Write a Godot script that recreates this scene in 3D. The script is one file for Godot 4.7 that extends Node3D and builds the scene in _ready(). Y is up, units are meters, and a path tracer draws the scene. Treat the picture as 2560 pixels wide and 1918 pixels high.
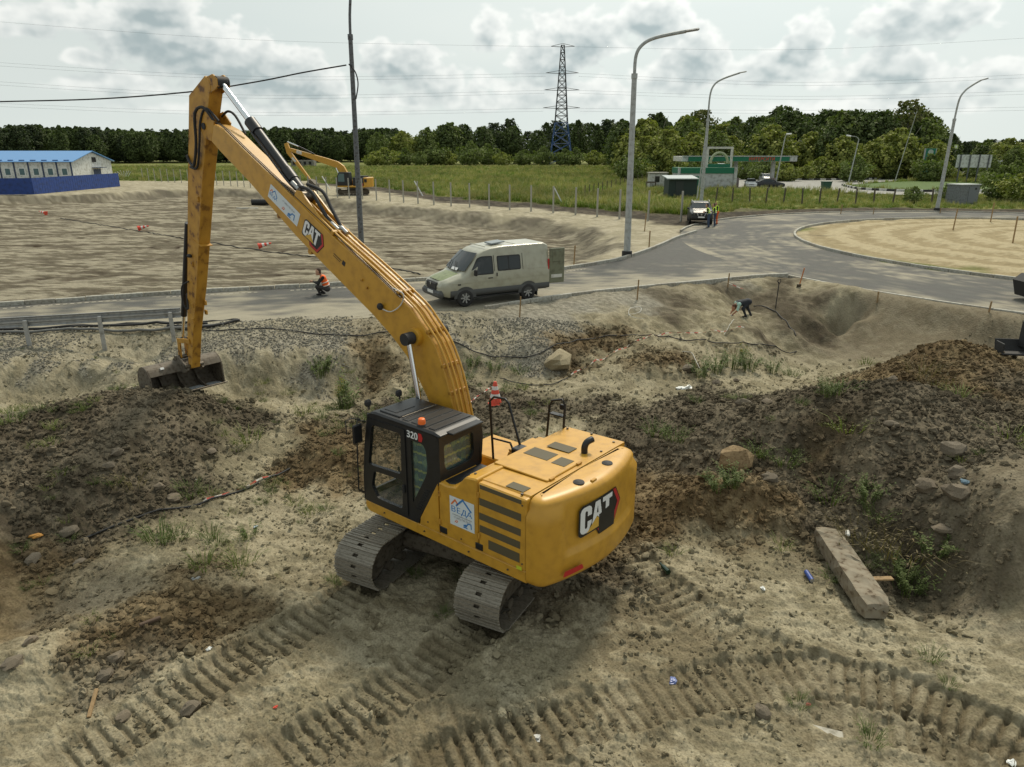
extends Node3D
# An earth-moving site beside a new roundabout: y up, metres, x to the right of the photograph, z towards its viewer.

const ROAD := 1.6
const RING := Vector2(37.8, -44.0)
const R_IN := 19.2
const R_OUT := 27.0
const EXC := Vector3(-0.665, 0.0, -11.58)
const TRACK_TURN := 1.0917
const UPPER_TURN := 2.4543

var rng := RandomNumberGenerator.new()
var M := {}
var names := {}

# ------------------------------------------------------------------ mesh building
class MB:
	var v := PackedVector3Array()
	var n := PackedVector3Array()
	var c := PackedColorArray()
	var u := PackedVector2Array()
	var col := Color.WHITE
	var use_col := false
	var xf := Transform3D()

	func tri(a: Vector3, b: Vector3, d: Vector3) -> void:
		# counter-clockwise seen from outside
		var pa := xf * a
		var pb := xf * b
		var pd := xf * d
		var m := (pb - pa).cross(pd - pa)
		if m.length_squared() < 1e-16:
			return
		m = m.normalized()
		v.append(pa); v.append(pd); v.append(pb)
		n.append(m); n.append(m); n.append(m)
		if use_col:
			c.append(col); c.append(col); c.append(col)

	func trin(a: Vector3, b: Vector3, d: Vector3, na: Vector3, nb: Vector3, nd: Vector3) -> void:
		var m := (b - a).cross(d - a)
		if m.length_squared() < 1e-16:
			return
		v.append(xf * a); v.append(xf * d); v.append(xf * b)
		n.append((xf.basis * na).normalized()); n.append((xf.basis * nd).normalized()); n.append((xf.basis * nb).normalized())
		if use_col:
			c.append(col); c.append(col); c.append(col)

	func quad(a: Vector3, b: Vector3, d: Vector3, e: Vector3) -> void:
		tri(a, b, d)
		tri(a, d, e)

	func box(at: Vector3, size: Vector3, bev := 0.0, turn := Basis()) -> MB:
		var keep := xf
		xf = xf * Transform3D(turn, at)
		var h := size * 0.5
		if bev <= 0.0:
			quad(Vector3(-h.x, -h.y, h.z), Vector3(h.x, -h.y, h.z), Vector3(h.x, h.y, h.z), Vector3(-h.x, h.y, h.z))
			quad(Vector3(h.x, -h.y, -h.z), Vector3(-h.x, -h.y, -h.z), Vector3(-h.x, h.y, -h.z), Vector3(h.x, h.y, -h.z))
			quad(Vector3(h.x, -h.y, h.z), Vector3(h.x, -h.y, -h.z), Vector3(h.x, h.y, -h.z), Vector3(h.x, h.y, h.z))
			quad(Vector3(-h.x, -h.y, -h.z), Vector3(-h.x, -h.y, h.z), Vector3(-h.x, h.y, h.z), Vector3(-h.x, h.y, -h.z))
			quad(Vector3(-h.x, h.y, h.z), Vector3(h.x, h.y, h.z), Vector3(h.x, h.y, -h.z), Vector3(-h.x, h.y, -h.z))
			quad(Vector3(-h.x, -h.y, -h.z), Vector3(h.x, -h.y, -h.z), Vector3(h.x, -h.y, h.z), Vector3(-h.x, -h.y, h.z))
		else:
			var b := minf(bev, minf(h.x, minf(h.y, h.z)) * 0.9)
			var p := PackedVector2Array([Vector2(-h.x + b, -h.y), Vector2(h.x - b, -h.y), Vector2(h.x, -h.y + b), Vector2(h.x, h.y - b), Vector2(h.x - b, h.y), Vector2(-h.x + b, h.y), Vector2(-h.x, h.y - b), Vector2(-h.x, -h.y + b)])
			prism(p, -h.z, h.z, b)
		xf = keep
		return self

	# a polygon in x, y drawn out along z
	func prism(poly: PackedVector2Array, z0: float, z1: float, bev := 0.0) -> MB:
		var p := poly.duplicate()
		if Geometry2D.is_polygon_clockwise(p):
			p.reverse()
		var k := p.size()
		var small := p
		if bev > 0.0:
			small = PackedVector2Array()
			for i in k:
				var a := (p[i] - p[(i + k - 1) % k]).normalized()
				var b := (p[(i + 1) % k] - p[i]).normalized()
				var na := Vector2(-a.y, a.x)
				var nb := Vector2(-b.y, b.x)
				var m := na + nb
				m = m / maxf(0.35, m.dot(na)) if m.length_squared() > 1e-6 else na
				small.append(p[i] + m * bev)
		var ids := Geometry2D.triangulate_polygon(p)
		for i in range(0, ids.size(), 3):
			var a := small[ids[i]]
			var b := small[ids[i + 1]]
			var d := small[ids[i + 2]]
			if (b - a).cross(d - a) < 0.0:
				var s := b
				b = d
				d = s
			tri(Vector3(a.x, a.y, z1), Vector3(b.x, b.y, z1), Vector3(d.x, d.y, z1))
			tri(Vector3(a.x, a.y, z0), Vector3(d.x, d.y, z0), Vector3(b.x, b.y, z0))
		for i in k:
			var j := (i + 1) % k
			var a := p[i]
			var b := p[j]
			quad(Vector3(a.x, a.y, z0 + bev), Vector3(b.x, b.y, z0 + bev), Vector3(b.x, b.y, z1 - bev), Vector3(a.x, a.y, z1 - bev))
			if bev > 0.0:
				var e := small[i]
				var f := small[j]
				quad(Vector3(a.x, a.y, z1 - bev), Vector3(b.x, b.y, z1 - bev), Vector3(f.x, f.y, z1), Vector3(e.x, e.y, z1))
				quad(Vector3(e.x, e.y, z0), Vector3(f.x, f.y, z0), Vector3(b.x, b.y, z0 + bev), Vector3(a.x, a.y, z0 + bev))
		return self

	# rows of points; a smooth sheet; flip turns it inside out
	func grid(rows: Array, closed := false, flip := false) -> MB:
		var nr := rows.size()
		var nc: int = rows[0].size()
		var nor: Array = []
		for i in nr:
			var line := PackedVector3Array()
			for j in nc:
				var jp := (j + 1) % nc if closed else mini(j + 1, nc - 1)
				var jm := (j + nc - 1) % nc if closed else maxi(j - 1, 0)
				var du: Vector3 = rows[i][jp] - rows[i][jm]
				var dv: Vector3 = rows[mini(i + 1, nr - 1)][j] - rows[maxi(i - 1, 0)][j]
				var m := du.cross(dv)
				if m.length_squared() < 1e-14:
					var ii := 1 if i == 0 else nr - 2
					du = rows[ii][jp] - rows[ii][jm]
					m = du.cross(dv)
				m = m.normalized()
				line.append(-m if flip else m)
			nor.append(line)
		for i in nr - 1:
			for j in (nc if closed else nc - 1):
				var k := (j + 1) % nc
				var a: Vector3 = rows[i][j]
				var b: Vector3 = rows[i][k]
				var d: Vector3 = rows[i + 1][k]
				var e: Vector3 = rows[i + 1][j]
				if flip:
					trin(a, e, d, nor[i][j], nor[i + 1][j], nor[i + 1][k])
					trin(a, d, b, nor[i][j], nor[i + 1][k], nor[i][k])
				else:
					trin(a, b, d, nor[i][j], nor[i][k], nor[i + 1][k])
					trin(a, d, e, nor[i][j], nor[i + 1][k], nor[i + 1][j])
		return self

	func tube(pts: Array, r, sides := 8, caps := true) -> MB:
		var rows: Array = []
		var up := Vector3.UP
		for i in pts.size():
			var dir: Vector3 = (pts[mini(i + 1, pts.size() - 1)] - pts[maxi(i - 1, 0)]).normalized()
			if absf(dir.dot(up)) > 0.97:
				up = Vector3.RIGHT if absf(dir.x) < 0.8 else Vector3.BACK
			var s := dir.cross(up).normalized()
			var t := s.cross(dir).normalized()
			up = t
			var rr: float = r[i] if r is Array else r
			var line := PackedVector3Array()
			for k in sides:
				var a := TAU * k / sides
				line.append(pts[i] + (s * cos(a) + t * sin(a)) * rr)
			rows.append(line)
		grid(rows, true, true)
		if caps:
			for e in 2:
				var line: PackedVector3Array = rows[0] if e == 0 else rows[-1]
				var mid: Vector3 = pts[0] if e == 0 else pts[-1]
				for k in sides:
					if e == 1:
						tri(mid, line[(k + 1) % sides], line[k])
					else:
						tri(mid, line[k], line[(k + 1) % sides])
		return self

	# profile of (radius, height) turned about y
	func lathe(profile: Array, sides := 16) -> MB:
		var rows: Array = []
		for q in profile:
			var line := PackedVector3Array()
			for k in sides:
				var a := TAU * k / sides
				line.append(Vector3(cos(a) * q.x, q.y, sin(a) * q.x))
			rows.append(line)
		return grid(rows, true, true)

	func cyl(a: Vector3, b: Vector3, r: float, sides := 12) -> MB:
		return tube([a, b], r, sides, true)

	func mesh() -> ArrayMesh:
		var arr := []
		arr.resize(Mesh.ARRAY_MAX)
		arr[Mesh.ARRAY_VERTEX] = v
		arr[Mesh.ARRAY_NORMAL] = n
		if use_col:
			arr[Mesh.ARRAY_COLOR] = c
		if u.size() == v.size():
			arr[Mesh.ARRAY_TEX_UV] = u
		var m := ArrayMesh.new()
		m.add_surface_from_arrays(Mesh.PRIMITIVE_TRIANGLES, arr)
		return m

# ------------------------------------------------------------------ objects
func numbered(called: String) -> String:
	var k: int = names.get(called, 0)
	names[called] = k + 1
	return called if k == 0 else "%s_%03d" % [called, k]

func tag(o: Node3D, label: String, category: String, group := "", kind := "") -> Node3D:
	if label:
		o.set_meta("label", label)
	if category:
		o.set_meta("category", category)
	if group:
		o.set_meta("group", group)
	if kind:
		o.set_meta("kind", kind)
	return o

func thing(called: String, label: String, category: String, at := Vector3.ZERO, turn := 0.0, group := "") -> Node3D:
	var o := Node3D.new()
	o.name = numbered(called)
	add_child(o)
	o.position = at
	o.rotation.y = turn
	return tag(o, label, category, group)

func part(parent: Node, called: String, m, material: Material, at := Vector3.ZERO, label := "") -> MeshInstance3D:
	var o := MeshInstance3D.new()
	o.name = numbered(called) if parent == self else called
	o.mesh = m.mesh() if m is MB else m
	o.material_override = material
	parent.add_child(o, true)
	o.position = at
	if label:
		o.set_meta("label", label)
	return o

func single(called: String, label: String, category: String, m, material: Material, at := Vector3.ZERO, turn := 0.0, group := "") -> MeshInstance3D:
	var o := part(self, called, m, material, at)
	o.rotation.y = turn
	tag(o, label, category, group)
	return o

func struct(called: String, m, material: Material, label := "") -> MeshInstance3D:
	var o := part(self, called, m, material)
	o.set_meta("kind", "structure")
	if label:
		o.set_meta("label", label)
	return o

func copy(o: Node3D, at: Vector3, turn := 0.0, label := "") -> Node3D:
	var d := o.duplicate() as Node3D
	d.name = numbered(String(o.name).rstrip("0123456789").rstrip("_"))
	add_child(d)
	d.position = at
	d.rotation.y = turn
	if label:
		d.set_meta("label", label)
	return d

# ------------------------------------------------------------------ materials
func lin(r: float, g: float, b: float) -> Color:
	return Color(r, g, b).linear_to_srgb()

func mat(r: float, g: float, b: float, rough := 0.7, metal := 0.0, grime := 0.0, scale := 0.5) -> StandardMaterial3D:
	var m := StandardMaterial3D.new()
	m.albedo_color = lin(r, g, b)
	m.roughness = rough
	m.metallic = metal
	if grime > 0.0:
		m.albedo_texture = M.grime if grime < 1.0 else M.rusty
		m.uv1_triplanar = true
		m.uv1_scale = Vector3.ONE * scale
	return m

func noise(freq: float, octaves: int, sd: int, kind := FastNoiseLite.TYPE_SIMPLEX_SMOOTH) -> FastNoiseLite:
	var f := FastNoiseLite.new()
	f.noise_type = kind
	f.frequency = freq
	f.fractal_octaves = octaves
	f.fractal_type = FastNoiseLite.FRACTAL_FBM if octaves > 1 else FastNoiseLite.FRACTAL_NONE
	f.seed = sd
	return f

func ramp_texture(freq: float, octaves: int, sd: int, size: int, stops: Array) -> ImageTexture:
	var f := noise(freq, octaves, sd)
	var im := f.get_seamless_image(size, size)
	var out := Image.create(size, size, false, Image.FORMAT_RGB8)
	var g := Gradient.new()
	var off := PackedFloat32Array()
	var cols := PackedColorArray()
	for s in stops:
		off.append(s[0])
		cols.append(s[1])
	g.offsets = off
	g.colors = cols
	var table := PackedColorArray()
	for i in 256:
		table.append(g.sample(i / 255.0))
	for y in size:
		for x in size:
			out.set_pixel(x, y, table[int(im.get_pixel(x, y).r * 255.0)])
	return ImageTexture.create_from_image(out)

func normal_texture(freq: float, octaves: int, sd: int, size: int, strength: float) -> ImageTexture:
	var f := noise(freq, octaves, sd)
	var im := f.get_seamless_image(size, size)
	im.convert(Image.FORMAT_RGBA8)
	im.bump_map_to_normal_map(strength)
	return ImageTexture.create_from_image(im)

func height_texture(freq: float, octaves: int, sd: int, size: int) -> ImageTexture:
	return ImageTexture.create_from_image(noise(freq, octaves, sd).get_seamless_image(size, size))

func make_materials() -> void:
	M.grime = ramp_texture(0.013, 8, 3, 512, [[0.0, Color(0.74, 0.73, 0.7)], [0.3, Color(0.87, 0.865, 0.85)], [0.46, Color(0.955, 0.95, 0.945)], [0.6, Color(0.98, 0.98, 0.975)], [1.0, Color(1, 1, 1)]])
	M.rusty = ramp_texture(0.014, 7, 8, 512, [[0.0, Color(0.42, 0.34, 0.28)], [0.2, Color(0.6, 0.54, 0.48)], [0.3, Color(0.86, 0.83, 0.8)], [0.6, Color(0.95, 0.94, 0.93)], [1.0, Color(1, 1, 1)]])
	M.grain = ramp_texture(0.035, 7, 5, 1024, [[0.0, Color(0.66, 0.65, 0.63)], [0.38, Color(0.87, 0.87, 0.86)], [0.6, Color(0.96, 0.96, 0.955)], [1.0, Color(1, 1, 1)]])
	M.soil_bump = height_texture(0.02, 7, 11, 1024)
	M.asphalt_bump = height_texture(0.3, 3, 12, 256)
	var yellow := mat(0.56, 0.295, 0.025, 0.45, 0.0, 0.5, 0.6)
	yellow.clearcoat_enabled = true
	yellow.clearcoat = 0.2
	yellow.clearcoat_roughness = 0.35
	M.film = ramp_texture(0.012, 7, 33, 512, [[0.0, Color(0.88, 0.87, 0.85)], [0.35, Color(0.95, 0.945, 0.94)], [0.55, Color(0.98, 0.98, 0.975)], [1.0, Color(1, 1, 1)]])
	yellow.albedo_texture = M.film
	M.yellow = yellow
	M.yellow_worn = mat(0.53, 0.28, 0.032, 0.55, 0.0, 1.0, 0.4)
	M.black = mat(0.011, 0.012, 0.013, 0.42, 0.0, 0.5, 0.6)
	M.rubber = mat(0.02, 0.02, 0.02, 0.7)
	M.dark = mat(0.012, 0.012, 0.012, 0.8)
	M.steel = mat(0.16, 0.145, 0.12, 0.45, 0.7, 1.0, 1.3)
	M.track = mat(0.25, 0.225, 0.18, 0.5, 0.35, 0.5, 2.2)
	M.mud = mat(0.11, 0.095, 0.07, 0.85, 0.0, 1.0, 1.2)
	M.chrome = mat(0.75, 0.77, 0.78, 0.12, 1.0)
	M.white = mat(0.72, 0.73, 0.72, 0.45)
	M.white_dusty = mat(0.62, 0.62, 0.58, 0.6, 0.0, 0.5, 0.3)
	M.grille = mat(0.085, 0.07, 0.035, 0.7)
	M.red = mat(0.45, 0.02, 0.02, 0.35)
	M.orange = mat(0.85, 0.16, 0.02, 0.35)
	M.blue_print = mat(0.03, 0.18, 0.45, 0.5)
	M.orange_print = mat(0.65, 0.16, 0.04, 0.5)
	M.grey_print = mat(0.25, 0.25, 0.26, 0.6)
	M.galvanised = mat(0.42, 0.43, 0.43, 0.45, 0.6, 0.5, 0.8)
	M.concrete = mat(0.34, 0.325, 0.28, 0.9, 0.0, 0.5, 0.9)
	M.wood = mat(0.33, 0.22, 0.11, 0.85, 0.0, 0.5, 2.0)
	M.stone = mat(0.2, 0.17, 0.125, 0.95, 0.0, 1.0, 1.5)
	M.bucket_steel = mat(0.16, 0.14, 0.11, 0.7, 0.2, 1.0, 1.2)
	M.cone_red = mat(0.75, 0.09, 0.05, 0.5, 0.0, 0.5, 1.0)
	M.cone_white = mat(0.7, 0.68, 0.64, 0.6)
	M.pole_pale = mat(0.42, 0.44, 0.43, 0.6, 0.1, 0.5, 0.5)
	M.pole_grey = mat(0.14, 0.155, 0.17, 0.6, 0.1, 1.0, 0.8)
	M.headlight = mat(0.5, 0.53, 0.54, 0.15)
	M.far_glass = mat(0.1, 0.16, 0.16, 0.1)
	var glass := StandardMaterial3D.new()
	glass.albedo_color = Color(0.16, 0.24, 0.22, 0.12)
	glass.roughness = 0.04
	glass.transparency = BaseMaterial3D.TRANSPARENCY_ALPHA
	M.glass = glass
	M.dark_glass = mat(0.02, 0.026, 0.028, 0.06)
	M.foliage = StandardMaterial3D.new()
	M.foliage.vertex_color_use_as_albedo = true
	M.foliage.roughness = 0.8
	M.foliage.backlight_enabled = true
	M.foliage.backlight = Color(0.6, 0.68, 0.32)
	M.bark = mat(0.09, 0.075, 0.055, 0.95)
	M.tinted = StandardMaterial3D.new()
	M.tinted.vertex_color_use_as_albedo = true
	M.tinted.roughness = 0.9

# ------------------------------------------------------------------ sky
# each cloud: azimuth and height of its middle and its half sizes, in degrees; bulk
const CLOUDS := [[-23.5, 7.3, 5.9, 2.3, 1], [-20.4, 5.5, 4.8, 2.7, 1], [-17.0, 5.0, 4.2, 2.2, 1], [-14.1, 4.3, 2.0, 1.2, 0.9], [-23.5, 9.1, 3.0, 1.2, 0.9], [-30.7, 7.9, 3.6, 1.0, 0.6], [-28.8, 5.7, 1.6, 0.8, 0.7], [-27.1, 4.2, 4.7, 1.0, 0.45], [-8.2, 6.1, 3.2, 1.7, 0.95], [-9.6, 6.9, 1.7, 1.0, 0.7], [-5.7, 4.7, 2.4, 1.1, 0.6], [-1.5, 7.9, 1.8, 1.8, 0.8], [3.0, 6.4, 3.8, 2.9, 1], [5.6, 7.5, 3.2, 1.8, 0.85], [3.0, 4.3, 7.1, 1.6, 0.7], [10.4, 8.7, 2.5, 1.7, 0.9], [13.3, 6.5, 2.5, 2.2, 1], [11.8, 5.0, 3.7, 1.6, 0.8], [20.5, 7.0, 1.8, 1.8, 1], [19.4, 5.5, 3.6, 1.5, 0.95], [22.8, 4.7, 3.0, 1.0, 0.6], [27.2, 7.9, 3.8, 2.1, 1], [26.2, 5.3, 3.9, 1.9, 1], [29.1, 8.6, 2.6, 1.3, 0.9], [32.4, 4.4, 2.3, 1.3, 0.9], [29.9, 3.8, 2.6, 1.0, 0.6], [-31.9, 7.1, 2.6, 0.7, 0.5], [0.3, 3.6, 12.4, 1.0, 0.42], [-17.0, 2.9, 14.6, 0.7, 0.3], [25.8, 3.0, 8.9, 0.8, 0.35]]

func cloud_at(az: float, el: float, w1: FastNoiseLite, w2: FastNoiseLite) -> float:
	# optical depth, 0 is clear
	var sx := az * 1.0
	var sy := el * 1.5
	var big := w1.get_noise_2d(sx, sy)
	var fine := w2.get_noise_2d(sx, sy)
	var d := 0.0
	for k in CLOUDS:
		var dx: float = (az - k[0]) / k[2]
		if dx > 2.0 or dx < -2.0:
			continue
		var dy: float = (el - k[1]) / k[3]
		if dy < 0.0:
			dy *= 1.35
		var q := dx * dx + dy * dy
		if q > 4.0:
			continue
		var f: float = (1.08 - sqrt(q)) + big * 0.5 + fine * 0.42
		d = maxf(d, f * k[4])
	return d

func sky_color(az: float, el: float, w1: FastNoiseLite, w2: FastNoiseLite, w3: FastNoiseLite) -> Color:
	# thin veil of high cloud, whiter towards the sun which stands ahead to the right
	var e := clampf(el / 60.0, 0.0, 1.0)
	var veil := 0.5 + 0.5 * w3.get_noise_2d(az * 0.35, el * 1.6)
	var toward := cos(deg_to_rad(clampf(absf(wrapf(az - 14.0, -180.0, 180.0)), 0.0, 180.0))) * 0.5 + 0.5
	var base := Color(0.72, 0.82, 0.8).lerp(Color(0.6, 0.74, 0.78), e)
	base = base.lerp(Color(0.93, 0.97, 0.92), 0.25 + 0.55 * veil * toward)
	base *= 0.6 + 0.33 * toward
	# veiled sun: a broad glow about its place
	var sx := cos(deg_to_rad(el)) * cos(deg_to_rad(wrapf(az - 22.0, -180.0, 180.0))) * cos(deg_to_rad(48.0)) + sin(deg_to_rad(el)) * sin(deg_to_rad(48.0))
	var off := rad_to_deg(acos(clampf(sx, -1.0, 1.0)))
	var glow := 1.0 + 0.9 * exp(-pow(off / 30.0, 2.0))
	var d := cloud_at(az, el, w1, w2)
	if el > 13.0:
		# the same broken cumulus all round and overhead
		var r := w1.get_noise_2d(az * 0.55 + 300.0, el * 0.75) + 0.45 * w2.get_noise_2d(az * 0.6 + 90.0, el)
		d = maxf(d, (r * 1.1 - 0.05) * smoothstep(13.0, 20.0, el))
	elif absf(az) > 46.0:
		var r := w1.get_noise_2d(az * 0.8, el * 1.4) + 0.45 * w2.get_noise_2d(az, el * 1.5)
		d = maxf(d, r * 0.9 * smoothstep(46.0, 56.0, absf(az)))
	if d > 0.0:
		var edge := smoothstep(0.0, 0.22, d)
		# the sun stands above: sides that thin out towards it are bright
		var over := cloud_at(az + 0.35, el + 0.9, w1, w2)
		var thick := smoothstep(0.05, 0.8, d) * 0.5 + smoothstep(-0.12, 0.4, over - d * 0.55) * 0.48
		var lump := w2.get_noise_2d(az * 1.7 + 50.0, el * 2.4) * 0.5 + w1.get_noise_2d(az * 1.6, el * 2.2 - 40.0) * 0.4
		thick = clampf(thick + lump * 0.5, 0.0, 1.0)
		var lit := Color(0.97, 0.99, 0.95)
		var shade := Color(0.33, 0.42, 0.44)
		var cc := lit.lerp(shade, thick * 0.9)
		base = base.lerp(cc, edge * 0.94)
	base *= glow
	# pale air near the horizon
	base = base.lerp(Color(0.84, 0.9, 0.85), 0.6 * exp(-maxf(el, 0.0) / 2.6))
	return base

func make_sky() -> Sky:
	var w1 := noise(0.11, 5, 21)
	var w2 := noise(0.42, 5, 22)
	var w3 := noise(0.06, 4, 23)
	var small := Image.create(512, 256, false, Image.FORMAT_RGBF)
	for y in 256:
		var el := 90.0 - (y + 0.5) / 256.0 * 180.0
		for x in 512:
			var az := wrapf((x + 0.5) / 512.0 * 360.0, -180.0, 180.0)
			var cc := sky_color(az, maxf(el, 0.0), w1, w2, w3) if el > -1.0 else Color(0.3, 0.28, 0.22)
			small.set_pixel(x, y, cc)
	small.resize(4096, 2048, Image.INTERPOLATE_BILINEAR)
	# the part in view, in full detail
	for y in range(2048 / 2 - 200, 2048 / 2 + 10):
		var el := 90.0 - (y + 0.5) / 2048.0 * 180.0
		for x in range(-520, 520):
			var az := (x + 0.5) / 4096.0 * 360.0
			small.set_pixel(posmod(x, 4096), y, sky_color(az, maxf(el, 0.0), w1, w2, w3))
	var pano := PanoramaSkyMaterial.new()
	pano.panorama = ImageTexture.create_from_image(small)
	var sky := Sky.new()
	sky.sky_material = pano
	return sky

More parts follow.
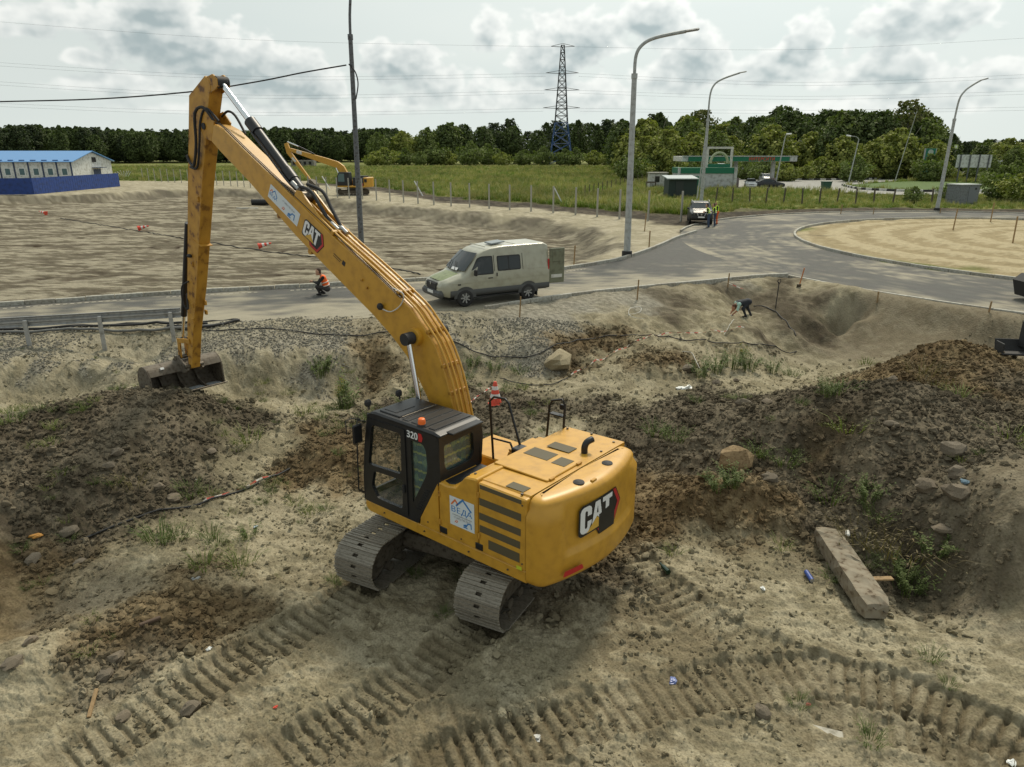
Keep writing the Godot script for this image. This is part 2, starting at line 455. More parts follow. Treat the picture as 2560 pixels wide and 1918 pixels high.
# ------------------------------------------------------------------ terrain
# surveyed points: x, z, height and the soil there (s sand, d dark soil, b loose brown soil, g gravel, t tracked dirt, p smooth cut slope)
const SURVEY := [[-5.85, -6.94, 0, "t"], [-4.57, -6.85, 0, "t"], [-3.4, -7, 0, "t"], [-1.89, -6.94, 0, "t"], [0, -6.88, 0, "t"], [1.58, -6.92, 0.02, "t"], [3.06, -6.88, 0, "s"], [4.52, -6.86, 0.02, "t"], [6.11, -6.89, 0.05, "t"], [6.99, -8.06, 0.05, "s"], [6.33, -8.73, 0.04, "s"], [4.45, -7.81, 0, "t"], [4.8, -10.14, 0.02, "s"], [6.12, -9.47, 0.05, "s"], [3.86, -9.31, 0.02, "s"], [2.8, -10.14, 0.02, "t"], [2.03, -9.53, 0, "t"], [1.66, -11.76, 0.03, "b"], [1.97, -10.83, 0.03, "d"], [2.64, -11.04, 0.06, "s"], [2.54, -8.96, 0, "t"], [1.08, -9.53, 0, "t"], [0.42, -8.78, 0, "s"], [0.11, -8.08, 0.03, "s"], [-1.02, -8.28, 0, "t"], [-2.16, -8.28, 0, "s"], [-2.8, -7.53, 0, "s"], [-3.67, -9.51, 0.02, "s"], [-4.13, -8.25, 0.02, "t"], [-5.32, -12.3, 0.06, "s"], [-4.29, -13.7, 0.03, "s"], [-4.17, -11.1, 0.02, "s"], [-3.13, -13.05, 0, "s"], [-1.27, -10.8, -0.03, "t"], [-1.78, -9.56, -0.02, "t"], [-2.81, -9.34, 0, "t"], [-0.2, -10.21, -0.03, "d"], [1.19, -10.75, 0, "d"], [-6.11, -7.36, 0.03, "s"], [-5.22, -7.64, 0.03, "s"], [-6.76, -7.78, 0.03, "s"], [-6.85, -11.21, 0.2, "s"], [-6.16, -10.98, 0.22, "s"], [-7.28, -10.63, 0, "p"], [-7.57, -10.12, -0.2, "p"], [-7.95, -9.76, -0.25, "b"], [-6.5, -10.08, 0.06, "p"], [-5.68, -10.1, 0.28, "b"], [-4.91, -9.83, 0.24, "b"], [-4.92, -9.2, 0.1, "b"], [-5.71, -9.01, 0.32, "b"], [-6.3, -8.52, 0.42, "b"], [-6.8, -8.23, 0.45, "s"], [-5.53, -8.57, 0.1, "d"], [-5.78, -8.29, 0.06, "d"], [-6.42, -8.14, 0.12, "s"], [-4.75, -8.26, 0.08, "s"], [-8.48, -10.88, 0, "b"], [-7.9, -11.1, 0.02, "b"], [-8.43, -10.17, 0, "b"], [-4.62, -9.68, 0.04, "b"], [-7.46, -11.23, 0.1, "s"], [-11.09, -14.31, 1.4, "d"], [-10.32, -14.76, 1.46, "d"], [-9.58, -15.53, 1.51, "d"], [-9.1, -16.25, 1.51, "d"], [-8.4, -16.6, 1.46, "d"], [-7.57, -16.69, 1.25, "d"], [-6.98, -16.81, 0.78, "d"], [-9.09, -13.79, 1.2, "d"], [-8.31, -14.37, 1.14, "d"], [-7.54, -14.97, 0.99, "d"], [-9.88, -13.14, 1.04, "d"], [-8.97, -12.92, 0.88, "d"], [-8.11, -13.38, 0.75, "d"], [-7.32, -13.95, 0.57, "d"], [-6.85, -15.14, 0.52, "d"], [-9.14, -12.32, 0.57, "d"], [-8.24, -12.61, 0.42, "d"], [-7.41, -13.16, 0.31, "d"], [-6.76, -13.53, 0.21, "d"], [-9.28, -11.67, 0.42, "d"], [-8.48, -11.76, 0.2, "d"], [-7.6, -12.2, 0.12, "d"], [-6.48, -15.61, 0.42, "s"], [-6.01, -14.74, 0.2, "s"], [-6.1, -13.53, 0.12, "s"], [-6.52, -12.38, 0.1, "s"], [-8.97, -11.06, 0.25, "b"], [-4.3, -15.3, 0.5, "b"], [-3.77, -15.42, 0.5, "b"], [-4.98, -15.29, 0.25, "b"], [-3.98, -14.63, 0.25, "b"], [-4.74, -14.74, 0.1, "b"], [-3.49, -14.43, 0.15, "b"], [-5.83, -16.29, 0.45, "s"], [-6.56, -16.97, 0.5, "d"], [-6.27, -18.03, 0.55, "s"], [-5.15, -17.86, 0.5, "s"], [-4.84, -16.63, 0.42, "b"], [-4.04, -17.69, 0.45, "d"], [-3.09, -18.44, 0.4, "d"], [-2.41, -17.36, 0.35, "d"], [-5.55, -15.65, 0.3, "s"], [-14.88, -19.83, 1.38, "g"], [-13.58, -19.62, 1.38, "g"], [-12.43, -19.62, 1.38, "g"], [-11.39, -19.83, 1.38, "g"], [-10.23, -20.34, 1.38, "g"], [-9.43, -20.7, 1.38, "g"], [-8.28, -20.86, 1.36, "g"], [-7.2, -21.3, 1.34, "g"], [-5.81, -21.69, 1.3, "g"], [-4.51, -21.42, 1.05, "b"], [-3.96, -21.09, 0.95, "b"], [-5.04, -20.97, 1.05, "s"], [-14.5, -19.2, 1.15, "s"], [-14.13, -19.53, 1.25, "s"], [-12.96, -19.49, 1.25, "s"], [-11.85, -19.57, 1.25, "s"], [-10.78, -19.73, 1.25, "s"], [-9.67, -20.1, 1.24, "s"], [-8.6, -20.38, 1.22, "s"], [-7.63, -20.67, 1.2, "s"], [-6.62, -20.96, 1.18, "s"], [-13.12, -19.68, 1, "s"], [-11.59, -20.08, 1, "s"], [-9.9, -20.28, 1, "s"], [-8.58, -20.24, 0.95, "s"], [-7.14, -20.2, 0.9, "s"], [-6.01, -20.45, 0.95, "g"], [-13.61, -18.68, 0.55, "s"], [-12.17, -19.29, 0.52, "s"], [-11.42, -20.28, 0.5, "s"], [-8.05, -19.87, 0.32, "s"], [-6.7, -20.12, 0.3, "s"], [-5.23, -20.5, 0.3, "s"], [-4.21, -20.89, 0.3, "b"], [-3.2, -19.97, 0.6, "s"], [-3.52, -21.52, 1.15, "s"], [-2.6, -22.32, 1.2, "s"], [-1.73, -22.93, 1.38, "g"], [-0.68, -23.41, 1.4, "g"], [0.57, -24.83, 1.42, "g"], [1.73, -25, 1.38, "g"], [0.27, -22.83, 1.2, "g"], [1.04, -22.25, 0.95, "g"], [-1.36, -23.33, 0.65, "s"], [-0.41, -23.4, 0.7, "s"], [0.52, -22.35, 0.65, "g"], [-1.7, -22.27, 0.4, "s"], [-0.39, -21.99, 0.35, "s"], [1.61, -23.07, 1, "b"], [1.81, -21.99, 0.35, "b"], [2.75, -23.63, 0.85, "b"], [0.62, -20.78, 0.27, "s"], [-0.46, -19.31, 0.33, "d"], [-1.53, -19.82, 0.4, "d"], [1.8, -20.2, 0.4, "s"], [0.79, -18.72, 0.3, "d"], [-0.32, -17.61, 0.25, "d"], [-1.39, -17.78, 0.3, "d"], [2.51, -19.05, 0.3, "d"], [1.26, -17.29, 0.15, "s"], [2.58, -26.5, 1.5, "g"], [3.21, -25.35, 1.3, "s"], [4.98, -27.25, 1.5, "g"], [4.75, -25.78, 1.2, "s"], [6.66, -27.74, 1.4, "d"], [6.04, -26.22, 1.1, "d"], [3.95, -24.36, 0.95, "b"], [4.78, -24.18, 0.85, "s"], [3.29, -22.45, 0.62, "s"], [4.06, -21.66, 0.85, "b"], [5.95, -24.37, 0.8, "s"], [5.39, -21.9, 0.78, "b"], [2.74, -21.08, 0.5, "s"], [3.94, -20.83, 0.45, "s"], [4.88, -20.58, 0.4, "s"], [3.69, -19.31, 0.33, "s"], [4.68, -18.63, 0.45, "d"], [3.84, -17.74, 0.43, "d"], [9.13, -28.4, 0.85, "s"], [9.94, -29.4, 0.8, "d"], [9.11, -30.72, 1.05, "d"], [8.78, -30.28, 1.4, "s"], [11.25, -31.99, 1.35, "s"], [10.2, -32.18, 1.5, "g"], [11.45, -30.92, 1.1, "d"], [12.23, -31.72, 1.4, "d"], [13.12, -31.22, 1.4, "s"], [13.04, -29.71, 1.25, "d"], [11.73, -28.86, 1, "d"], [7.36, -26.68, 1.15, "s"], [8.09, -25.99, 1, "s"], [9.24, -25.75, 0.75, "d"], [10.76, -26.59, 0.7, "d"], [12.36, -27.53, 0.8, "d"], [6.8, -24.37, 0.8, "s"], [8.22, -24.77, 0.55, "s"], [10.26, -26.21, -0.15, "s"], [11.8, -27.03, -0.05, "d"], [13.08, -27.65, -0.55, "p"], [10.94, -24.1, -0.3, "s"], [9.36, -23.71, -0.18, "s"], [7.56, -22.54, 0.32, "s"], [10.97, -22.57, -0.25, "s"], [6.45, -21.89, 0.38, "s"], [5.57, -19.5, 0.51, "d"], [7.25, -19.64, 0.4, "s"], [8.42, -19.64, 0.4, "s"], [5.91, -18.3, 0.57, "d"], [13.67, -29.3, 1.5, "s"], [14.8, -28.2, 1.5, "p"], [16.16, -26.36, 1.5, "p"], [17.4, -24.79, 1.5, "p"], [13.47, -27.58, 0.95, "p"], [13.78, -28.23, -0.2, "p"], [14.25, -26.8, 0.65, "p"], [13.6, -25.31, 0.1, "p"], [15.01, -25.34, 0.55, "p"], [16.02, -24.58, 0.6, "p"], [17.09, -24.03, 0.6, "p"], [15.93, -25.76, 0.9, "p"], [11.77, -19.81, 1.77, "b"], [12.89, -19.78, 1.85, "b"], [13.39, -18.72, 1.7, "b"], [11.12, -19.52, 1.35, "b"], [10.19, -19.14, 0.99, "b"], [11.35, -17.83, 1.63, "b"], [11.81, -17.03, 1.56, "b"], [12.72, -17.03, 1.56, "d"], [10.84, -16.21, 1.42, "d"], [3.27, -16.87, 0.43, "d"], [4.18, -16.53, 0.78, "d"], [5.04, -16.13, 1.14, "d"], [5.81, -15.65, 1.42, "d"], [6.57, -15.28, 1.7, "d"], [7.42, -15.2, 1.92, "d"], [8.33, -15.28, 2.13, "d"], [8.89, -15.14, 2.13, "d"], [9.04, -14.53, 1.92, "d"], [3.07, -15.69, 0.28, "d"], [3.91, -15.26, 0.57, "d"], [4.77, -15.07, 0.85, "d"], [5.5, -14.6, 1.14, "d"], [6.23, -14.26, 1.28, "d"], [6.57, -13.89, 0.88, "b"], [5.73, -13.91, 0.78, "d"], [4.96, -14.1, 0.5, "d"], [6.24, -13.19, 0.57, "d"], [6.26, -12.38, 0.28, "d"], [5.96, -11.96, 0.08, "d"], [7.3, -13.9, 1.7, "d"], [7.91, -13.45, 1.7, "d"], [8.61, -13.28, 1.77, "d"], [7.26, -12.84, 1.35, "d"], [7.84, -12.47, 1.35, "d"], [8.51, -12.38, 1.56, "d"], [6.91, -12.28, 0.85, "d"], [7.41, -11.82, 0.92, "d"], [7.86, -11.42, 1.21, "d"], [6.59, -11.94, 0.35, "d"], [7.04, -11.37, 0.43, "d"], [7.46, -11.17, 0.71, "d"], [8.24, -11.37, 1.63, "p"], [8.74, -11.23, 1.85, "p"], [8.22, -10.31, 1.42, "p"], [7.81, -10.68, 0.99, "p"], [7.78, -10.02, 0.71, "p"], [7.61, -10.69, 0.28, "d"], [8.08, -9.67, 0.35, "p"], [7.61, -10.17, 0.08, "d"], [7.2, -10.88, 0.08, "d"], [6.7, -11.3, 0.06, "d"], [5.98, -11.31, 0.05, "s"], [7.57, -9.47, 0.05, "s"], [3.95, -12.64, 0.71, "b"], [4.63, -12.85, 0.78, "b"], [5.43, -12.85, 0.78, "b"], [3.33, -12.66, 0.57, "b"], [3.28, -14.31, 0.21, "b"], [3.96, -14.57, 0.28, "d"], [4.7, -12.46, 0.5, "b"], [5.48, -12.46, 0.5, "b"], [4.1, -12.42, 0.08, "b"], [5.23, -12.26, 0.08, "b"], [2.94, -12.54, 0.1, "b"], [2.57, -13.71, 0.12, "b"], [5.99, -12.93, 0.43, "d"], [3.54, -11.74, 0.04, "s"], [4.58, -11.48, 0.03, "s"], [-9, -4, 0.05, "t"], [0, -3, 0, "t"], [9, -3, 0.05, "t"], [16, -5, 0.3, "s"], [-16, -6, 0.3, "s"], [-16, -12, 0.8, "d"], [-22, -16, 1.3, "d"], [-28, -14, 1.3, "s"], [-24, -20, 1.4, "g"], [18, -11, 1, "p"], [20, -16, 1, "p"], [24, -18, 1.4, "p"], [28, -14, 1.4, "s"], [22, -6, 0.5, "s"], [-24, -6, 0.5, "s"]]
# the edge of the road embankment towards the pit
const EDGE := [Vector2(-60, -15), Vector2(-24, -20.6), Vector2(-16.6, -22.3), Vector2(-10, -23.3), Vector2(-5, -24.4), Vector2(-1, -25.8), Vector2(2.8, -28.6), Vector2(8.4, -31.4), Vector2(12, -33), Vector2(13.4, -32.2), Vector2(15.8, -28.3), Vector2(18.3, -24.6), Vector2(24, -19), Vector2(34, -15.5), Vector2(60, -14)]
const FIELD := [Vector2(-140, -92), Vector2(-72, -98), Vector2(-59, -101), Vector2(-54, -114), Vector2(-47, -118), Vector2(-36, -111), Vector2(-18.5, -87.5), Vector2(-7.5, -75), Vector2(0.7, -66.4), Vector2(6, -58.6), Vector2(7.6, -50), Vector2(6.2, -42.5), Vector2(3, -37.8), Vector2(0, -35), Vector2(-4, -33.6), Vector2(-9.9, -31.4), Vector2(-14, -30.2), Vector2(-20, -27.6), Vector2(-60, -18), Vector2(-140, -5)]
# ruts pressed by crawler tracks: way, half width
const RUTS := [[[Vector2(-2.58, -10.51), Vector2(-3.09, -9.69), Vector2(-3.81, -8.78), Vector2(-4.62, -7.71), Vector2(-5.37, -6.79)], 0.42, 1, 0.7], [[Vector2(-0.5, -9.43), Vector2(-1.27, -8.44), Vector2(-2.02, -7.6), Vector2(-2.83, -6.77)], 0.42, 1, 0.7], [[Vector2(-0.79, -6.85), Vector2(0.36, -7.26), Vector2(1.74, -7.81), Vector2(3.24, -8.28), Vector2(4.4, -8.36), Vector2(5.34, -7.96), Vector2(5.97, -7.46), Vector2(6.39, -7)], 0.45, 1.1, 1.0], [[Vector2(4.36, -7.6), Vector2(5.23, -7.26), Vector2(6.19, -6.7)], 0.4, 0.8, 0.7], [[Vector2(1.74, -12.4), Vector2(2.28, -11), Vector2(2.87, -9.84), Vector2(3.47, -9.05), Vector2(4.1, -8.61)], 0.42, 0.9, 0.7], [[Vector2(-4.25, -6.7), Vector2(-3.18, -6.94), Vector2(-1.94, -7.19), Vector2(-0.69, -7.53)], 0.35, 0.5, 0.7], [[Vector2(-1.35, -6.7), Vector2(-0.15, -7.26), Vector2(0.76, -7.81)], 0.4, 0.5, 0.7]]

var near_h := PackedFloat32Array()
var near_s: Array = []
const NX0 := -28.0
const NZ0 := -34.0
const NSTEP := 0.4
const NXN := 141
const NZN := 82
var far_h := PackedFloat32Array()
var far_s: Array = []
const FX0 := -150.0
const FZ0 := -190.0
const FSTEP := 1.25
const FXN := 241
const FZN := 145
var t1: FastNoiseLite
var t2: FastNoiseLite
var t3: FastNoiseLite
var t4: FastNoiseLite
var t5: FastNoiseLite

func edge_side(x: float, z: float) -> float:
	# distance to the embankment edge, positive on the pit's side
	var p := Vector2(x, z)
	var best := 1e9
	var sgn := 1.0
	for i in EDGE.size() - 1:
		var a: Vector2 = EDGE[i]
		var b: Vector2 = EDGE[i + 1]
		var q := Geometry2D.get_closest_point_to_segment(p, a, b)
		var d := q.distance_to(p)
		if d < best - 1e-5:
			best = d
			sgn = signf((b - a).cross(p - a))
	return best * sgn

func field_in(x: float, z: float) -> float:
	# depth inside the levelled field, negative outside
	var p := Vector2(x, z)
	var best := 1e9
	for i in FIELD.size():
		var q := Geometry2D.get_closest_point_to_segment(p, FIELD[i], FIELD[(i + 1) % FIELD.size()])
		best = minf(best, q.distance_to(p))
	return best if Geometry2D.is_point_in_polygon(p, PackedVector2Array(FIELD)) else -best

func survey() -> void:
	var k := SURVEY.size()
	# heights: multiquadric through the surveyed points
	var a: Array = []
	for i in k:
		var row := PackedFloat64Array()
		row.resize(k + 1)
		for j in k:
			var dx: float = SURVEY[i][0] - SURVEY[j][0]
			var dz: float = SURVEY[i][1] - SURVEY[j][1]
			row[j] = -sqrt(dx * dx + dz * dz + 0.2) + (0.06 if i == j else 0.0)
		row[k] = SURVEY[i][2] - 0.5
		a.append(row)
	for i in k:
		var best := i
		for r in range(i + 1, k):
			if absf(a[r][i]) > absf(a[best][i]):
				best = r
		var tmp = a[i]
		a[i] = a[best]
		a[best] = tmp
		var pi: PackedFloat64Array = a[i]
		var inv := 1.0 / pi[i]
		for r in range(i + 1, k):
			var pr: PackedFloat64Array = a[r]
			var f := pr[i] * inv
			if f != 0.0:
				for cidx in range(i, k + 1):
					pr[cidx] -= f * pi[cidx]
				a[r] = pr
	var w := PackedFloat64Array()
	w.resize(k)
	for i in range(k - 1, -1, -1):
		var s: float = a[i][k]
		for j in range(i + 1, k):
			s -= a[i][j] * w[j]
		w[i] = s / a[i][i]
	var px := PackedFloat32Array()
	var pz := PackedFloat32Array()
	var soil := PackedInt32Array()
	for q in SURVEY:
		px.append(q[0])
		pz.append(q[1])
		soil.append("sdbgtp".find(q[3]))
	near_h.resize(NXN * NZN)
	for s in 6:
		var line := PackedFloat32Array()
		line.resize(NXN * NZN)
		near_s.append(line)
	var sums := PackedFloat32Array()
	sums.resize(6)
	for iz in NZN:
		var z := NZ0 + iz * NSTEP
		for ix in NXN:
			var x := NX0 + ix * NSTEP
			var id := iz * NXN + ix
			var e := edge_side(x, z)
			var h := 1.42
			if e > -1.0:
				h = 0.5
				sums.fill(0.0)
				for i in k:
					var dx := x - px[i]
					var dz := z - pz[i]
					var q := dx * dx + dz * dz
					h -= w[i] * sqrt(q + 0.2)
					if q < 36.0:
						sums[soil[i]] += 1.0 / ((q + 0.08) * (q + 0.08))
				h = lerpf(1.6, h, smoothstep(0.0, 1.3, e)) if e > 0.0 else lerpf(1.6, 1.5, smoothstep(-0.1, -0.8, e))
				var total := 1e-6
				for s in 6:
					total += sums[s]
				for s in 6:
					near_s[s][id] = sums[s] / total
			else:
				h = far_height(x, z)
			near_h[id] = h

func far_height(x: float, z: float) -> float:
	var rd := Vector2(x, z).distance_to(RING)
	if rd < R_IN - 0.2:
		return ROAD + 0.06 + 0.25 * smoothstep(R_IN, 6.0, rd)
	if rd < R_OUT + 0.2:
		return ROAD - 0.1
	var f := field_in(x, z)
	if f > 0.0:
		return lerpf(ROAD - 0.05, 0.55, smoothstep(0.0, 2.4, f))
	if z > -70.0 and x < 30.0 and f > -13.0:
		return ROAD - 0.1 if z > -50.0 else lerpf(ROAD - 0.1, ROAD - 0.05, smoothstep(-50.0, -54.0, z))
	return ROAD - 0.02

func far_soil(x: float, z: float) -> int:
	# 0 field dirt, 1 pale sand, 2 grass, 3 dark soil, 4 island sand, 5 field bank, its shade put into the colour
	var rd := Vector2(x, z).distance_to(RING)
	if rd < R_IN:
		return 4
	var f := field_in(x, z)
	if f > 0.0:
		return 0 if f > 2.6 or z > -45.0 else 5
	if x > 16.0 and rd < R_OUT + 5.5 and z < -55.0:
		return 3
	if x < -38.0 and z > -150.0 and z < -90.0:
		return 1
	# haul track between the field and the fence
	var lim := 6.5 if x > -10.0 else 8.0 + (-10.0 - x) * 0.35
	if f > -lim:
		return 1
	if f > -lim - 6.0 and x < 26.0:
		return 3
	return 2

func lay_far() -> void:
	far_h.resize(FXN * FZN)
	for s in 6:
		var line := PackedFloat32Array()
		line.resize(FXN * FZN)
		far_s.append(line)
	for iz in FZN:
		var z := FZ0 + iz * FSTEP
		for ix in FXN:
			var x := FX0 + ix * FSTEP
			var id := iz * FXN + ix
			far_h[id] = far_height(x, z)
			far_s[far_soil(x, z)][id] = 1.0

func bilinear(g: PackedFloat32Array, fx: float, fz: float, wide: int, deep: int) -> float:
	var ix := clampi(int(fx), 0, wide - 2)
	var iz := clampi(int(fz), 0, deep - 2)
	var u := clampf(fx - ix, 0.0, 1.0)
	var w := clampf(fz - iz, 0.0, 1.0)
	var id := iz * wide + ix
	return (g[id] * (1.0 - u) + g[id + 1] * u) * (1.0 - w) + (g[id + wide] * (1.0 - u) + g[id + wide + 1] * u) * w

func in_near(x: float, z: float) -> bool:
	return x > NX0 and x < NX0 + (NXN - 1) * NSTEP and z > NZ0 and z < NZ0 + (NZN - 1) * NSTEP

func plain_height(x: float, z: float) -> float:
	if in_near(x, z):
		return bilinear(near_h, (x - NX0) / NSTEP, (z - NZ0) / NSTEP, NXN, NZN)
	if x > FX0 and x < FX0 + (FXN - 1) * FSTEP and z > FZ0 and z < FZ0 + (FZN - 1) * FSTEP:
		return bilinear(far_h, (x - FX0) / FSTEP, (z - FZ0) / FSTEP, FXN, FZN)
	return ROAD - 0.02

const ROUGH := [0.55, 1.25, 1.15, 0.5, 0.5, 0.2]
var soil_now := PackedFloat32Array([0, 0, 0, 0, 0, 0])
var is_near := false
var rut_depth := 0.0
var rut_mark := 0.0

func soils(x: float, z: float) -> void:
	# fills soil_now with shares, their borders broken up
	var wx := x + t3.get_noise_2d(x * 1.3, z * 1.3) * 0.55
	var wz := z + t3.get_noise_2d(x * 1.3 + 70.0, z * 1.3) * 0.55
	is_near = in_near(wx, wz) and in_near(x, z)
	if is_near:
		var fx := (wx - NX0) / NSTEP
		var fz := (wz - NZ0) / NSTEP
		for s in 6:
			soil_now[s] = bilinear(near_s[s], fx, fz, NXN, NZN)
		if soil_now[0] + soil_now[1] + soil_now[2] + soil_now[3] + soil_now[4] + soil_now[5] < 0.5:
			is_near = false
	if not is_near:
		wx = x + t1.get_noise_2d(x * 0.5, z * 0.5) * 2.2
		wz = z + t1.get_noise_2d(x * 0.5 + 70.0, z * 0.5) * 2.2
		if wx > FX0 and wx < FX0 + (FXN - 1) * FSTEP and wz > FZ0 and wz < FZ0 + (FZN - 1) * FSTEP:
			for s in 6:
				soil_now[s] = bilinear(far_s[s], (wx - FX0) / FSTEP, (wz - FZ0) / FSTEP, FXN, FZN)
		else:
			soil_now.fill(0.0)
			soil_now[2] = 1.0

func rut(x: float, z: float) -> void:
	rut_depth = 0.0
	rut_mark = 0.0
	if z < -17.0:
		return
	var p := Vector2(x, z)
	for r in RUTS:
		var line: Array = r[0]
		var half: float = r[1]
		var along := 0.0
		var best := 1e9
		var s := 0.0
		for i in line.size() - 1:
			var a: Vector2 = line[i]
			var b: Vector2 = line[i + 1]
			var q := Geometry2D.get_closest_point_to_segment(p, a, b)
			var d := q.distance_to(p)
			if d < best:
				best = d
				s = along + q.distance_to(a)
			along += a.distance_to(b)
		if best > half + 0.3:
			continue
		var wob := t2.get_noise_2d(x * 2.0, z * 2.0)
		best += wob * 0.05
		var keep := clampf(1.0 + 0.8 * t1.get_noise_2d(x * 0.7 + 9.0, z * 0.7), 0.55, 1.0) * float(r[2])
		var into := smoothstep(half + 0.02, half - 0.06, best)
		var bar := absf(fposmod(s / 0.2 + wob * 0.07, 1.0) - 0.5) * 2.0
		bar = smoothstep(0.55, 0.82, bar)
		var berm := exp(-pow((best - half - 0.06) / 0.07, 2.0))
		rut_depth += keep * (into * (-0.03 - 0.055 * bar + 0.02 * wob) + berm * (0.035 + 0.07 * absf(wob)))
		rut_mark = maxf(rut_mark, keep * into * (0.4 + 0.6 * bar) * float(r[3]))  # darkens the rut floor, most along the pressed grooves

# wheel ways across the levelled field
const WAYS := [[Vector2(-70, -62), Vector2(-40, -55), Vector2(-15, -50), Vector2(2, -47)], [Vector2(-60, -95), Vector2(-35, -78), Vector2(-14, -60), Vector2(-2, -40)], [Vector2(-45, -36), Vector2(-25, -38), Vector2(-8, -42), Vector2(5, -52)], [Vector2(-55, -48), Vector2(-30, -66), Vector2(-20, -82)], [Vector2(-34, -26), Vector2(-24, -40), Vector2(-26, -60)]]
var way_mark := 0.0
func wheel_way(x: float, z: float) -> void:
	way_mark = 0.0
	if z < -100.0:
		return
	var p := Vector2(x + 1.2 * t1.get_noise_2d(x * 0.2, z * 0.2), z)
	for l in WAYS:
		for i in l.size() - 1:
			var d := Geometry2D.get_closest_point_to_segment(p, l[i], l[i + 1]).distance_to(p)
			if d < 1.6:
				way_mark = maxf(way_mark, exp(-pow((d - 0.95) / 0.24, 2.0)) * clampf(0.7 + 1.3 * t1.get_noise_2d(x * 0.4, z * 0.4), 0.0, 1.0))

func height(x: float, z: float) -> float:
	var h := plain_height(x, z)
	soils(x, z)
	if is_near:
		var rough := 0.0
		for s in 6:
			rough += ROUGH[s] * soil_now[s]
		rut(x, z)
		var lump := t2.get_noise_2d(x, z)
		var crumb := t4.get_noise_2d(x, z)
		var calm := 1.0 - 0.75 * clampf(rut_mark * 3.0, 0.0, 1.0)
		var crust := 1.0 - absf(t2.get_noise_2d(x * 1.1 + t4.get_noise_2d(x * 0.4, z * 0.4) * 0.4, z * 1.5 + 77.0)) * 2.2
		h += calm * (soil_now[0] + soil_now[4] * 0.8) * 0.05 * maxf(crust, 0.0) * maxf(crust, 0.0)
		h += calm * rough * (t1.get_noise_2d(x, z) * 0.16 + lump * 0.085 + absf(crumb) * 0.034) + rut_depth
		if soil_now[0] > 0.3 and h > 0.5 and h < 1.4:
			# rills washed down the sandy bank
			h += soil_now[0] * (0.16 * t5.get_noise_2d(x * 2.6, z * 0.5) + 0.12 * absf(t5.get_noise_2d(x * 1.1, z * 0.9 + 20.0)))
	elif Vector2(x, z).distance_to(RING) < R_IN - 0.3:
		var rd := Vector2(x, z).distance_to(RING)
		h += 0.05 * sin(rd * 2.4 + 2.0 * t1.get_noise_2d(x, z)) * smoothstep(R_IN - 0.4, R_IN - 1.5, rd) + 0.02 * t2.get_noise_2d(x, z)
	elif soil_now[0] > 0.01 or soil_now[5] > 0.01:
		wheel_way(x, z)
		# graded in long passes
		var pass_ := t5.get_noise_2d(x * 0.12, z * 1.1)
		h += (soil_now[0] + 0.6 * soil_now[5]) * (0.025 * pass_ + 0.05 * t5.get_noise_2d(x * 0.35, z * 2.4) + 0.08 * t2.get_noise_2d(x * 0.5, z)) - 0.05 * way_mark
	elif soil_now[2] > 0.05 or soil_now[3] > 0.05:
		h += 0.12 * (soil_now[2] + soil_now[3]) * t1.get_noise_2d(x * 0.6, z * 0.6)
	return h

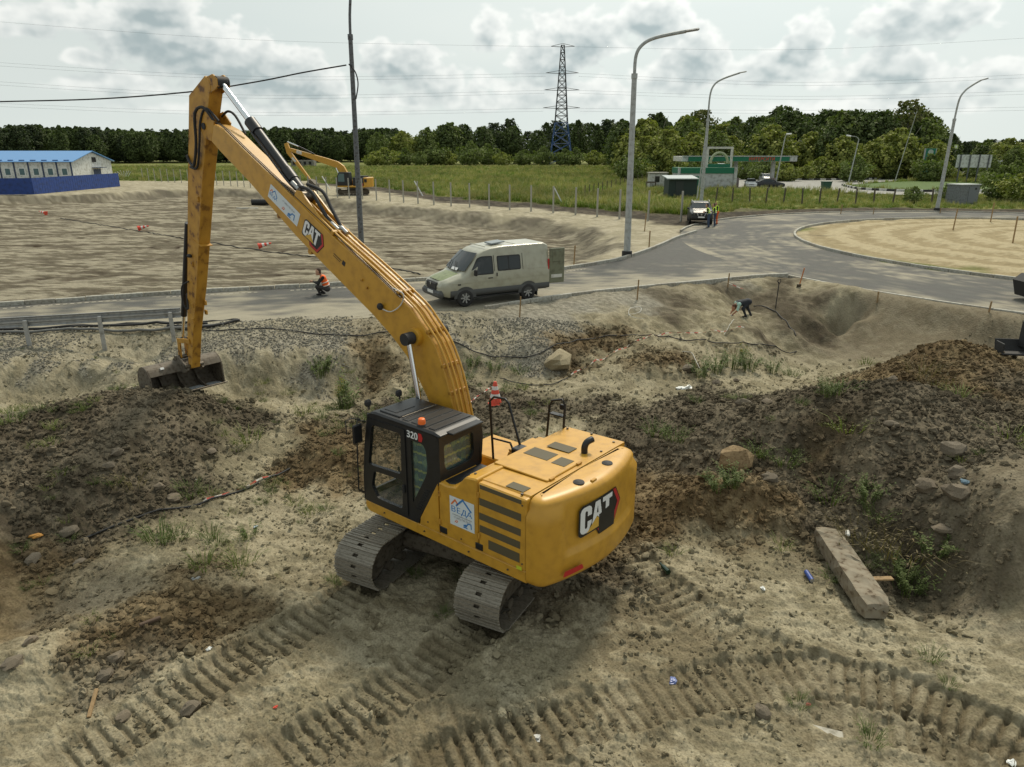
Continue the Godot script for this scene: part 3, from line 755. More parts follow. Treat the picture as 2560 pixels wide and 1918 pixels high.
func soil_color(x: float, z: float) -> Color:
	if is_near or soil_now[0] < 0.01:
		way_mark = 0.0
	# after height(): the soils there are known
	var fine := t4.get_noise_2d(x * 0.8 + 40.0, z * 0.8)
	var mid := t2.get_noise_2d(x * 0.7, z * 0.7 + 30.0)
	var wide := t1.get_noise_2d(x * 0.8 + 12.0, z * 0.8)
	var patch := smoothstep(-0.12, 0.2, mid * 0.7 + wide * 0.6 + fine * 0.25)
	var out := Color(0, 0, 0)
	if is_near:
		var sand := Color(0.285, 0.25, 0.166).lerp(Color(0.395, 0.351, 0.245), patch)
		var dark := Color(0.1, 0.083, 0.058).lerp(Color(0.17, 0.143, 0.102), patch)
		var brown := Color(0.135, 0.096, 0.052).lerp(Color(0.235, 0.176, 0.1), patch)
		var gravel := Color(0.25, 0.235, 0.19).lerp(Color(0.37, 0.345, 0.285), smoothstep(-0.2, 0.3, fine))
		var dirt := Color(0.225, 0.19, 0.123).lerp(Color(0.325, 0.284, 0.193), patch)
		var cut := Color(0.21, 0.177, 0.122).lerp(Color(0.25, 0.215, 0.152), patch)
		out = sand * soil_now[0] + dark * soil_now[1] + brown * soil_now[2] + gravel * soil_now[3] + dirt * soil_now[4] + cut * soil_now[5]
		out = out.lerp(Color(0.15, 0.122, 0.076), rut_mark * 0.8)
	else:
		var streak := smoothstep(-0.2, 0.2, 0.45 * t5.get_noise_2d(x * 0.09, z * 0.8) + 0.6 * t5.get_noise_2d(x * 0.25 + 50.0, z * 2.6) + 0.75 * t2.get_noise_2d(x * 0.3, z * 0.9) + 0.5 * t1.get_noise_2d(x * 0.25, z * 0.4))
		var field := Color(0.165, 0.143, 0.103).lerp(Color(0.375, 0.338, 0.255), streak)
		field = field.lerp(Color(0.12, 0.1, 0.072), 0.75 * smoothstep(0.16, 0.34, t2.get_noise_2d(x * 0.1, z * 0.3)) + 0.6 * way_mark)
		var sand := Color(0.38, 0.34, 0.24).lerp(Color(0.48, 0.43, 0.32), patch)
		var g1 := smoothstep(-0.25, 0.25, t1.get_noise_2d(x * 0.25, z * 0.25) + 0.4 * mid)
		var grass := Color(0.13, 0.165, 0.038).lerp(Color(0.27, 0.27, 0.105), g1)
		var dark := Color(0.065, 0.055, 0.042).lerp(Color(0.125, 0.105, 0.08), patch)
		var island := Color(0.38, 0.31, 0.185).lerp(Color(0.52, 0.44, 0.285), smoothstep(-0.3, 0.2, mid + 0.5 * sin(Vector2(x, z).distance_to(RING) * 2.4)))
		var bank := Color(0.15, 0.132, 0.1).lerp(Color(0.24, 0.215, 0.16), patch)  # shade of the bank facing the viewer, painted in as a darker tone
		out = field * soil_now[0] + sand * soil_now[1] + grass * soil_now[2] + dark * soil_now[3] + island * soil_now[4] + bank * soil_now[5]
	out *= 0.94 + 0.22 * fine
	out.a = 1.0
	return out

func ground_y(x: float, z: float) -> float:
	return height(x, z)

func on_ground(x: float, z: float, sink := 0.0) -> Vector3:
	return Vector3(x, height(x, z) - sink, z)

func make_ground() -> void:
	t1 = noise(0.33, 4, 101)
	t2 = noise(1.5, 4, 102)
	t3 = noise(0.7, 3, 103)
	t4 = noise(5.5, 3, 104)
	t5 = noise(0.9, 3, 105)
	survey()
	lay_far()
	var deep := PackedFloat32Array()
	var d := 3.0
	while d < 62.0:
		deep.append(d)
		d *= 1.0 + GROUND_STEP
	while d < 420.0:
		deep.append(d)
		d *= 1.0 + GROUND_STEP * 2.6
	while d < 4500.0:
		deep.append(d)
		d *= 1.12
	var wide := int(1.9 / GROUND_STEP)
	var v := PackedVector3Array()
	var col := PackedColorArray()
	v.resize(deep.size() * wide)
	col.resize(deep.size() * wide)
	for i in deep.size():
		var z := -deep[i]
		var half := 0.93 * deep[i] + 2.5
		for j in wide:
			var x := (float(j) / (wide - 1) * 2.0 - 1.0) * half
			var id := i * wide + j
			v[id] = Vector3(x, height(x, z), z)
			col[id] = soil_color(x, z)
	var nor := PackedVector3Array()
	nor.resize(v.size())
	var idx := PackedInt32Array()
	idx.resize((deep.size() - 1) * (wide - 1) * 6)
	var at := 0
	for i in deep.size():
		for j in wide:
			var id := i * wide + j
			var l := v[id - 1] if j > 0 else v[id]
			var r := v[id + 1] if j < wide - 1 else v[id]
			var f := v[id + wide] if i < deep.size() - 1 else v[id]
			var b := v[id - wide] if i > 0 else v[id]
			nor[id] = (r - l).cross(f - b).normalized()
			if i < deep.size() - 1 and j < wide - 1:
				idx[at] = id; idx[at + 1] = id + wide; idx[at + 2] = id + 1
				idx[at + 3] = id + 1; idx[at + 4] = id + wide; idx[at + 5] = id + wide + 1
				at += 6
	var arr := []
	arr.resize(Mesh.ARRAY_MAX)
	arr[Mesh.ARRAY_VERTEX] = v
	arr[Mesh.ARRAY_NORMAL] = nor
	arr[Mesh.ARRAY_COLOR] = col
	arr[Mesh.ARRAY_INDEX] = idx
	var m := ArrayMesh.new()
	m.add_surface_from_arrays(Mesh.PRIMITIVE_TRIANGLES, arr)
	var soil := StandardMaterial3D.new()
	soil.vertex_color_use_as_albedo = true
	soil.albedo_texture = M.grain
	soil.uv1_triplanar = true
	soil.uv1_world_triplanar = true
	soil.uv1_scale = Vector3.ONE * 0.55
	soil.roughness = 0.96
	soil.metallic_specular = 0.2
	soil.heightmap_enabled = true
	soil.heightmap_texture = M.soil_bump
	soil.heightmap_scale = 2.2
	M.soil = soil
	struct("ground", m, soil, "bare sandy building-site ground with heaps, banks and track prints")

# ------------------------------------------------------------------ roads and kerbs
const FAR_KERB := [Vector2(-70, -11), Vector2(-30, -22.6), Vector2(-19.3, -26.4), Vector2(-14, -28.7), Vector2(-9.9, -30.0), Vector2(-7.4, -30.8), Vector2(-3.7, -32.1), Vector2(0.2, -33.5), Vector2(3.4, -35.9), Vector2(6.1, -38.9), Vector2(8.7, -43.5), Vector2(11, -48.3), Vector2(13.4, -52.5)]

func resample(line: Array, step: float) -> Array:
	var out: Array = []
	var curve := Curve2D.new()
	curve.bake_interval = 0.1
	for i in line.size():
		var a: Vector2 = line[maxi(i - 1, 0)]
		var b: Vector2 = line[mini(i + 1, line.size() - 1)]
		var t := (b - a) / 6.0
		curve.add_point(line[i], -t, t)
	var total := curve.get_baked_length()
	var k := int(total / step)
	for i in k + 1:
		out.append(curve.sample_baked(i * total / k, true))
	return out

func resample_n(line: Array, k: int) -> Array:
	var curve := Curve2D.new()
	for i in line.size():
		var a: Vector2 = line[maxi(i - 1, 0)]
		var b: Vector2 = line[mini(i + 1, line.size() - 1)]
		var t := (b - a) / 6.0
		curve.add_point(line[i], -t, t)
	var total := curve.get_baked_length()
	var out: Array = []
	for i in k:
		out.append(curve.sample_baked(total * i / (k - 1), true))
	return out

func road_color(x: float, z: float, dust: float) -> Color:
	var wide := t1.get_noise_2d(x * 0.5, z * 0.5)
	var mid := t2.get_noise_2d(x * 0.35, z * 0.9)
	var d := clampf(dust + wide * 0.6 + mid * 0.55, 0.0, 1.0)
	var c := Color(0.085, 0.084, 0.076).lerp(Color(0.36, 0.325, 0.24), smoothstep(0.08, 0.9, d))
	c *= 0.92 + 0.2 * t4.get_noise_2d(x * 0.5, z * 0.5)
	c.a = 1.0
	return c

func sheet(rows: Array, cols: Array) -> ArrayMesh:
	var nr := rows.size()
	var nc: int = rows[0].size()
	var v := PackedVector3Array()
	var n := PackedVector3Array()
	var c := PackedColorArray()
	var idx := PackedInt32Array()
	for i in nr:
		for j in nc:
			v.append(rows[i][j])
			c.append(cols[i][j])
			n.append(Vector3.UP)
	var r0: Vector3 = rows[0][0]
	var r1: Vector3 = rows[0][1]
	var r2: Vector3 = rows[1][0]
	var up: bool = (r1 - r0).cross(r2 - r0).y > 0.0
	for i in nr - 1:
		for j in nc - 1:
			var a := i * nc + j
			up = (v[a + 1] - v[a]).cross(v[a + nc + 1] - v[a]).y + (v[a + nc + 1] - v[a]).cross(v[a + nc] - v[a]).y > 0.0
			if up:
				idx.append_array([a, a + nc, a + 1, a + 1, a + nc, a + nc + 1])
			else:
				idx.append_array([a, a + 1, a + nc, a + 1, a + nc + 1, a + nc])
	var arr := []
	arr.resize(Mesh.ARRAY_MAX)
	arr[Mesh.ARRAY_VERTEX] = v
	arr[Mesh.ARRAY_NORMAL] = n
	arr[Mesh.ARRAY_COLOR] = c
	arr[Mesh.ARRAY_INDEX] = idx
	var m := ArrayMesh.new()
	m.add_surface_from_arrays(Mesh.PRIMITIVE_TRIANGLES, arr)
	return m

func kerb(called: String, line: Array, top: float, label: String, skip: Array = []) -> void:
	var root := Node3D.new()
	root.name = numbered(called)
	add_child(root)
	root.set_meta("kind", "structure")
	root.set_meta("label", label)
	var pts := resample(line, 1.0)
	var shapes: Array = []
	for k in 3:
		var b := MB.new()
		b.box(Vector3(0, -0.15, 0), Vector3(0.985 - 0.004 * k, 0.3, 0.15), 0.012)
		shapes.append(b.mesh())
	for i in pts.size() - 1:
		if i in skip:
			continue
		var a: Vector2 = pts[i]
		var b: Vector2 = pts[i + 1]
		var m := (a + b) * 0.5
		var o := part(root, "kerb_stone", shapes[i % 3], M.kerb if i % 4 else M.kerb_dirty, Vector3(m.x, top + rng.randf_range(-0.008, 0.008), m.y))
		o.rotation.y = -(b - a).angle() + rng.randf_range(-0.006, 0.006)
		o.scale.x = a.distance_to(b)

func make_roads() -> void:
	M.asphalt = StandardMaterial3D.new()
	M.asphalt.vertex_color_use_as_albedo = true
	M.asphalt.albedo_texture = M.grain
	M.asphalt.uv1_triplanar = true
	M.asphalt.uv1_world_triplanar = true
	M.asphalt.uv1_scale = Vector3.ONE * 1.4
	M.asphalt.roughness = 0.85
	M.asphalt.heightmap_enabled = true
	M.asphalt.heightmap_texture = M.asphalt_bump
	M.asphalt.heightmap_scale = 0.6
	M.kerb = mat(0.42, 0.41, 0.36, 0.9, 0.0, 0.5, 0.9)
	M.kerb_dirty = mat(0.35, 0.33, 0.28, 0.9, 0.0, 0.5, 0.9)
	# approach road
	var near_side: Array = EDGE.slice(0, 8)
	near_side[0] = Vector2(-70, -10)
	near_side.append_array([Vector2(12.9, -33.2), Vector2(14.6, -35.2), Vector2(13.9, -41), Vector2(14, -46), Vector2(14.8, -52)])
	var a := resample_n(FAR_KERB, 300)
	var b := resample_n(near_side, 300)
	var rows: Array = []
	var cols: Array = []
	for i in 300:
		var line: Array = []
		var cl: Array = []
		for j in 41:
			var f := j / 40.0
			var p: Vector2 = a[i].lerp(b[i], f)
			line.append(Vector3(p.x, ROAD - 0.004, p.y))
			var dust := 0.3 + 0.75 * smoothstep(0.3, 0.95, f)
			dust -= 0.25 * smoothstep(0.05, 0.0, f)
			dust -= 0.4 * smoothstep(1.0, 7.0, p.x) * smoothstep(-31.5, -36.0, p.y)
			cl.append(road_color(p.x, p.y, dust))
		rows.append(line)
		cols.append(cl)
	struct("approach_road", sheet(rows, cols), M.asphalt, "dusty asphalt approach road leading to the roundabout")
	rows = []
	cols = []
	for i in 361:
		var ang := TAU * i / 360.0
		var line: Array = []
		var cl: Array = []
		for j in 31:
			var r := lerpf(R_IN, R_OUT - 0.15, j / 30.0)
			var x := RING.x + cos(ang) * r
			var z := RING.y + sin(ang) * r
			line.append(Vector3(x, ROAD, z))
			var dust := 0.2 + 0.25 * smoothstep(0.85, 1.0, j / 30.0) + 0.16 * smoothstep(0.12, 0.0, j / 30.0)
			dust += 0.5 * maxf(0.0, t5.get_noise_2d(ang * 5.0, r * 1.1)) + 0.25 * t5.get_noise_2d(ang * 9.0 + 7.0, r * 3.0)
			cl.append(road_color(x + 40.0, z, dust))
		rows.append(line)
		cols.append(cl)
	struct("roundabout_road", sheet(rows, cols), M.asphalt, "dark new asphalt ring of the roundabout")
	kerb("far_kerb", FAR_KERB.slice(1), ROAD + 0.15, "pale concrete kerb along the far side of the approach road", [])
	kerb("near_kerb", EDGE.slice(5, 8) + [Vector2(11.2, -32.75), Vector2(12.95, -33.25)], ROAD + 0.13, "concrete kerb along the edge of the dug pit")
	var ring: Array = []
	for i in 61:
		ring.append(RING + Vector2.from_angle(TAU * i / 60.0) * (R_IN - 0.05))
	kerb("island_kerb", ring, ROAD + 0.15, "concrete kerb round the sandy traffic island")
	ring = []
	for i in 40:
		ring.append(RING + Vector2.from_angle(deg_to_rad(lerpf(-160.0, -20.0, i / 39.0))) * R_OUT)
	kerb("outer_kerb", ring, ROAD + 0.1, "low concrete kerb round the far outside of the roundabout")
	ring = []
	for i in 24:
		ring.append(RING + Vector2.from_angle(deg_to_rad(lerpf(157.0, 80.0, i / 23.0))) * R_OUT)
	kerb("pit_side_kerb", ring, ROAD + 0.04, "flush concrete kerb between the roundabout and the dug slope")
	# dried mud printed along the gutter by tyre lugs
	var g := MB.new()
	var line := resample(FAR_KERB.slice(2, 9), 0.24)
	for i in line.size() - 1:
		var p: Vector2 = line[i]
		var dir: Vector2 = (line[i + 1] - p).normalized()
		var side := Vector2(-dir.y, dir.x)
		if side.y < 0.0:
			side = -side
		if t1.get_noise_2d(p.x * 0.5, p.y * 0.5 + 5.0) < -0.2:
			continue
		var q := p + side * 0.62
		var e := dir * 0.07
		var s := side * 0.06
		g.quad(Vector3(q.x - e.x - s.x, ROAD + 0.004, q.y - e.y - s.y), Vector3(q.x + e.x - s.x, ROAD + 0.004, q.y + e.y - s.y), Vector3(q.x + e.x + s.x, ROAD + 0.006, q.y + e.y + s.y), Vector3(q.x - e.x + s.x, ROAD + 0.006, q.y - e.y + s.y))
	struct("tyre_mud_marking", g, mat(0.4, 0.37, 0.3, 0.95), "row of pale dried mud prints along the gutter")

# ------------------------------------------------------------------ the big excavator
# local axes: x forward, y up, z to the machine's right; measured as (forward, left, up)
func fl(x: float, left: float, up: float) -> Vector3:
	return Vector3(x, up, -left)

func poly(list: Array) -> PackedVector2Array:
	var p := PackedVector2Array()
	for q in list:
		p.append(Vector2(q[0], q[1]))
	return p

# an outline with openings, as one polygon with hair-thin slits
func holed(outer: PackedVector2Array, holes: Array) -> PackedVector2Array:
	var p := outer.duplicate()
	if Geometry2D.is_polygon_clockwise(p):
		p.reverse()
	for h in holes:
		var hole: PackedVector2Array = h.duplicate()
		if not Geometry2D.is_polygon_clockwise(hole):
			hole.reverse()
		var best := 1e9
		var bi := 0
		var bj := 0
		for i in p.size():
			for j in hole.size():
				var d := p[i].distance_to(hole[j])
				if d < best:
					best = d
					bi = i
					bj = j
		var out := PackedVector2Array()
		for i in bi + 1:
			out.append(p[i])
		for k in hole.size():
			out.append(hole[(bj + k) % hole.size()])
		var nudge := (p[bi] - hole[bj]).orthogonal().normalized() * 0.0006
		out.append(hole[bj] - nudge)
		out.append(p[bi] - nudge)
		for i in range(bi + 1, p.size()):
			out.append(p[i])
		p = out
	return p

func rounded(list: Array, r: float) -> PackedVector2Array:
	var p := poly(list)
	var out := PackedVector2Array()
	var k := p.size()
	for i in k:
		var a := p[(i + k - 1) % k] - p[i]
		var b := p[(i + 1) % k] - p[i]
		var q := minf(r, minf(a.length(), b.length()) * 0.45)
		for s in 4:
			var t := s / 3.0
			var u := p[i] + a.normalized() * q
			var w := p[i] + b.normalized() * q
			out.append(u.lerp(p[i], t).lerp(p[i].lerp(w, t), t))
	return out

# flat shapes on a plane: origin, right and up vectors
func decal(shape: Array, o: Vector3, r: Vector3, up: Vector3, lift: float, thick := 0.002) -> MB:
	var b := MB.new()
	var nrm := r.cross(up).normalized()
	b.xf = Transform3D(Basis(r, up, nrm), o + nrm * lift)
	for s in shape:
		b.prism(s, 0.0, thick)
	return b

func stroke(pts: Array, w: float) -> PackedVector2Array:
	var l := PackedVector2Array()
	var r := PackedVector2Array()
	for i in pts.size():
		var a: Vector2 = pts[maxi(i - 1, 0)]
		var b: Vector2 = pts[mini(i + 1, pts.size() - 1)]
		var m: Vector2 = pts[i]
		var d1 := (m - a).normalized() if i > 0 else (b - m).normalized()
		var d2 := (b - m).normalized() if i < pts.size() - 1 else d1
		var n1 := d1.orthogonal()
		var n2 := d2.orthogonal()
		var s := n1 + n2
		s = s / maxf(s.dot(n1), 0.4)
		l.append(m + s * w * 0.5)
		r.append(m - s * w * 0.5)
	r.reverse()
	l.append_array(r)
	return l

const LETTER_C := [[0.48, 0.62], [0.48, 0.84], [0.44, 0.94], [0.35, 1.0], [0.13, 1.0], [0.04, 0.94], [0, 0.84], [0, 0.16], [0.04, 0.06], [0.13, 0], [0.3, 0], [0.37, 0.06], [0.48, 0.3], [0.48, 0.42], [0.3, 0.42], [0.3, 0.22], [0.27, 0.17], [0.22, 0.17], [0.19, 0.22], [0.19, 0.78], [0.22, 0.83], [0.27, 0.83], [0.3, 0.78], [0.3, 0.62]]
const LETTER_A := [[0.5, 0.2], [0.64, 1.0], [0.87, 1.0], [1.01, 0.14], [0.86, 0.3], [0.745, 0.44], [0.64, 0.34]]
const LETTER_T := [[1.0, 1.0], [1.5, 1.0], [1.5, 0.82], [1.34, 0.82], [1.34, 0.0], [1.16, 0.03], [1.16, 0.82], [1.0, 0.82]]
const EMBLEM_BACK := [[-0.06, 0.0], [0.05, -0.1], [0.35, -0.09], [0.73, -0.09], [0.85, -0.34], [1.64, -0.35], [2.02, 0.47], [1.7, 1.1], [0.08, 1.08], [-0.06, 0.95]]
const EMBLEM_RED := [[0.78, -0.09], [0.88, -0.31], [1.61, -0.32], [1.98, 0.47], [1.67, 1.07], [1.53, 1.07], [1.82, 0.48], [1.53, -0.17], [1.0, -0.16], [0.95, -0.07]]
const EMBLEM_FOLD := [[0.27, -0.03], [0.73, 0.42], [1.15, -0.01]]

func emblem(parent: Node3D, o: Vector3, r: Vector3, up: Vector3) -> void:
	var e := part(parent, "emblem", decal([poly(EMBLEM_BACK)], o, r, up, 0.003), M.black, Vector3.ZERO, "black and red maker's emblem with white letters")
	part(e, "red_border", decal([poly(EMBLEM_RED)], o, r, up, 0.006), M.red)
	part(e, "gold_triangle", decal([poly(EMBLEM_FOLD)], o, r, up, 0.006), M.gold)
	for l in [LETTER_C, LETTER_A, LETTER_T]:
		part(e, "letter", decal([poly(l)], o, r, up, 0.006), M.white)
	part(e, "letter_opening", decal([poly([[0.715, 0.56], [0.79, 0.56], [0.75, 0.82]])], o, r, up, 0.0085), M.black)

var fonts := {}
func lettering(parent: Node3D, text: String, high: float, o: Vector3, r: Vector3, up: Vector3, material: Material, lift := 0.006, bold := true, squeeze := 1.0) -> void:
	# centred on o
	var key := "b" if bold else "n"
	if not fonts.has(key):
		var sf := SystemFont.new()
		sf.font_names = PackedStringArray(["Droid Sans"])
		sf.font_weight = 700 if bold else 400
		fonts[key] = sf
	var tm := TextMesh.new()
	tm.font = fonts[key]
	tm.text = text
	tm.font_size = 32
	tm.pixel_size = high / 23.0
	tm.depth = 0.002
	tm.curve_step = 2.0
	var q := part(parent, "lettering", tm, material)
	var nrm := r.normalized().cross(up.normalized()).normalized()
	q.transform = Transform3D(Basis(r.normalized() * squeeze, up.normalized(), nrm), o + nrm * lift)

# the owner's white banner: w by h, o is its lower left corner
func banner(parent: Node3D, o: Vector3, r: Vector3, up: Vector3, w: float, h: float, wide: bool) -> void:
	var rn := r.normalized()
	var un := up.normalized()
	var b := part(parent, "banner", decal([PackedVector2Array([Vector2(0, 0), Vector2(w, 0), Vector2(w, h), Vector2(0, h)])], o, rn, un, 0.003), M.banner, Vector3.ZERO, "white printed company banner with blue and orange roof logo")
	var s := w if not wide else h
	var at := Vector2(0.05, 0.42) * s if not wide else Vector2(0.08, 0.22) * s
	var k := s * (0.9 if not wide else 1.0)
	part(b, "orange_roof", decal([stroke([at + Vector2(0.02, 0.3) * k, at + Vector2(0.2, 0.5) * k, at + Vector2(0.33, 0.36) * k], 0.06 * k)], o, rn, un, 0.006), M.orange_print)
	part(b, "blue_roof", decal([stroke([at + Vector2(0.24, 0.3) * k, at + Vector2(0.55, 0.6) * k, at + Vector2(0.93, 0.26) * k], 0.065 * k)], o, rn, un, 0.006), M.blue_print)
	lettering(b, "ВЕДА", 0.2 * k, o + rn * (at.x + 0.47 * k) + un * (at.y + 0.14 * k), rn, un, M.blue_print, 0.006, false, 1.45)
	if wide:
		lettering(b, "+7 (495) 799-78-97", 0.13 * h, o + rn * (w * 0.64) + un * (h * 0.72), rn, un, M.grey_print, 0.006, false, 1.0)
	else:
		lettering(b, "СТРОИТЕЛЬНАЯ КОМПАНИЯ", 0.045 * h, o + rn * (w * 0.5) + un * (h * 0.38), rn, un, M.grey_print, 0.006, false, 1.0)
		lettering(b, "+7 (495) 799-78-97", 0.07 * h, o + rn * (w * 0.5) + un * (h * 0.29), rn, un, M.grey_print, 0.006, false, 0.9)
	# small drawn digger
	var d := Vector2(w * 0.55, h * 0.06) if not wide else Vector2(w * 0.66, h * 0.08)
	var m := (w * 0.38) if not wide else (h * 0.9)
	part(b, "digger_print", decal([PackedVector2Array([d, d + Vector2(0.45, 0) * m, d + Vector2(0.42, 0.1) * m, d + Vector2(0.03, 0.1) * m]), PackedVector2Array([d + Vector2(0.03, 0.13) * m, d + Vector2(0.34, 0.13) * m, d + Vector2(0.34, 0.36) * m, d + Vector2(0.03, 0.25) * m]), stroke([d + Vector2(0.34, 0.2) * m, d + Vector2(0.52, 0.48) * m, d + Vector2(0.82, 0.5) * m, d + Vector2(0.86, 0.1) * m], 0.09 * m)], o, rn, un, 0.006), M.blue_print)
	var g := Vector2(w * 0.2, h * 0.12) if not wide else Vector2(w * 0.47, h * 0.16)
	part(b, "orange_print", decal([stroke([g, g + Vector2(0.08, 0.12) * m, g + Vector2(0.2, 0.02) * m, g + Vector2(0.32, 0.16) * m], 0.06 * m), stroke([g + Vector2(0.1, 0.22) * m, g + Vector2(0.34, 0.2) * m], 0.05 * m)], o, rn, un, 0.006), M.orange_print)

func hose(parent: Node3D, called: String, pts: Array, r: float, m: Material, steps := 5) -> MeshInstance3D:
	return part(parent, called, MB.new().tube(smooth_line(pts, steps), r, 8), m)

func smooth_line(pts: Array, steps := 5) -> Array:
	var c := Curve3D.new()
	for i in pts.size():
		var t: Vector3 = (pts[mini(i + 1, pts.size() - 1)] - pts[maxi(i - 1, 0)]) / 6.0
		c.add_point(pts[i], -t, t)
	var out: Array = []
	for i in (pts.size() - 1) * steps + 1:
		out.append(c.samplef(float(i) / steps))
	return out

func track_shoe() -> ArrayMesh:
	# x along the track, y outwards, z across; three low bars, two mud holes
	var b := MB.new()
	var prof := poly([[-0.098, 0.0], [0.098, 0.0], [0.098, 0.012], [0.07, 0.018], [0.064, 0.038], [0.05, 0.038], [0.044, 0.018], [0.0, 0.018], [-0.006, 0.036], [-0.02, 0.036], [-0.026, 0.018], [-0.07, 0.018], [-0.076, 0.042], [-0.098, 0.042]])
	b.prism(prof, 0.05, 0.395, 0.004)
	b.prism(prof, -0.395, -0.05, 0.004)
	b.prism(poly([[-0.098, 0], [-0.03, 0], [-0.03, 0.018], [-0.07, 0.018], [-0.076, 0.042], [-0.098, 0.042]]), -0.05, 0.05)
	b.prism(poly([[0.025, 0.0], [0.098, 0.0], [0.098, 0.012], [0.07, 0.018], [0.064, 0.038], [0.05, 0.038], [0.044, 0.018], [0.025, 0.018]]), -0.05, 0.05)
	return b.mesh()

func make_track(root: Node3D, side: float, turn: float, half := 1.62, r := 0.40, up := 0.46, shoe: ArrayMesh = null, gauge := 1.19, count := 49, wide := 0.79) -> void:
	var t := Node3D.new()
	t.name = "track"
	root.add_child(t, true)
	t.rotation.y = turn
	var off := -side * gauge
	var total := 4.0 * half + TAU * r
	for i in count:
		var s := fposmod(total * i / count, total)
		var p: Vector2
		var dir: Vector2
		if s < 2.0 * half:
			var f := s / (2.0 * half)
			p = Vector2(-half + s, up + r - 0.035 * sin(f * PI))
			dir = Vector2(1, 0)
		elif s < 2.0 * half + PI * r:
			var a := PI / 2 - (s - 2.0 * half) / r
			p = Vector2(half, up) + Vector2(cos(a), sin(a)) * r
			dir = Vector2(sin(a), -cos(a))
		elif s < 4.0 * half + PI * r:
			p = Vector2(half - (s - 2.0 * half - PI * r), up - r)
			dir = Vector2(-1, 0)
		else:
			var a := -PI / 2 - (s - 4.0 * half - PI * r) / r
			p = Vector2(-half, up) + Vector2(cos(a), sin(a)) * r
			dir = Vector2(sin(a), -cos(a))
		var o := part(t, "track_shoe", shoe, M.track)
		var out2 := Vector2(-dir.y, dir.x)
		o.transform = Transform3D(Basis(Vector3(dir.x, dir.y, 0), Vector3(out2.x, out2.y, 0), Vector3(0, 0, 1)), Vector3(p.x, p.y, off))
	# frame, idler, sprocket and rollers inside the chain
	var f := MB.new()
	f.box(Vector3(0, up - 0.02, off), Vector3(half * 2.0 - 0.1, 0.42, 0.34), 0.05)
	part(t, "track_frame", f, M.mud)
	for e in [-1.0, 1.0]:
		var w := MB.new()
		w.xf = Transform3D(Basis(Vector3.RIGHT, PI / 2), Vector3(half * e, up, off))
		w.lathe([Vector2(0, -0.13), Vector2(0.12, -0.13), Vector2(0.15, -0.09), Vector2(r - 0.1, -0.07), Vector2(r - 0.06, -0.12), Vector2(r - 0.03, -0.12), Vector2(r - 0.03, 0.12), Vector2(r - 0.06, 0.12), Vector2(r - 0.1, 0.07), Vector2(0.15, 0.09), Vector2(0.12, 0.13), Vector2(0, 0.13)], 20)
		part(t, "sprocket" if e > 0 else "idler_wheel", w, M.mud)
	var rollers := MB.new()
	for i in 8:
		var x := lerpf(-half + 0.35, half - 0.35, i / 7.0)
		rollers.cyl(Vector3(x, up - r + 0.12, off - 0.2), Vector3(x, up - r + 0.12, off + 0.2), 0.09, 10)
	part(t, "roller_row", rollers, M.mud)
	# towing eye and the chain link band
	var eye := MB.new()
	eye.prism(poly([[-half - 0.02 + 0.55, up - 0.1], [-half + 0.72, up - 0.16], [-half + 0.9, up - 0.02], [-half + 0.9, up + 0.2], [-half + 0.5, up + 0.22]]), off + 0.18 * side - 0.03, off + 0.18 * side + 0.03)
	part(t, "towing_eye", eye, M.mud)

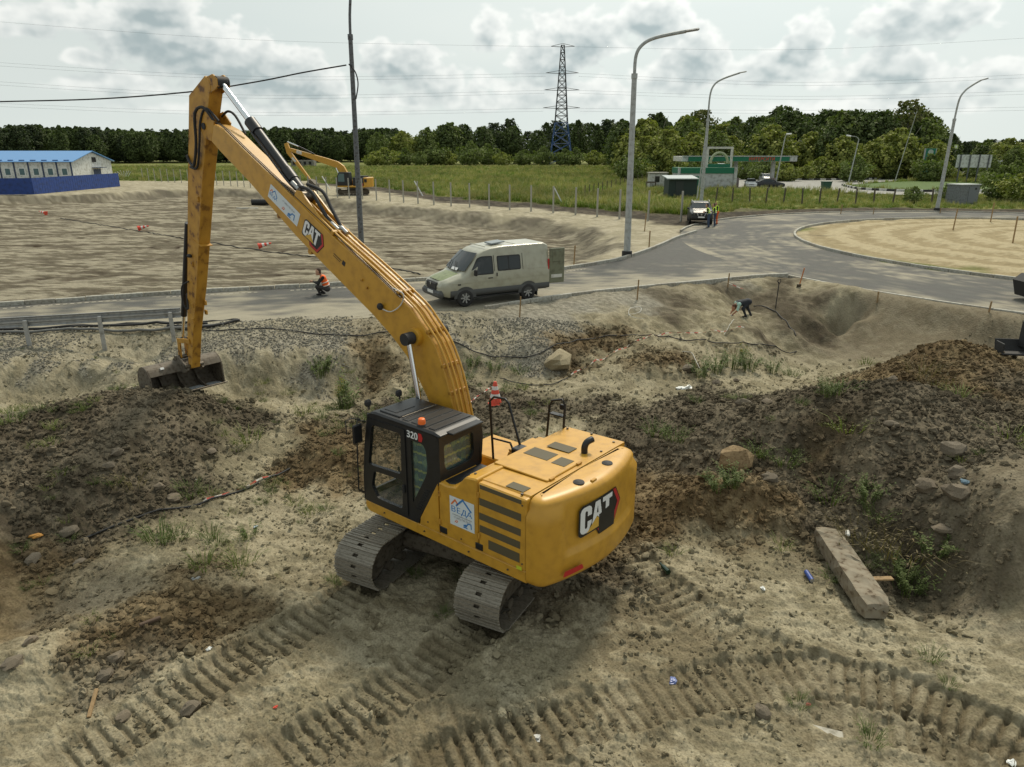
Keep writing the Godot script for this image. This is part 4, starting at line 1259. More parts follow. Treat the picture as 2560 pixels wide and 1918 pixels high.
func make_big_excavator() -> void:
	M.gold = mat(0.6, 0.36, 0.05, 0.4)
	M.banner = mat(0.62, 0.68, 0.7, 0.55)
	var root := thing("excavator", "large yellow long-reach crawler excavator with black cab and raised boom", "excavator", EXC + Vector3(0, 0.0, 0), UPPER_TURN)
	var shoe := track_shoe()
	for s in [1.0, -1.0]:
		make_track(root, s, TRACK_TURN - UPPER_TURN, 1.62, 0.4, 0.46, shoe)
	# car body between the tracks
	var cb := MB.new()
	cb.box(Vector3(0, 0.62, 0), Vector3(1.5, 0.4, 1.5), 0.1)
	cb.box(Vector3(0.75, 0.52, 0), Vector3(0.4, 0.3, 2.0), 0.06, Basis(Vector3.UP, 0.0))
	cb.box(Vector3(-0.75, 0.52, 0), Vector3(0.4, 0.3, 2.0), 0.06)
	var cbo := part(root, "car_body", cb, M.mud)
	cbo.rotation.y = TRACK_TURN - UPPER_TURN
	part(root, "slew_ring", MB.new().cyl(Vector3(0, 0.8, 0), Vector3(0, 1.06, 0), 0.62, 28), M.dark)
	# platform
	var deck := MB.new()
	deck.prism(poly([[1.36, 1.05], [1.41, 1.1], [1.41, 1.22], [-2.24, 1.22], [-2.24, 1.02], [1.3, 1.02]]), -1.36, 1.36, 0.015)
	part(root, "platform", deck, M.yellow)
	# left compartment behind the cab
	var lp := MB.new()
	lp.prism(poly([[0.0, 1.225], [-0.02, 1.36], [-0.455, 2.12], [-0.455, 1.225]]), -1.37, -1.3, 0.01)
	part(root, "corner_panel", lp, M.yellow)
	lp = MB.new()
	lp.prism(rounded([[-0.468, 1.225], [-0.468, 2.16], [-0.64, 2.13], [-0.86, 2.17], [-1.06, 2.41], [-1.3, 2.44], [-1.3, 1.225]], 0.04), -1.372, -0.5, 0.022)
	var sd := part(root, "service_door", lp, M.yellow)
	banner(sd, fl(-0.72, 1.372, 1.5), Vector3(-1, 0, 0), Vector3.UP, 0.52, 0.5, false)
	part(sd, "latch", MB.new().box(fl(-0.56, 1.375, 1.32), Vector3(0.16, 0.11, 0.02), 0.006), M.black)
	# engine house with louvre grilles
	var eh := MB.new()
	eh.prism(rounded([[-1.315, 1.225], [-1.315, 2.4], [-2.245, 2.4], [-2.245, 1.225]], 0.03), -1.37, -1.25, 0.02)
	var door := part(root, "engine_door", eh, M.yellow)
	for g in [[-1.36, -2.16, 2.31, 2.38], [-1.345, -2.155, 2.035, 2.155], [-1.34, -2.15, 1.79, 1.905], [-1.345, -2.14, 1.575, 1.695], [-1.52, -2.13, 1.34, 1.495]]:
		var b := MB.new()
		b.prism(poly([[g[0], g[2]], [g[0] , g[3]], [g[1], g[3]], [g[1], g[2]]]), -1.374, -1.36)
		part(door, "grille", b, M.grille)
	part(door, "latch", MB.new().box(fl(-1.33, 1.375, 1.31), Vector3(0.15, 0.11, 0.02), 0.006), M.black)
	part(door, "sticker", MB.new().box(fl(-2.12, 1.371, 1.25), Vector3(0.1, 0.06, 0.004)), mat(0.5, 0.55, 0.03, 0.5))
	for q in [[-0.49, 1.95], [-0.49, 1.45], [-1.335, 2.2], [-1.335, 1.5]]:
		part(root, "door_hinge", MB.new().box(fl(q[0], 1.378, q[1]), Vector3(0.035, 0.09, 0.018), 0.004), M.yellow_worn)
	for q in [[-0.2, 1.34], [-0.95, 1.3], [0.9, 1.13], [-0.1, 1.13], [-1.1, 1.13], [-1.9, 1.13], [-2.18, 2.3], [-2.18, 1.34]]:
		part(root, "panel_bolt", MB.new().cyl(fl(q[0], 1.36, q[1]), fl(q[0], 1.382, q[1]), 0.014, 6), M.steel)
	# hood, a lid with grilles on it
	var hood := MB.new()
	hood.prism(poly([[-1.04, 2.1], [-1.04, 2.4], [-2.235, 2.42], [-2.235, 2.1]]), -1.26, 1.37, 0.02)
	hood.box(fl(-1.65, -0.1, 1.66), Vector3(1.17, 0.9, 2.46), 0.02)
	var ho := part(root, "engine_hood", hood, M.yellow)
	var hb := MB.new()
	hb.box(fl(-1.62, 0.27, 2.432), Vector3(1.06, 0.028, 0.94), 0.01)
	part(ho, "hood_lid", hb, M.yellow)
	for g in [[-1.23, -1.71, -0.15, 0.16, 2.449], [-1.32, -1.77, -0.6, -0.36, 2.424], [-1.81, -2.06, -0.1, 0.18, 2.449], [-1.75, -2.08, 1.05, 1.23, 2.424]]:
		part(ho, "hood_grille", MB.new().box(fl((g[0] + g[1]) / 2, (g[2] + g[3]) / 2, g[4]), Vector3(absf(g[0] - g[1]), 0.006, absf(g[2] - g[3]))), M.grille)
	for g in [[-2.15, 0.62], [-2.15, -0.1]]:
		part(ho, "hinge", MB.new().box(fl(g[0], g[1], 2.44), Vector3(0.05, 0.03, 0.12), 0.006), M.yellow_worn)
	for g in [[-1.12, 1.2], [-2.1, 1.28], [-1.12, -1.25], [-2.1, -1.22], [-1.6, -1.3], [-2.15, -0.75]]:
		part(ho, "bolt", MB.new().cyl(fl(g[0], g[1], 2.41), fl(g[0], g[1], 2.435), 0.022, 8), M.steel)
	part(root, "exhaust", MB.new().tube(smooth_line([fl(-1.96, -0.54, 2.4), fl(-1.96, -0.54, 2.52), fl(-1.98, -0.58, 2.6), fl(-2.02, -0.68, 2.63)]), 0.055, 12), M.black)
	# right front: tank box, steps and rails
	var tb := MB.new()
	tb.prism(rounded([[-1.03, 1.225], [-1.03, 2.05], [-0.4, 2.05], [-0.3, 1.8], [0.75, 1.8], [0.8, 1.5], [1.38, 1.45], [1.38, 1.225]], 0.05), 0.45, 1.36, 0.025)
	part(root, "fuel_tank", tb, M.yellow)
	part(root, "tool_box_lid", MB.new().box(fl(-0.68, -0.8, 2.07), Vector3(0.55, 0.04, 0.7), 0.01), M.yellow)
	part(root, "battery_box", MB.new().box(fl(-0.82, -0.36, 2.0), Vector3(0.36, 0.5, 0.26), 0.02), M.black)
	for q in [[[-0.05, -0.45, 1.8], [0.02, -0.45, 2.9], [-0.08, -0.45, 3.0], [-0.34, -0.45, 3.02], [-0.42, -0.45, 2.95], [-0.72, -0.45, 2.1]], [[-0.62, -1.27, 1.8], [-0.7, -1.27, 2.75], [-0.76, -1.27, 2.86], [-0.98, -1.27, 2.93], [-1.04, -1.27, 2.84], [-1.02, -1.27, 2.38]]]:
		var pts: Array = []
		for e in q:
			pts.append(fl(e[0], e[1], e[2]))
		var rail := part(root, "handrail", MB.new().tube(pts, 0.022, 8), M.black)
		var bar := MB.new()
		if q[0][1] > -1.0:
			bar.cyl(fl(-0.03, -0.45, 2.2), fl(-0.45, -0.45, 2.22), 0.018, 8)
			bar.cyl(fl(-0.45, -0.45, 2.22), fl(-0.62, -0.45, 1.9), 0.018, 8)
		else:
			bar.box(fl(-0.88, -1.27, 2.62), Vector3(0.3, 0.025, 0.12), 0.005)
			bar.box(fl(-0.93, -1.33, 2.76), Vector3(0.07, 0.1, 0.05), 0.01)
		part(rail, "cross_bar", bar, M.black)
	make_counterweight(root)
	make_cab(root)
	make_arm(root)

func tail_outline(inset: float) -> Array:
	# plan of the counterweight from left to right, (forward, left)
	var base := [[-2.25, 1.375], [-2.36, 1.37], [-2.46, 1.34], [-2.54, 1.27], [-2.6, 1.14], [-2.66, 0.95], [-2.72, 0.72], [-2.77, 0.45], [-2.8, 0.2], [-2.81, 0.0], [-2.8, -0.2], [-2.77, -0.45], [-2.72, -0.72], [-2.66, -0.95], [-2.6, -1.14], [-2.54, -1.27], [-2.46, -1.34], [-2.36, -1.37], [-2.25, -1.375]]
	var line: Array = []
	for q in base:
		line.append(Vector2(q[0], q[1]))
	line = resample_n(line, 61)
	var out: Array = []
	for i in line.size():
		var a: Vector2 = line[maxi(i - 1, 0)]
		var b: Vector2 = line[mini(i + 1, line.size() - 1)]
		var d := (b - a).normalized()
		var nrm := Vector2(d.y, -d.x)
		if nrm.dot(line[i] - Vector2(-1.0, 0)) > 0.0:
			nrm = -nrm
		if i == 0 or i == line.size() - 1:
			nrm = Vector2(0, -signf(line[i].y))
		out.append(line[i] + nrm * inset)
	return out

func tail_x(left: float, up: float) -> float:
	# forward coordinate of the counterweight's rear face
	var f := clampf(absf(left) / 1.3, 0.0, 1.0)
	var x := -2.81 + 0.2 * pow(f, 2.3)
	var hollow := smoothstep(0.98, 0.8, absf(left)) * smoothstep(1.42, 1.56, up)
	return x + 0.075 * hollow

func make_counterweight(root: Node3D) -> void:
	var rows: Array = []
	for lev in [[0.98, 0.16], [1.0, 0.08], [1.04, 0.03], [1.12, 0.0], [1.3, 0.0], [1.4, 0.0], [1.44, 0.008], [1.5, 0.045], [1.56, 0.062], [1.75, 0.065], [2.0, 0.066], [2.14, 0.066], [2.24, 0.068], [2.32, 0.075], [2.36, 0.105], [2.39, 0.15], [2.405, 0.22], [2.41, 0.32]]:
		var line := PackedVector3Array()
		var plan := tail_outline(0.0)
		var inner := tail_outline(lev[1])
		var flat: float = lev[0]
		for i in plan.size():
			var mid := smoothstep(1.05, 0.85, absf(plan[i].y)) if flat < 2.2 else 1.0
			var ins: Vector2 = inner[i]
			var low := 1.0 if flat < 1.2 else mid if flat < 2.2 else 1.0
			var p: Vector2 = plan[i].lerp(ins, low)
			p.x = minf(p.x, -2.25)
			line.append(fl(p.x, p.y, flat))
		rows.append(line)
	var b := MB.new()
	b.grid(rows, false, false)
	# flat top and underside
	for e in 2:
		var line: PackedVector3Array = rows[0] if e == 0 else rows[-1]
		var mid := fl(-2.25, 0, line[0].y)
		for i in line.size() - 1:
			if e == 1:
				b.tri(mid, line[i], line[i + 1])
			else:
				b.tri(mid, line[i + 1], line[i])
	var cw := part(root, "counterweight", b, M.yellow)
	for q in [[-2.5, 0.42], [-2.46, -0.44]]:
		var c := MB.new()
		c.xf = Transform3D(Basis(), fl(q[0], q[1], 2.408))
		c.lathe([Vector2(0, 0.03), Vector2(0.04, 0.03), Vector2(0.05, 0.018), Vector2(0.085, 0.014), Vector2(0.09, 0.0)], 18)
		part(cw, "lifting_cap", c, M.rubber)
	part(cw, "small_block", MB.new().box(fl(-2.62, 0.2, 2.405), Vector3(0.05, 0.03, 0.12), 0.006), M.yellow_worn)
	# reflector and emblem follow the curved rear
	part(cw, "reflector", on_tail([rounded([[0, 0], [0.42, 0.0], [0.38, 0.09], [0.03, 0.09]], 0.02)], Vector2(1.06, 1.16), Vector2(1, 1), 0.004), M.red)
	var o := Vector2(0.66, 1.68)
	var k := Vector2(0.54, 0.44)
	var e := part(cw, "emblem", on_tail([poly(EMBLEM_BACK)], o, k, 0.004), M.black, Vector3.ZERO, "black and red maker's emblem with white letters")
	part(e, "red_border", on_tail([poly(EMBLEM_RED)], o, k, 0.008), M.red)
	part(e, "gold_triangle", on_tail([poly(EMBLEM_FOLD)], o, k, 0.008), M.gold)
	for l in [LETTER_C, LETTER_A, LETTER_T]:
		part(e, "letter", on_tail([poly(l)], o, k, 0.008), M.white)
	part(e, "letter_opening", on_tail([poly([[0.715, 0.56], [0.79, 0.56], [0.75, 0.82]])], o, k, 0.011), M.black)

func on_tail(shapes: Array, o: Vector2, k: Vector2, lift: float) -> MB:
	# shape's x runs towards the machine's right; cut into strips that follow the curve
	var b := MB.new()
	for s in shapes:
		var lo := 1e9
		var hi := -1e9
		for q in s:
			lo = minf(lo, q.x)
			hi = maxf(hi, q.x)
		var n := int(ceil((hi - lo) * k.x / 0.06))
		for i in n:
			var x0 := lerpf(lo, hi, float(i) / n)
			var x1 := lerpf(lo, hi, float(i + 1) / n)
			for piece in Geometry2D.intersect_polygons(s, PackedVector2Array([Vector2(x0, -9), Vector2(x1, -9), Vector2(x1, 9), Vector2(x0, 9)])):
				var ids := Geometry2D.triangulate_polygon(piece)
				for t in range(0, ids.size(), 3):
					var p: Array = []
					for e in 3:
						var q: Vector2 = piece[ids[t + e]]
						var left := o.x - q.x * k.x
						var up := o.y + q.y * k.y
						p.append(fl(tail_x(left, up) - lift - 0.012, left, up))
					if (p[1] - p[0]).cross(p[2] - p[0]).x > 0.0:
						b.tri(p[0], p[2], p[1])
					else:
						b.tri(p[0], p[1], p[2])
	return b

func make_cab(root: Node3D) -> void:
	var cab := Node3D.new()
	cab.name = "cab"
	root.add_child(cab)
	var outer := rounded([[1.42, 1.225], [1.4, 1.7], [1.32, 2.3], [1.19, 2.9], [1.1, 2.93], [-0.4, 2.93], [-0.5, 2.86], [-0.52, 2.3], [-0.52, 2.17], [-0.02, 1.38], [0.03, 1.225]], 0.05)
	var w1 := rounded([[1.08, 2.74], [0.36, 2.76], [0.38, 2.1], [0.42, 2.02], [1.23, 1.97]], 0.06)
	var w2 := rounded([[1.1, 1.88], [0.36, 1.92], [0.4, 1.38], [1.04, 1.37], [1.18, 1.57]], 0.07)
	var w3 := rounded([[0.14, 2.7], [-0.14, 2.7], [-0.21, 2.6], [-0.23, 2.32], [-0.2, 2.18], [0.15, 1.57]], 0.04)
	var side := MB.new()
	side.prism(holed(outer, [w1, w2, w3]), -1.365, -1.32)
	part(cab, "left_side", side, M.black)
	side = MB.new()
	side.prism(holed(outer, [w1, w2, w3]), -0.42, -0.38)
	part(cab, "right_side", side, M.black)
	# door frame proud of the wall
	var df := MB.new()
	df.prism(holed(rounded([[1.37, 1.27], [1.36, 1.7], [1.28, 2.3], [1.16, 2.84], [0.26, 2.86], [0.27, 1.27]], 0.06), [w1, w2]), -1.382, -1.362)
	var dr := part(cab, "door", df, M.black)
	part(dr, "handle", MB.new().box(fl(0.33, 1.395, 1.78), Vector3(0.05, 0.14, 0.03), 0.008), M.dark)
	for w in [w1, w2]:
		var g := MB.new()
		g.prism(w, -1.35, -1.345)
		part(dr, "pane", g, M.glass)
	for w in [w1, w2, w3]:
		var g := MB.new()
		g.prism(w, -0.405, -0.4)
		part(cab, "right_pane", g, M.glass)
	var g3 := MB.new()
	g3.prism(w3, -1.35, -1.345)
	part(cab, "rear_side_pane", g3, M.glass)
	# rear wall with its window
	var back := MB.new()
	var rw := rounded([[-1.26, 2.74], [-0.58, 2.77], [-0.56, 2.42], [-0.66, 2.29], [-1.16, 2.27], [-1.25, 2.36]], 0.05)
	back.xf = Transform3D(Basis(Vector3(0, 0, 1), Vector3(0, 1, 0), Vector3(-1, 0, 0)), Vector3(-0.46, 0, 0))
	back.prism(holed(poly([[-1.36, 2.1], [-1.36, 2.9], [-0.38, 2.9], [-0.34, 2.6], [-0.36, 2.35], [-0.42, 2.1]]), [rw]), 0.0, 0.05)
	part(cab, "rear_wall", back, M.black)
	var rg := MB.new()
	rg.xf = back.xf
	rg.prism(rw, 0.012, 0.017)
	part(cab, "rear_pane", rg, M.glass)
	# curtains hung inside
	var rug := Image.create(128, 96, false, Image.FORMAT_RGB8)
	for y in 96:
		for x in 128:
			var u := absf(fposmod(x / 42.0, 1.0) - 0.5) + absf(fposmod(y / 48.0, 1.0) - 0.5)
			var c := Color(0.5, 0.62, 0.5) if u < 0.25 else Color(0.38, 0.52, 0.5) if u < 0.36 else Color(0.62, 0.68, 0.45) if fposmod(y / 24.0, 1.0) < 0.25 else Color(0.33, 0.45, 0.45)
			rug.set_pixel(x, y, c * (0.85 + 0.3 * rng.randf()))
	var cm := StandardMaterial3D.new()
	cm.albedo_texture = ImageTexture.create_from_image(rug)
	cm.uv1_triplanar = true
	cm.uv1_scale = Vector3.ONE * 1.6
	cm.roughness = 0.9
	var cu := MB.new()
	var rows: Array = []
	for i in 2:
		var line := PackedVector3Array()
		for j in 25:
			line.append(fl(-0.4 + 0.015 * sin(j * 1.9), lerpf(1.3, 0.5, j / 24.0), 2.82 - i * 0.6))
		rows.append(line)
	cu.grid(rows)
	part(cab, "rear_curtain", cu, cm, Vector3.ZERO, "pale green patterned curtain in the rear window")
	cu = MB.new()
	rows = []
	for i in 2:
		var line := PackedVector3Array()
		for j in 19:
			line.append(fl(lerpf(-0.3, 0.2, j / 18.0), 1.3 + 0.012 * sin(j * 1.7), 2.76 - i * 1.25))
		rows.append(line)
	cu.grid(rows)
	part(cab, "side_curtain", cu, cm)
	# roof with ribs and a hatch
	var roof := MB.new()
	roof.prism(rounded([[1.16, 2.9], [1.13, 2.95], [1.02, 2.975], [-0.4, 2.965], [-0.53, 2.93], [-0.53, 2.89]], 0.02), -1.37, -0.38, 0.03)
	var ro := part(cab, "roof", roof, M.black)
	part(ro, "roof_hatch", MB.new().box(fl(0.74, 0.9, 2.98), Vector3(0.5, 0.03, 0.74), 0.012), M.black)
	part(ro, "hatch_panel", MB.new().box(fl(0.8, 0.98, 2.997), Vector3(0.3, 0.012, 0.42), 0.005), M.black)
	for q in [0.33, 0.12, -0.08, -0.28]:
		part(ro, "rib", MB.new().box(fl(q, 0.87, 2.972), Vector3(0.14, 0.016, 0.84), 0.006), M.black)
	part(ro, "hinge_bar", MB.new().cyl(fl(0.42, 0.5, 3.0), fl(0.42, 1.27, 3.0), 0.012, 6), M.steel)
	part(ro, "rear_visor", MB.new().box(fl(-0.56, 0.82, 2.93), Vector3(0.16, 0.035, 0.72), 0.01), M.black)
	var be := MB.new()
	be.xf = Transform3D(Basis(), fl(-0.04, 1.27, 2.965))
	be.lathe([Vector2(0.0, 0.13), Vector2(0.045, 0.128), Vector2(0.056, 0.11), Vector2(0.056, 0.09), Vector2(0.062, 0.085), Vector2(0.062, 0.03)], 18)
	var bc := part(cab, "beacon", be, M.orange, Vector3.ZERO, "orange warning beacon on the cab roof")
	var bb := MB.new()
	bb.xf = be.xf
	bb.lathe([Vector2(0.062, 0.035), Vector2(0.075, 0.03), Vector2(0.08, 0.0)], 18)
	part(bc, "beacon_base", bb, M.rubber)
	for q in [[1.22, 1.3], [1.2, 0.62]]:
		var l := MB.new()
		l.cyl(fl(q[0], q[1], 2.96), fl(q[0], q[1], 3.03), 0.015, 6)
		l.box(fl(q[0] + 0.02, q[1], 3.07), Vector3(0.09, 0.12, 0.13), 0.03)
		part(cab, "work_lamp", l, M.rubber)
	# mirror and grab rail at the front corner
	var mi := MB.new()
	mi.box(fl(1.3, 1.52, 2.56), Vector3(0.05, 0.34, 0.2), 0.02)
	mi.tube([fl(1.25, 1.36, 2.75), fl(1.3, 1.5, 2.8), fl(1.3, 1.52, 2.7)], 0.012, 6)
	mi.tube([fl(1.3, 1.44, 2.8), fl(1.32, 1.62, 2.86), fl(1.33, 1.72, 2.84), fl(1.33, 1.72, 2.6)], 0.01, 6)
	part(cab, "mirror", mi, M.black)
	part(cab, "grab_rail", MB.new().tube([fl(1.36, 1.36, 2.62), fl(1.38, 1.47, 2.6), fl(1.44, 1.47, 1.45), fl(1.42, 1.36, 1.36)], 0.013, 6), M.black)
	# front frame and glass
	var fr := MB.new()
	for lft in [1.34, 0.4]:
		fr.tube([fl(1.41, lft, 1.25), fl(1.39, lft, 1.7), fl(1.31, lft, 2.3), fl(1.18, lft, 2.9)], 0.035, 6)
	fr.box(fl(1.4, 0.87, 1.3), Vector3(0.05, 0.14, 0.92))
	part(cab, "front_frame", fr, M.black)
	var fg := MB.new()
	var fa := [fl(1.4, 1.32, 1.36), fl(1.39, 1.32, 1.7), fl(1.31, 1.32, 2.3), fl(1.19, 1.32, 2.88)]
	for i in 3:
		var a: Vector3 = fa[i]
		var b: Vector3 = fa[i + 1]
		fg.quad(a, b, b + Vector3(0, 0, 0.9), a + Vector3(0, 0, 0.9))
	part(cab, "windscreen", fg, M.glass)
	# inside: floor, seat, console, levers
	part(cab, "cab_floor", MB.new().box(fl(0.5, 0.87, 1.25), Vector3(1.7, 0.04, 0.9)), M.dark)
	var seat := MB.new()
	seat.box(fl(0.25, 0.88, 1.72), Vector3(0.5, 0.14, 0.5), 0.04)
	seat.box(fl(0.0, 0.88, 2.08), Vector3(0.14, 0.66, 0.48), 0.05)
	seat.box(fl(0.25, 0.88, 1.5), Vector3(0.4, 0.4, 0.36), 0.03)
	part(cab, "seat", seat, M.rubber)
	var con := MB.new()
	con.box(fl(0.45, 1.2, 1.78), Vector3(0.5, 0.12, 0.12), 0.03)
	con.box(fl(0.45, 0.56, 1.78), Vector3(0.5, 0.12, 0.12), 0.03)
	con.tube([fl(0.62, 1.2, 1.84), fl(0.66, 1.2, 2.02)], 0.02, 6)
	con.tube([fl(0.62, 0.56, 1.84), fl(0.66, 0.56, 2.02)], 0.02, 6)
	con.tube([fl(1.05, 0.8, 1.3), fl(0.9, 0.8, 1.85)], 0.015, 6)
	con.box(fl(1.2, 0.5, 2.0), Vector3(0.04, 0.22, 0.26), 0.02, Basis(Vector3.UP, 0.4))
	part(cab, "console", con, M.dark)
	part(cab, "wiper", MB.new().tube([fl(1.28, 0.55, 2.6), fl(1.36, 0.6, 2.1)], 0.01, 5), M.dark)
	lettering(cab, "320", 0.12, fl(0.09, 1.367, 2.8), Vector3(-1, 0, 0), Vector3.UP, M.white, 0.004, true, 0.95)
	part(cab, "red_label", decal([poly([[0, 0], [0.07, 0], [0.1, 0.07], [0.07, 0.14], [0, 0.14]])], fl(-0.05, 1.365, 2.73), Vector3(-1, 0, 0), Vector3.UP, 0.002), M.red)
	var vent := MB.new()
	for i in 9:
		vent.box(fl(0.02 - i * 0.028, 1.368, 1.5 + i * 0.05), Vector3(0.1, 0.014, 0.014))
	part(cab, "side_vent", vent, M.dark)
	# step plate between cab and engine
	part(root, "cab_rear_shelf", MB.new().box(fl(-0.75, 0.85, 2.12), Vector3(0.5, 0.06, 0.88), 0.02), M.black)

func make_arm(root: Node3D) -> void:
	var outline := [[7.14, 7.68], [6.76, 7.56], [6.07, 7.16], [4.99, 6.56], [4.24, 6.13], [3.24, 5.56], [2.25, 5.05], [1.3, 4.52], [1.02, 4.27], [0.71, 3.95], [0.5, 3.54], [0.36, 3.13], [0.2, 2.5], [0.08, 1.95], [0.08, 1.6], [0.35, 1.5], [0.52, 1.75], [0.7, 2.35], [0.93, 2.91], [1.2, 3.31], [1.44, 3.62], [1.85, 3.95], [2.32, 4.26], [3.33, 4.84], [4.51, 5.53], [5.3, 6.06], [6.09, 6.59], [7.01, 7.14], [7.28, 7.32], [7.42, 7.5], [7.36, 7.66]]
	var bm := MB.new()
	bm.prism(poly(outline), -0.2, 0.2, 0.012)
	var boom := part(root, "boom", bm, M.yellow)
	emblem(boom, fl(4.29, 0.2, 5.62), Vector3(-0.87, -0.49, 0) * 0.34, Vector3(-0.49, 0.87, 0) * 0.3)
	banner(boom, fl(5.36, 0.2, 6.27), Vector3(-0.86, -0.515, 0), Vector3(-0.515, 0.86, 0), 1.06, 0.29, true)
	part(boom, "data_plate", decal([PackedVector2Array([Vector2(0, 0), Vector2(0.09, 0), Vector2(0.09, 0.09), Vector2(0, 0.09)]), PackedVector2Array([Vector2(-0.28, 0.04), Vector2(-0.03, 0.04), Vector2(-0.03, 0.055), Vector2(-0.28, 0.055)]), PackedVector2Array([Vector2(-0.28, 0.0), Vector2(-0.06, 0.0), Vector2(-0.06, 0.01), Vector2(-0.28, 0.01)])], fl(3.12, 0.2, 5.12), Vector3(-0.87, -0.49, 0), Vector3(-0.49, 0.87, 0), 0.003), M.black)
	# steel pipes along the top
	var crest: Array = []
	for q in [[4.15, 6.12], [3.24, 5.58], [2.25, 5.07], [1.3, 4.54], [0.99, 4.27], [0.69, 3.95], [0.48, 3.54], [0.34, 3.13], [0.2, 2.55], [0.1, 2.1]]:
		crest.append(Vector2(q[0], q[1]))
	for k in 4:
		var lft: float = [0.15, 0.07, -0.05, -0.14][k]
		var pts: Array = []
		for i in crest.size():
			var d: Vector2 = (crest[mini(i + 1, crest.size() - 1)] - crest[maxi(i - 1, 0)]).normalized()
			var nrm := Vector2(d.y, -d.x)
			if nrm.y < 0.0 and absf(nrm.y) > 0.3 or nrm.x > 0.3:
				nrm = -nrm
			var p: Vector2 = crest[i] + nrm * (0.045 + 0.02 * (k % 2))
			pts.append(fl(p.x, lft, p.y))
		hose(boom, "steel_pipe", pts, 0.021, M.yellow, 4)
	for f in [0.1, 0.3, 0.5, 0.66, 0.78, 0.9]:
		var i := int(f * (crest.size() - 1))
		var p: Vector2 = crest[i].lerp(crest[i + 1], f * (crest.size() - 1) - i)
		var d: Vector2 = (crest[i + 1] - crest[i]).normalized()
		part(boom, "pipe_clamp", MB.new().box(Vector3(p.x + d.y * 0.05 * -1.0, p.y + d.x * -0.05, 0), Vector3(0.07, 0.09, 0.4), 0.01, Basis(Vector3(0, 0, 1), d.angle())), M.yellow_worn)
	# thin lubrication lines along the upper part
	for lft in [0.17, 0.13]:
		hose(boom, "grease_line", [fl(7.1, lft, 7.73), fl(6.76, lft, 7.59), fl(6.07, lft, 7.19), fl(4.99, lft, 6.59), fl(4.24, lft, 6.17), fl(3.2, lft, 5.6), fl(1.5, lft + 0.05, 4.68)], 0.009, M.black, 3)
	part(boom, "boom_lamp", MB.new().box(fl(2.02, 0.26, 4.46), Vector3(0.12, 0.12, 0.11), 0.035), M.rubber)
	hose(boom, "lamp_cable", [fl(2.0, 0.24, 4.42), fl(1.75, 0.24, 4.4), fl(1.5, 0.23, 4.55), fl(1.42, 0.22, 4.75), fl(1.7, 0.21, 4.83)], 0.011, M.white_dusty)
	for q in [[5.1, 5.9], [4.15, 5.26]]:
		var lug := MB.new()
		lug.cyl(fl(q[0], 0.17, q[1]), fl(q[0], -0.17, q[1]), 0.06, 10)
		part(boom, "lower_lug", lug, M.yellow_worn)
	for q in [[2.55, 4.88], [2.42, 4.75]]:
		part(boom, "small_fitting", MB.new().box(fl(q[0], 0.215, q[1]), Vector3(0.05, 0.05, 0.04), 0.01), M.yellow_worn)
	# lift cylinders either side
	for s in [1.0, -1.0]:
		var lc := Node3D.new()
		lc.name = "lift_cylinder"
		root.add_child(lc, true)
		part(lc, "rod", MB.new().cyl(fl(1.15, 0.4 * s, 4.03), fl(0.88, 0.4 * s, 2.6), 0.05, 14), M.chrome)
		part(lc, "barrel", MB.new().cyl(fl(0.9, 0.4 * s, 2.7), fl(0.68, 0.4 * s, 1.5), 0.095, 16), M.black)
		part(lc, "rod_eye", MB.new().cyl(fl(1.15, 0.31 * s, 4.03), fl(1.15, 0.5 * s, 4.03), 0.11, 16), M.rubber)
		part(lc, "boss", MB.new().cyl(fl(1.15, 0.19 * s, 4.03), fl(1.15, 0.3 * s, 4.03), 0.16, 20), M.yellow)
	# stick
	var st := MB.new()
	st.prism(poly([[7.36, 8.64], [8.1, 8.3], [8.6, 6.7], [9.38, 4.18], [9.82, 2.77], [10.03, 1.86], [9.96, 1.72], [9.84, 1.76], [9.5, 2.78], [8.98, 3.95], [8.7, 4.68], [8.02, 6.46], [7.7, 7.17], [7.45, 7.84], [7.16, 8.42], [7.2, 8.56]]), -0.15, 0.15, 0.012)
	for i in st.v.size():
		var p := st.v[i]
		p.z *= lerpf(0.72, 1.0, smoothstep(1.7, 6.0, p.y))
		st.v[i] = p
	var stick := part(root, "stick", st, M.yellow_worn)
	for q in [[9.02, 4.55, 0.13], [9.3, 3.5, 0.11], [9.42, 3.1, 0.11], [8.3, 6.1, 0.15], [9.12, 3.55, -0.1], [9.18, 3.3, -0.12], [8.72, 5.0, 0.0]]:
		part(stick, "bracket", MB.new().box(fl(q[0], q[2] * 1.05, q[1]), Vector3(0.1, 0.12, 0.05), 0.012), M.yellow_worn)
	part(stick, "stick_lamp", MB.new().box(fl(9.04, 0.17, 4.75), Vector3(0.15, 0.08, 0.1), 0.03), M.rubber)
	part(stick, "weld_seam", MB.new().box(fl(8.75, 0.0, 5.12), Vector3(0.62, 0.02, 0.286), 0.0, Basis(Vector3(0, 0, 1), 0.36)), M.yellow_worn)
	# arm cylinder over the boom
	var ac := Node3D.new()
	ac.name = "arm_cylinder"
	root.add_child(ac)
	var a0 := Vector2(4.36, 6.3)
	var a1 := Vector2(6.98, 8.5)
	var dir := (a1 - a0).normalized()
	var on := func(t: float) -> Vector3: return fl(a0.x + dir.x * t, 0, a0.y + dir.y * t)
	part(ac, "barrel", MB.new().cyl(on.call(0.05), on.call(2.02), 0.1, 20), M.black)
	part(ac, "gland", MB.new().cyl(on.call(1.88), on.call(2.2), 0.125, 20), M.black)
	part(ac, "lower_sleeve", MB.new().cyl(on.call(0.45), on.call(0.75), 0.115, 20), M.black)
	part(ac, "rod", MB.new().cyl(on.call(2.2), on.call(3.4), 0.062, 18), M.chrome)
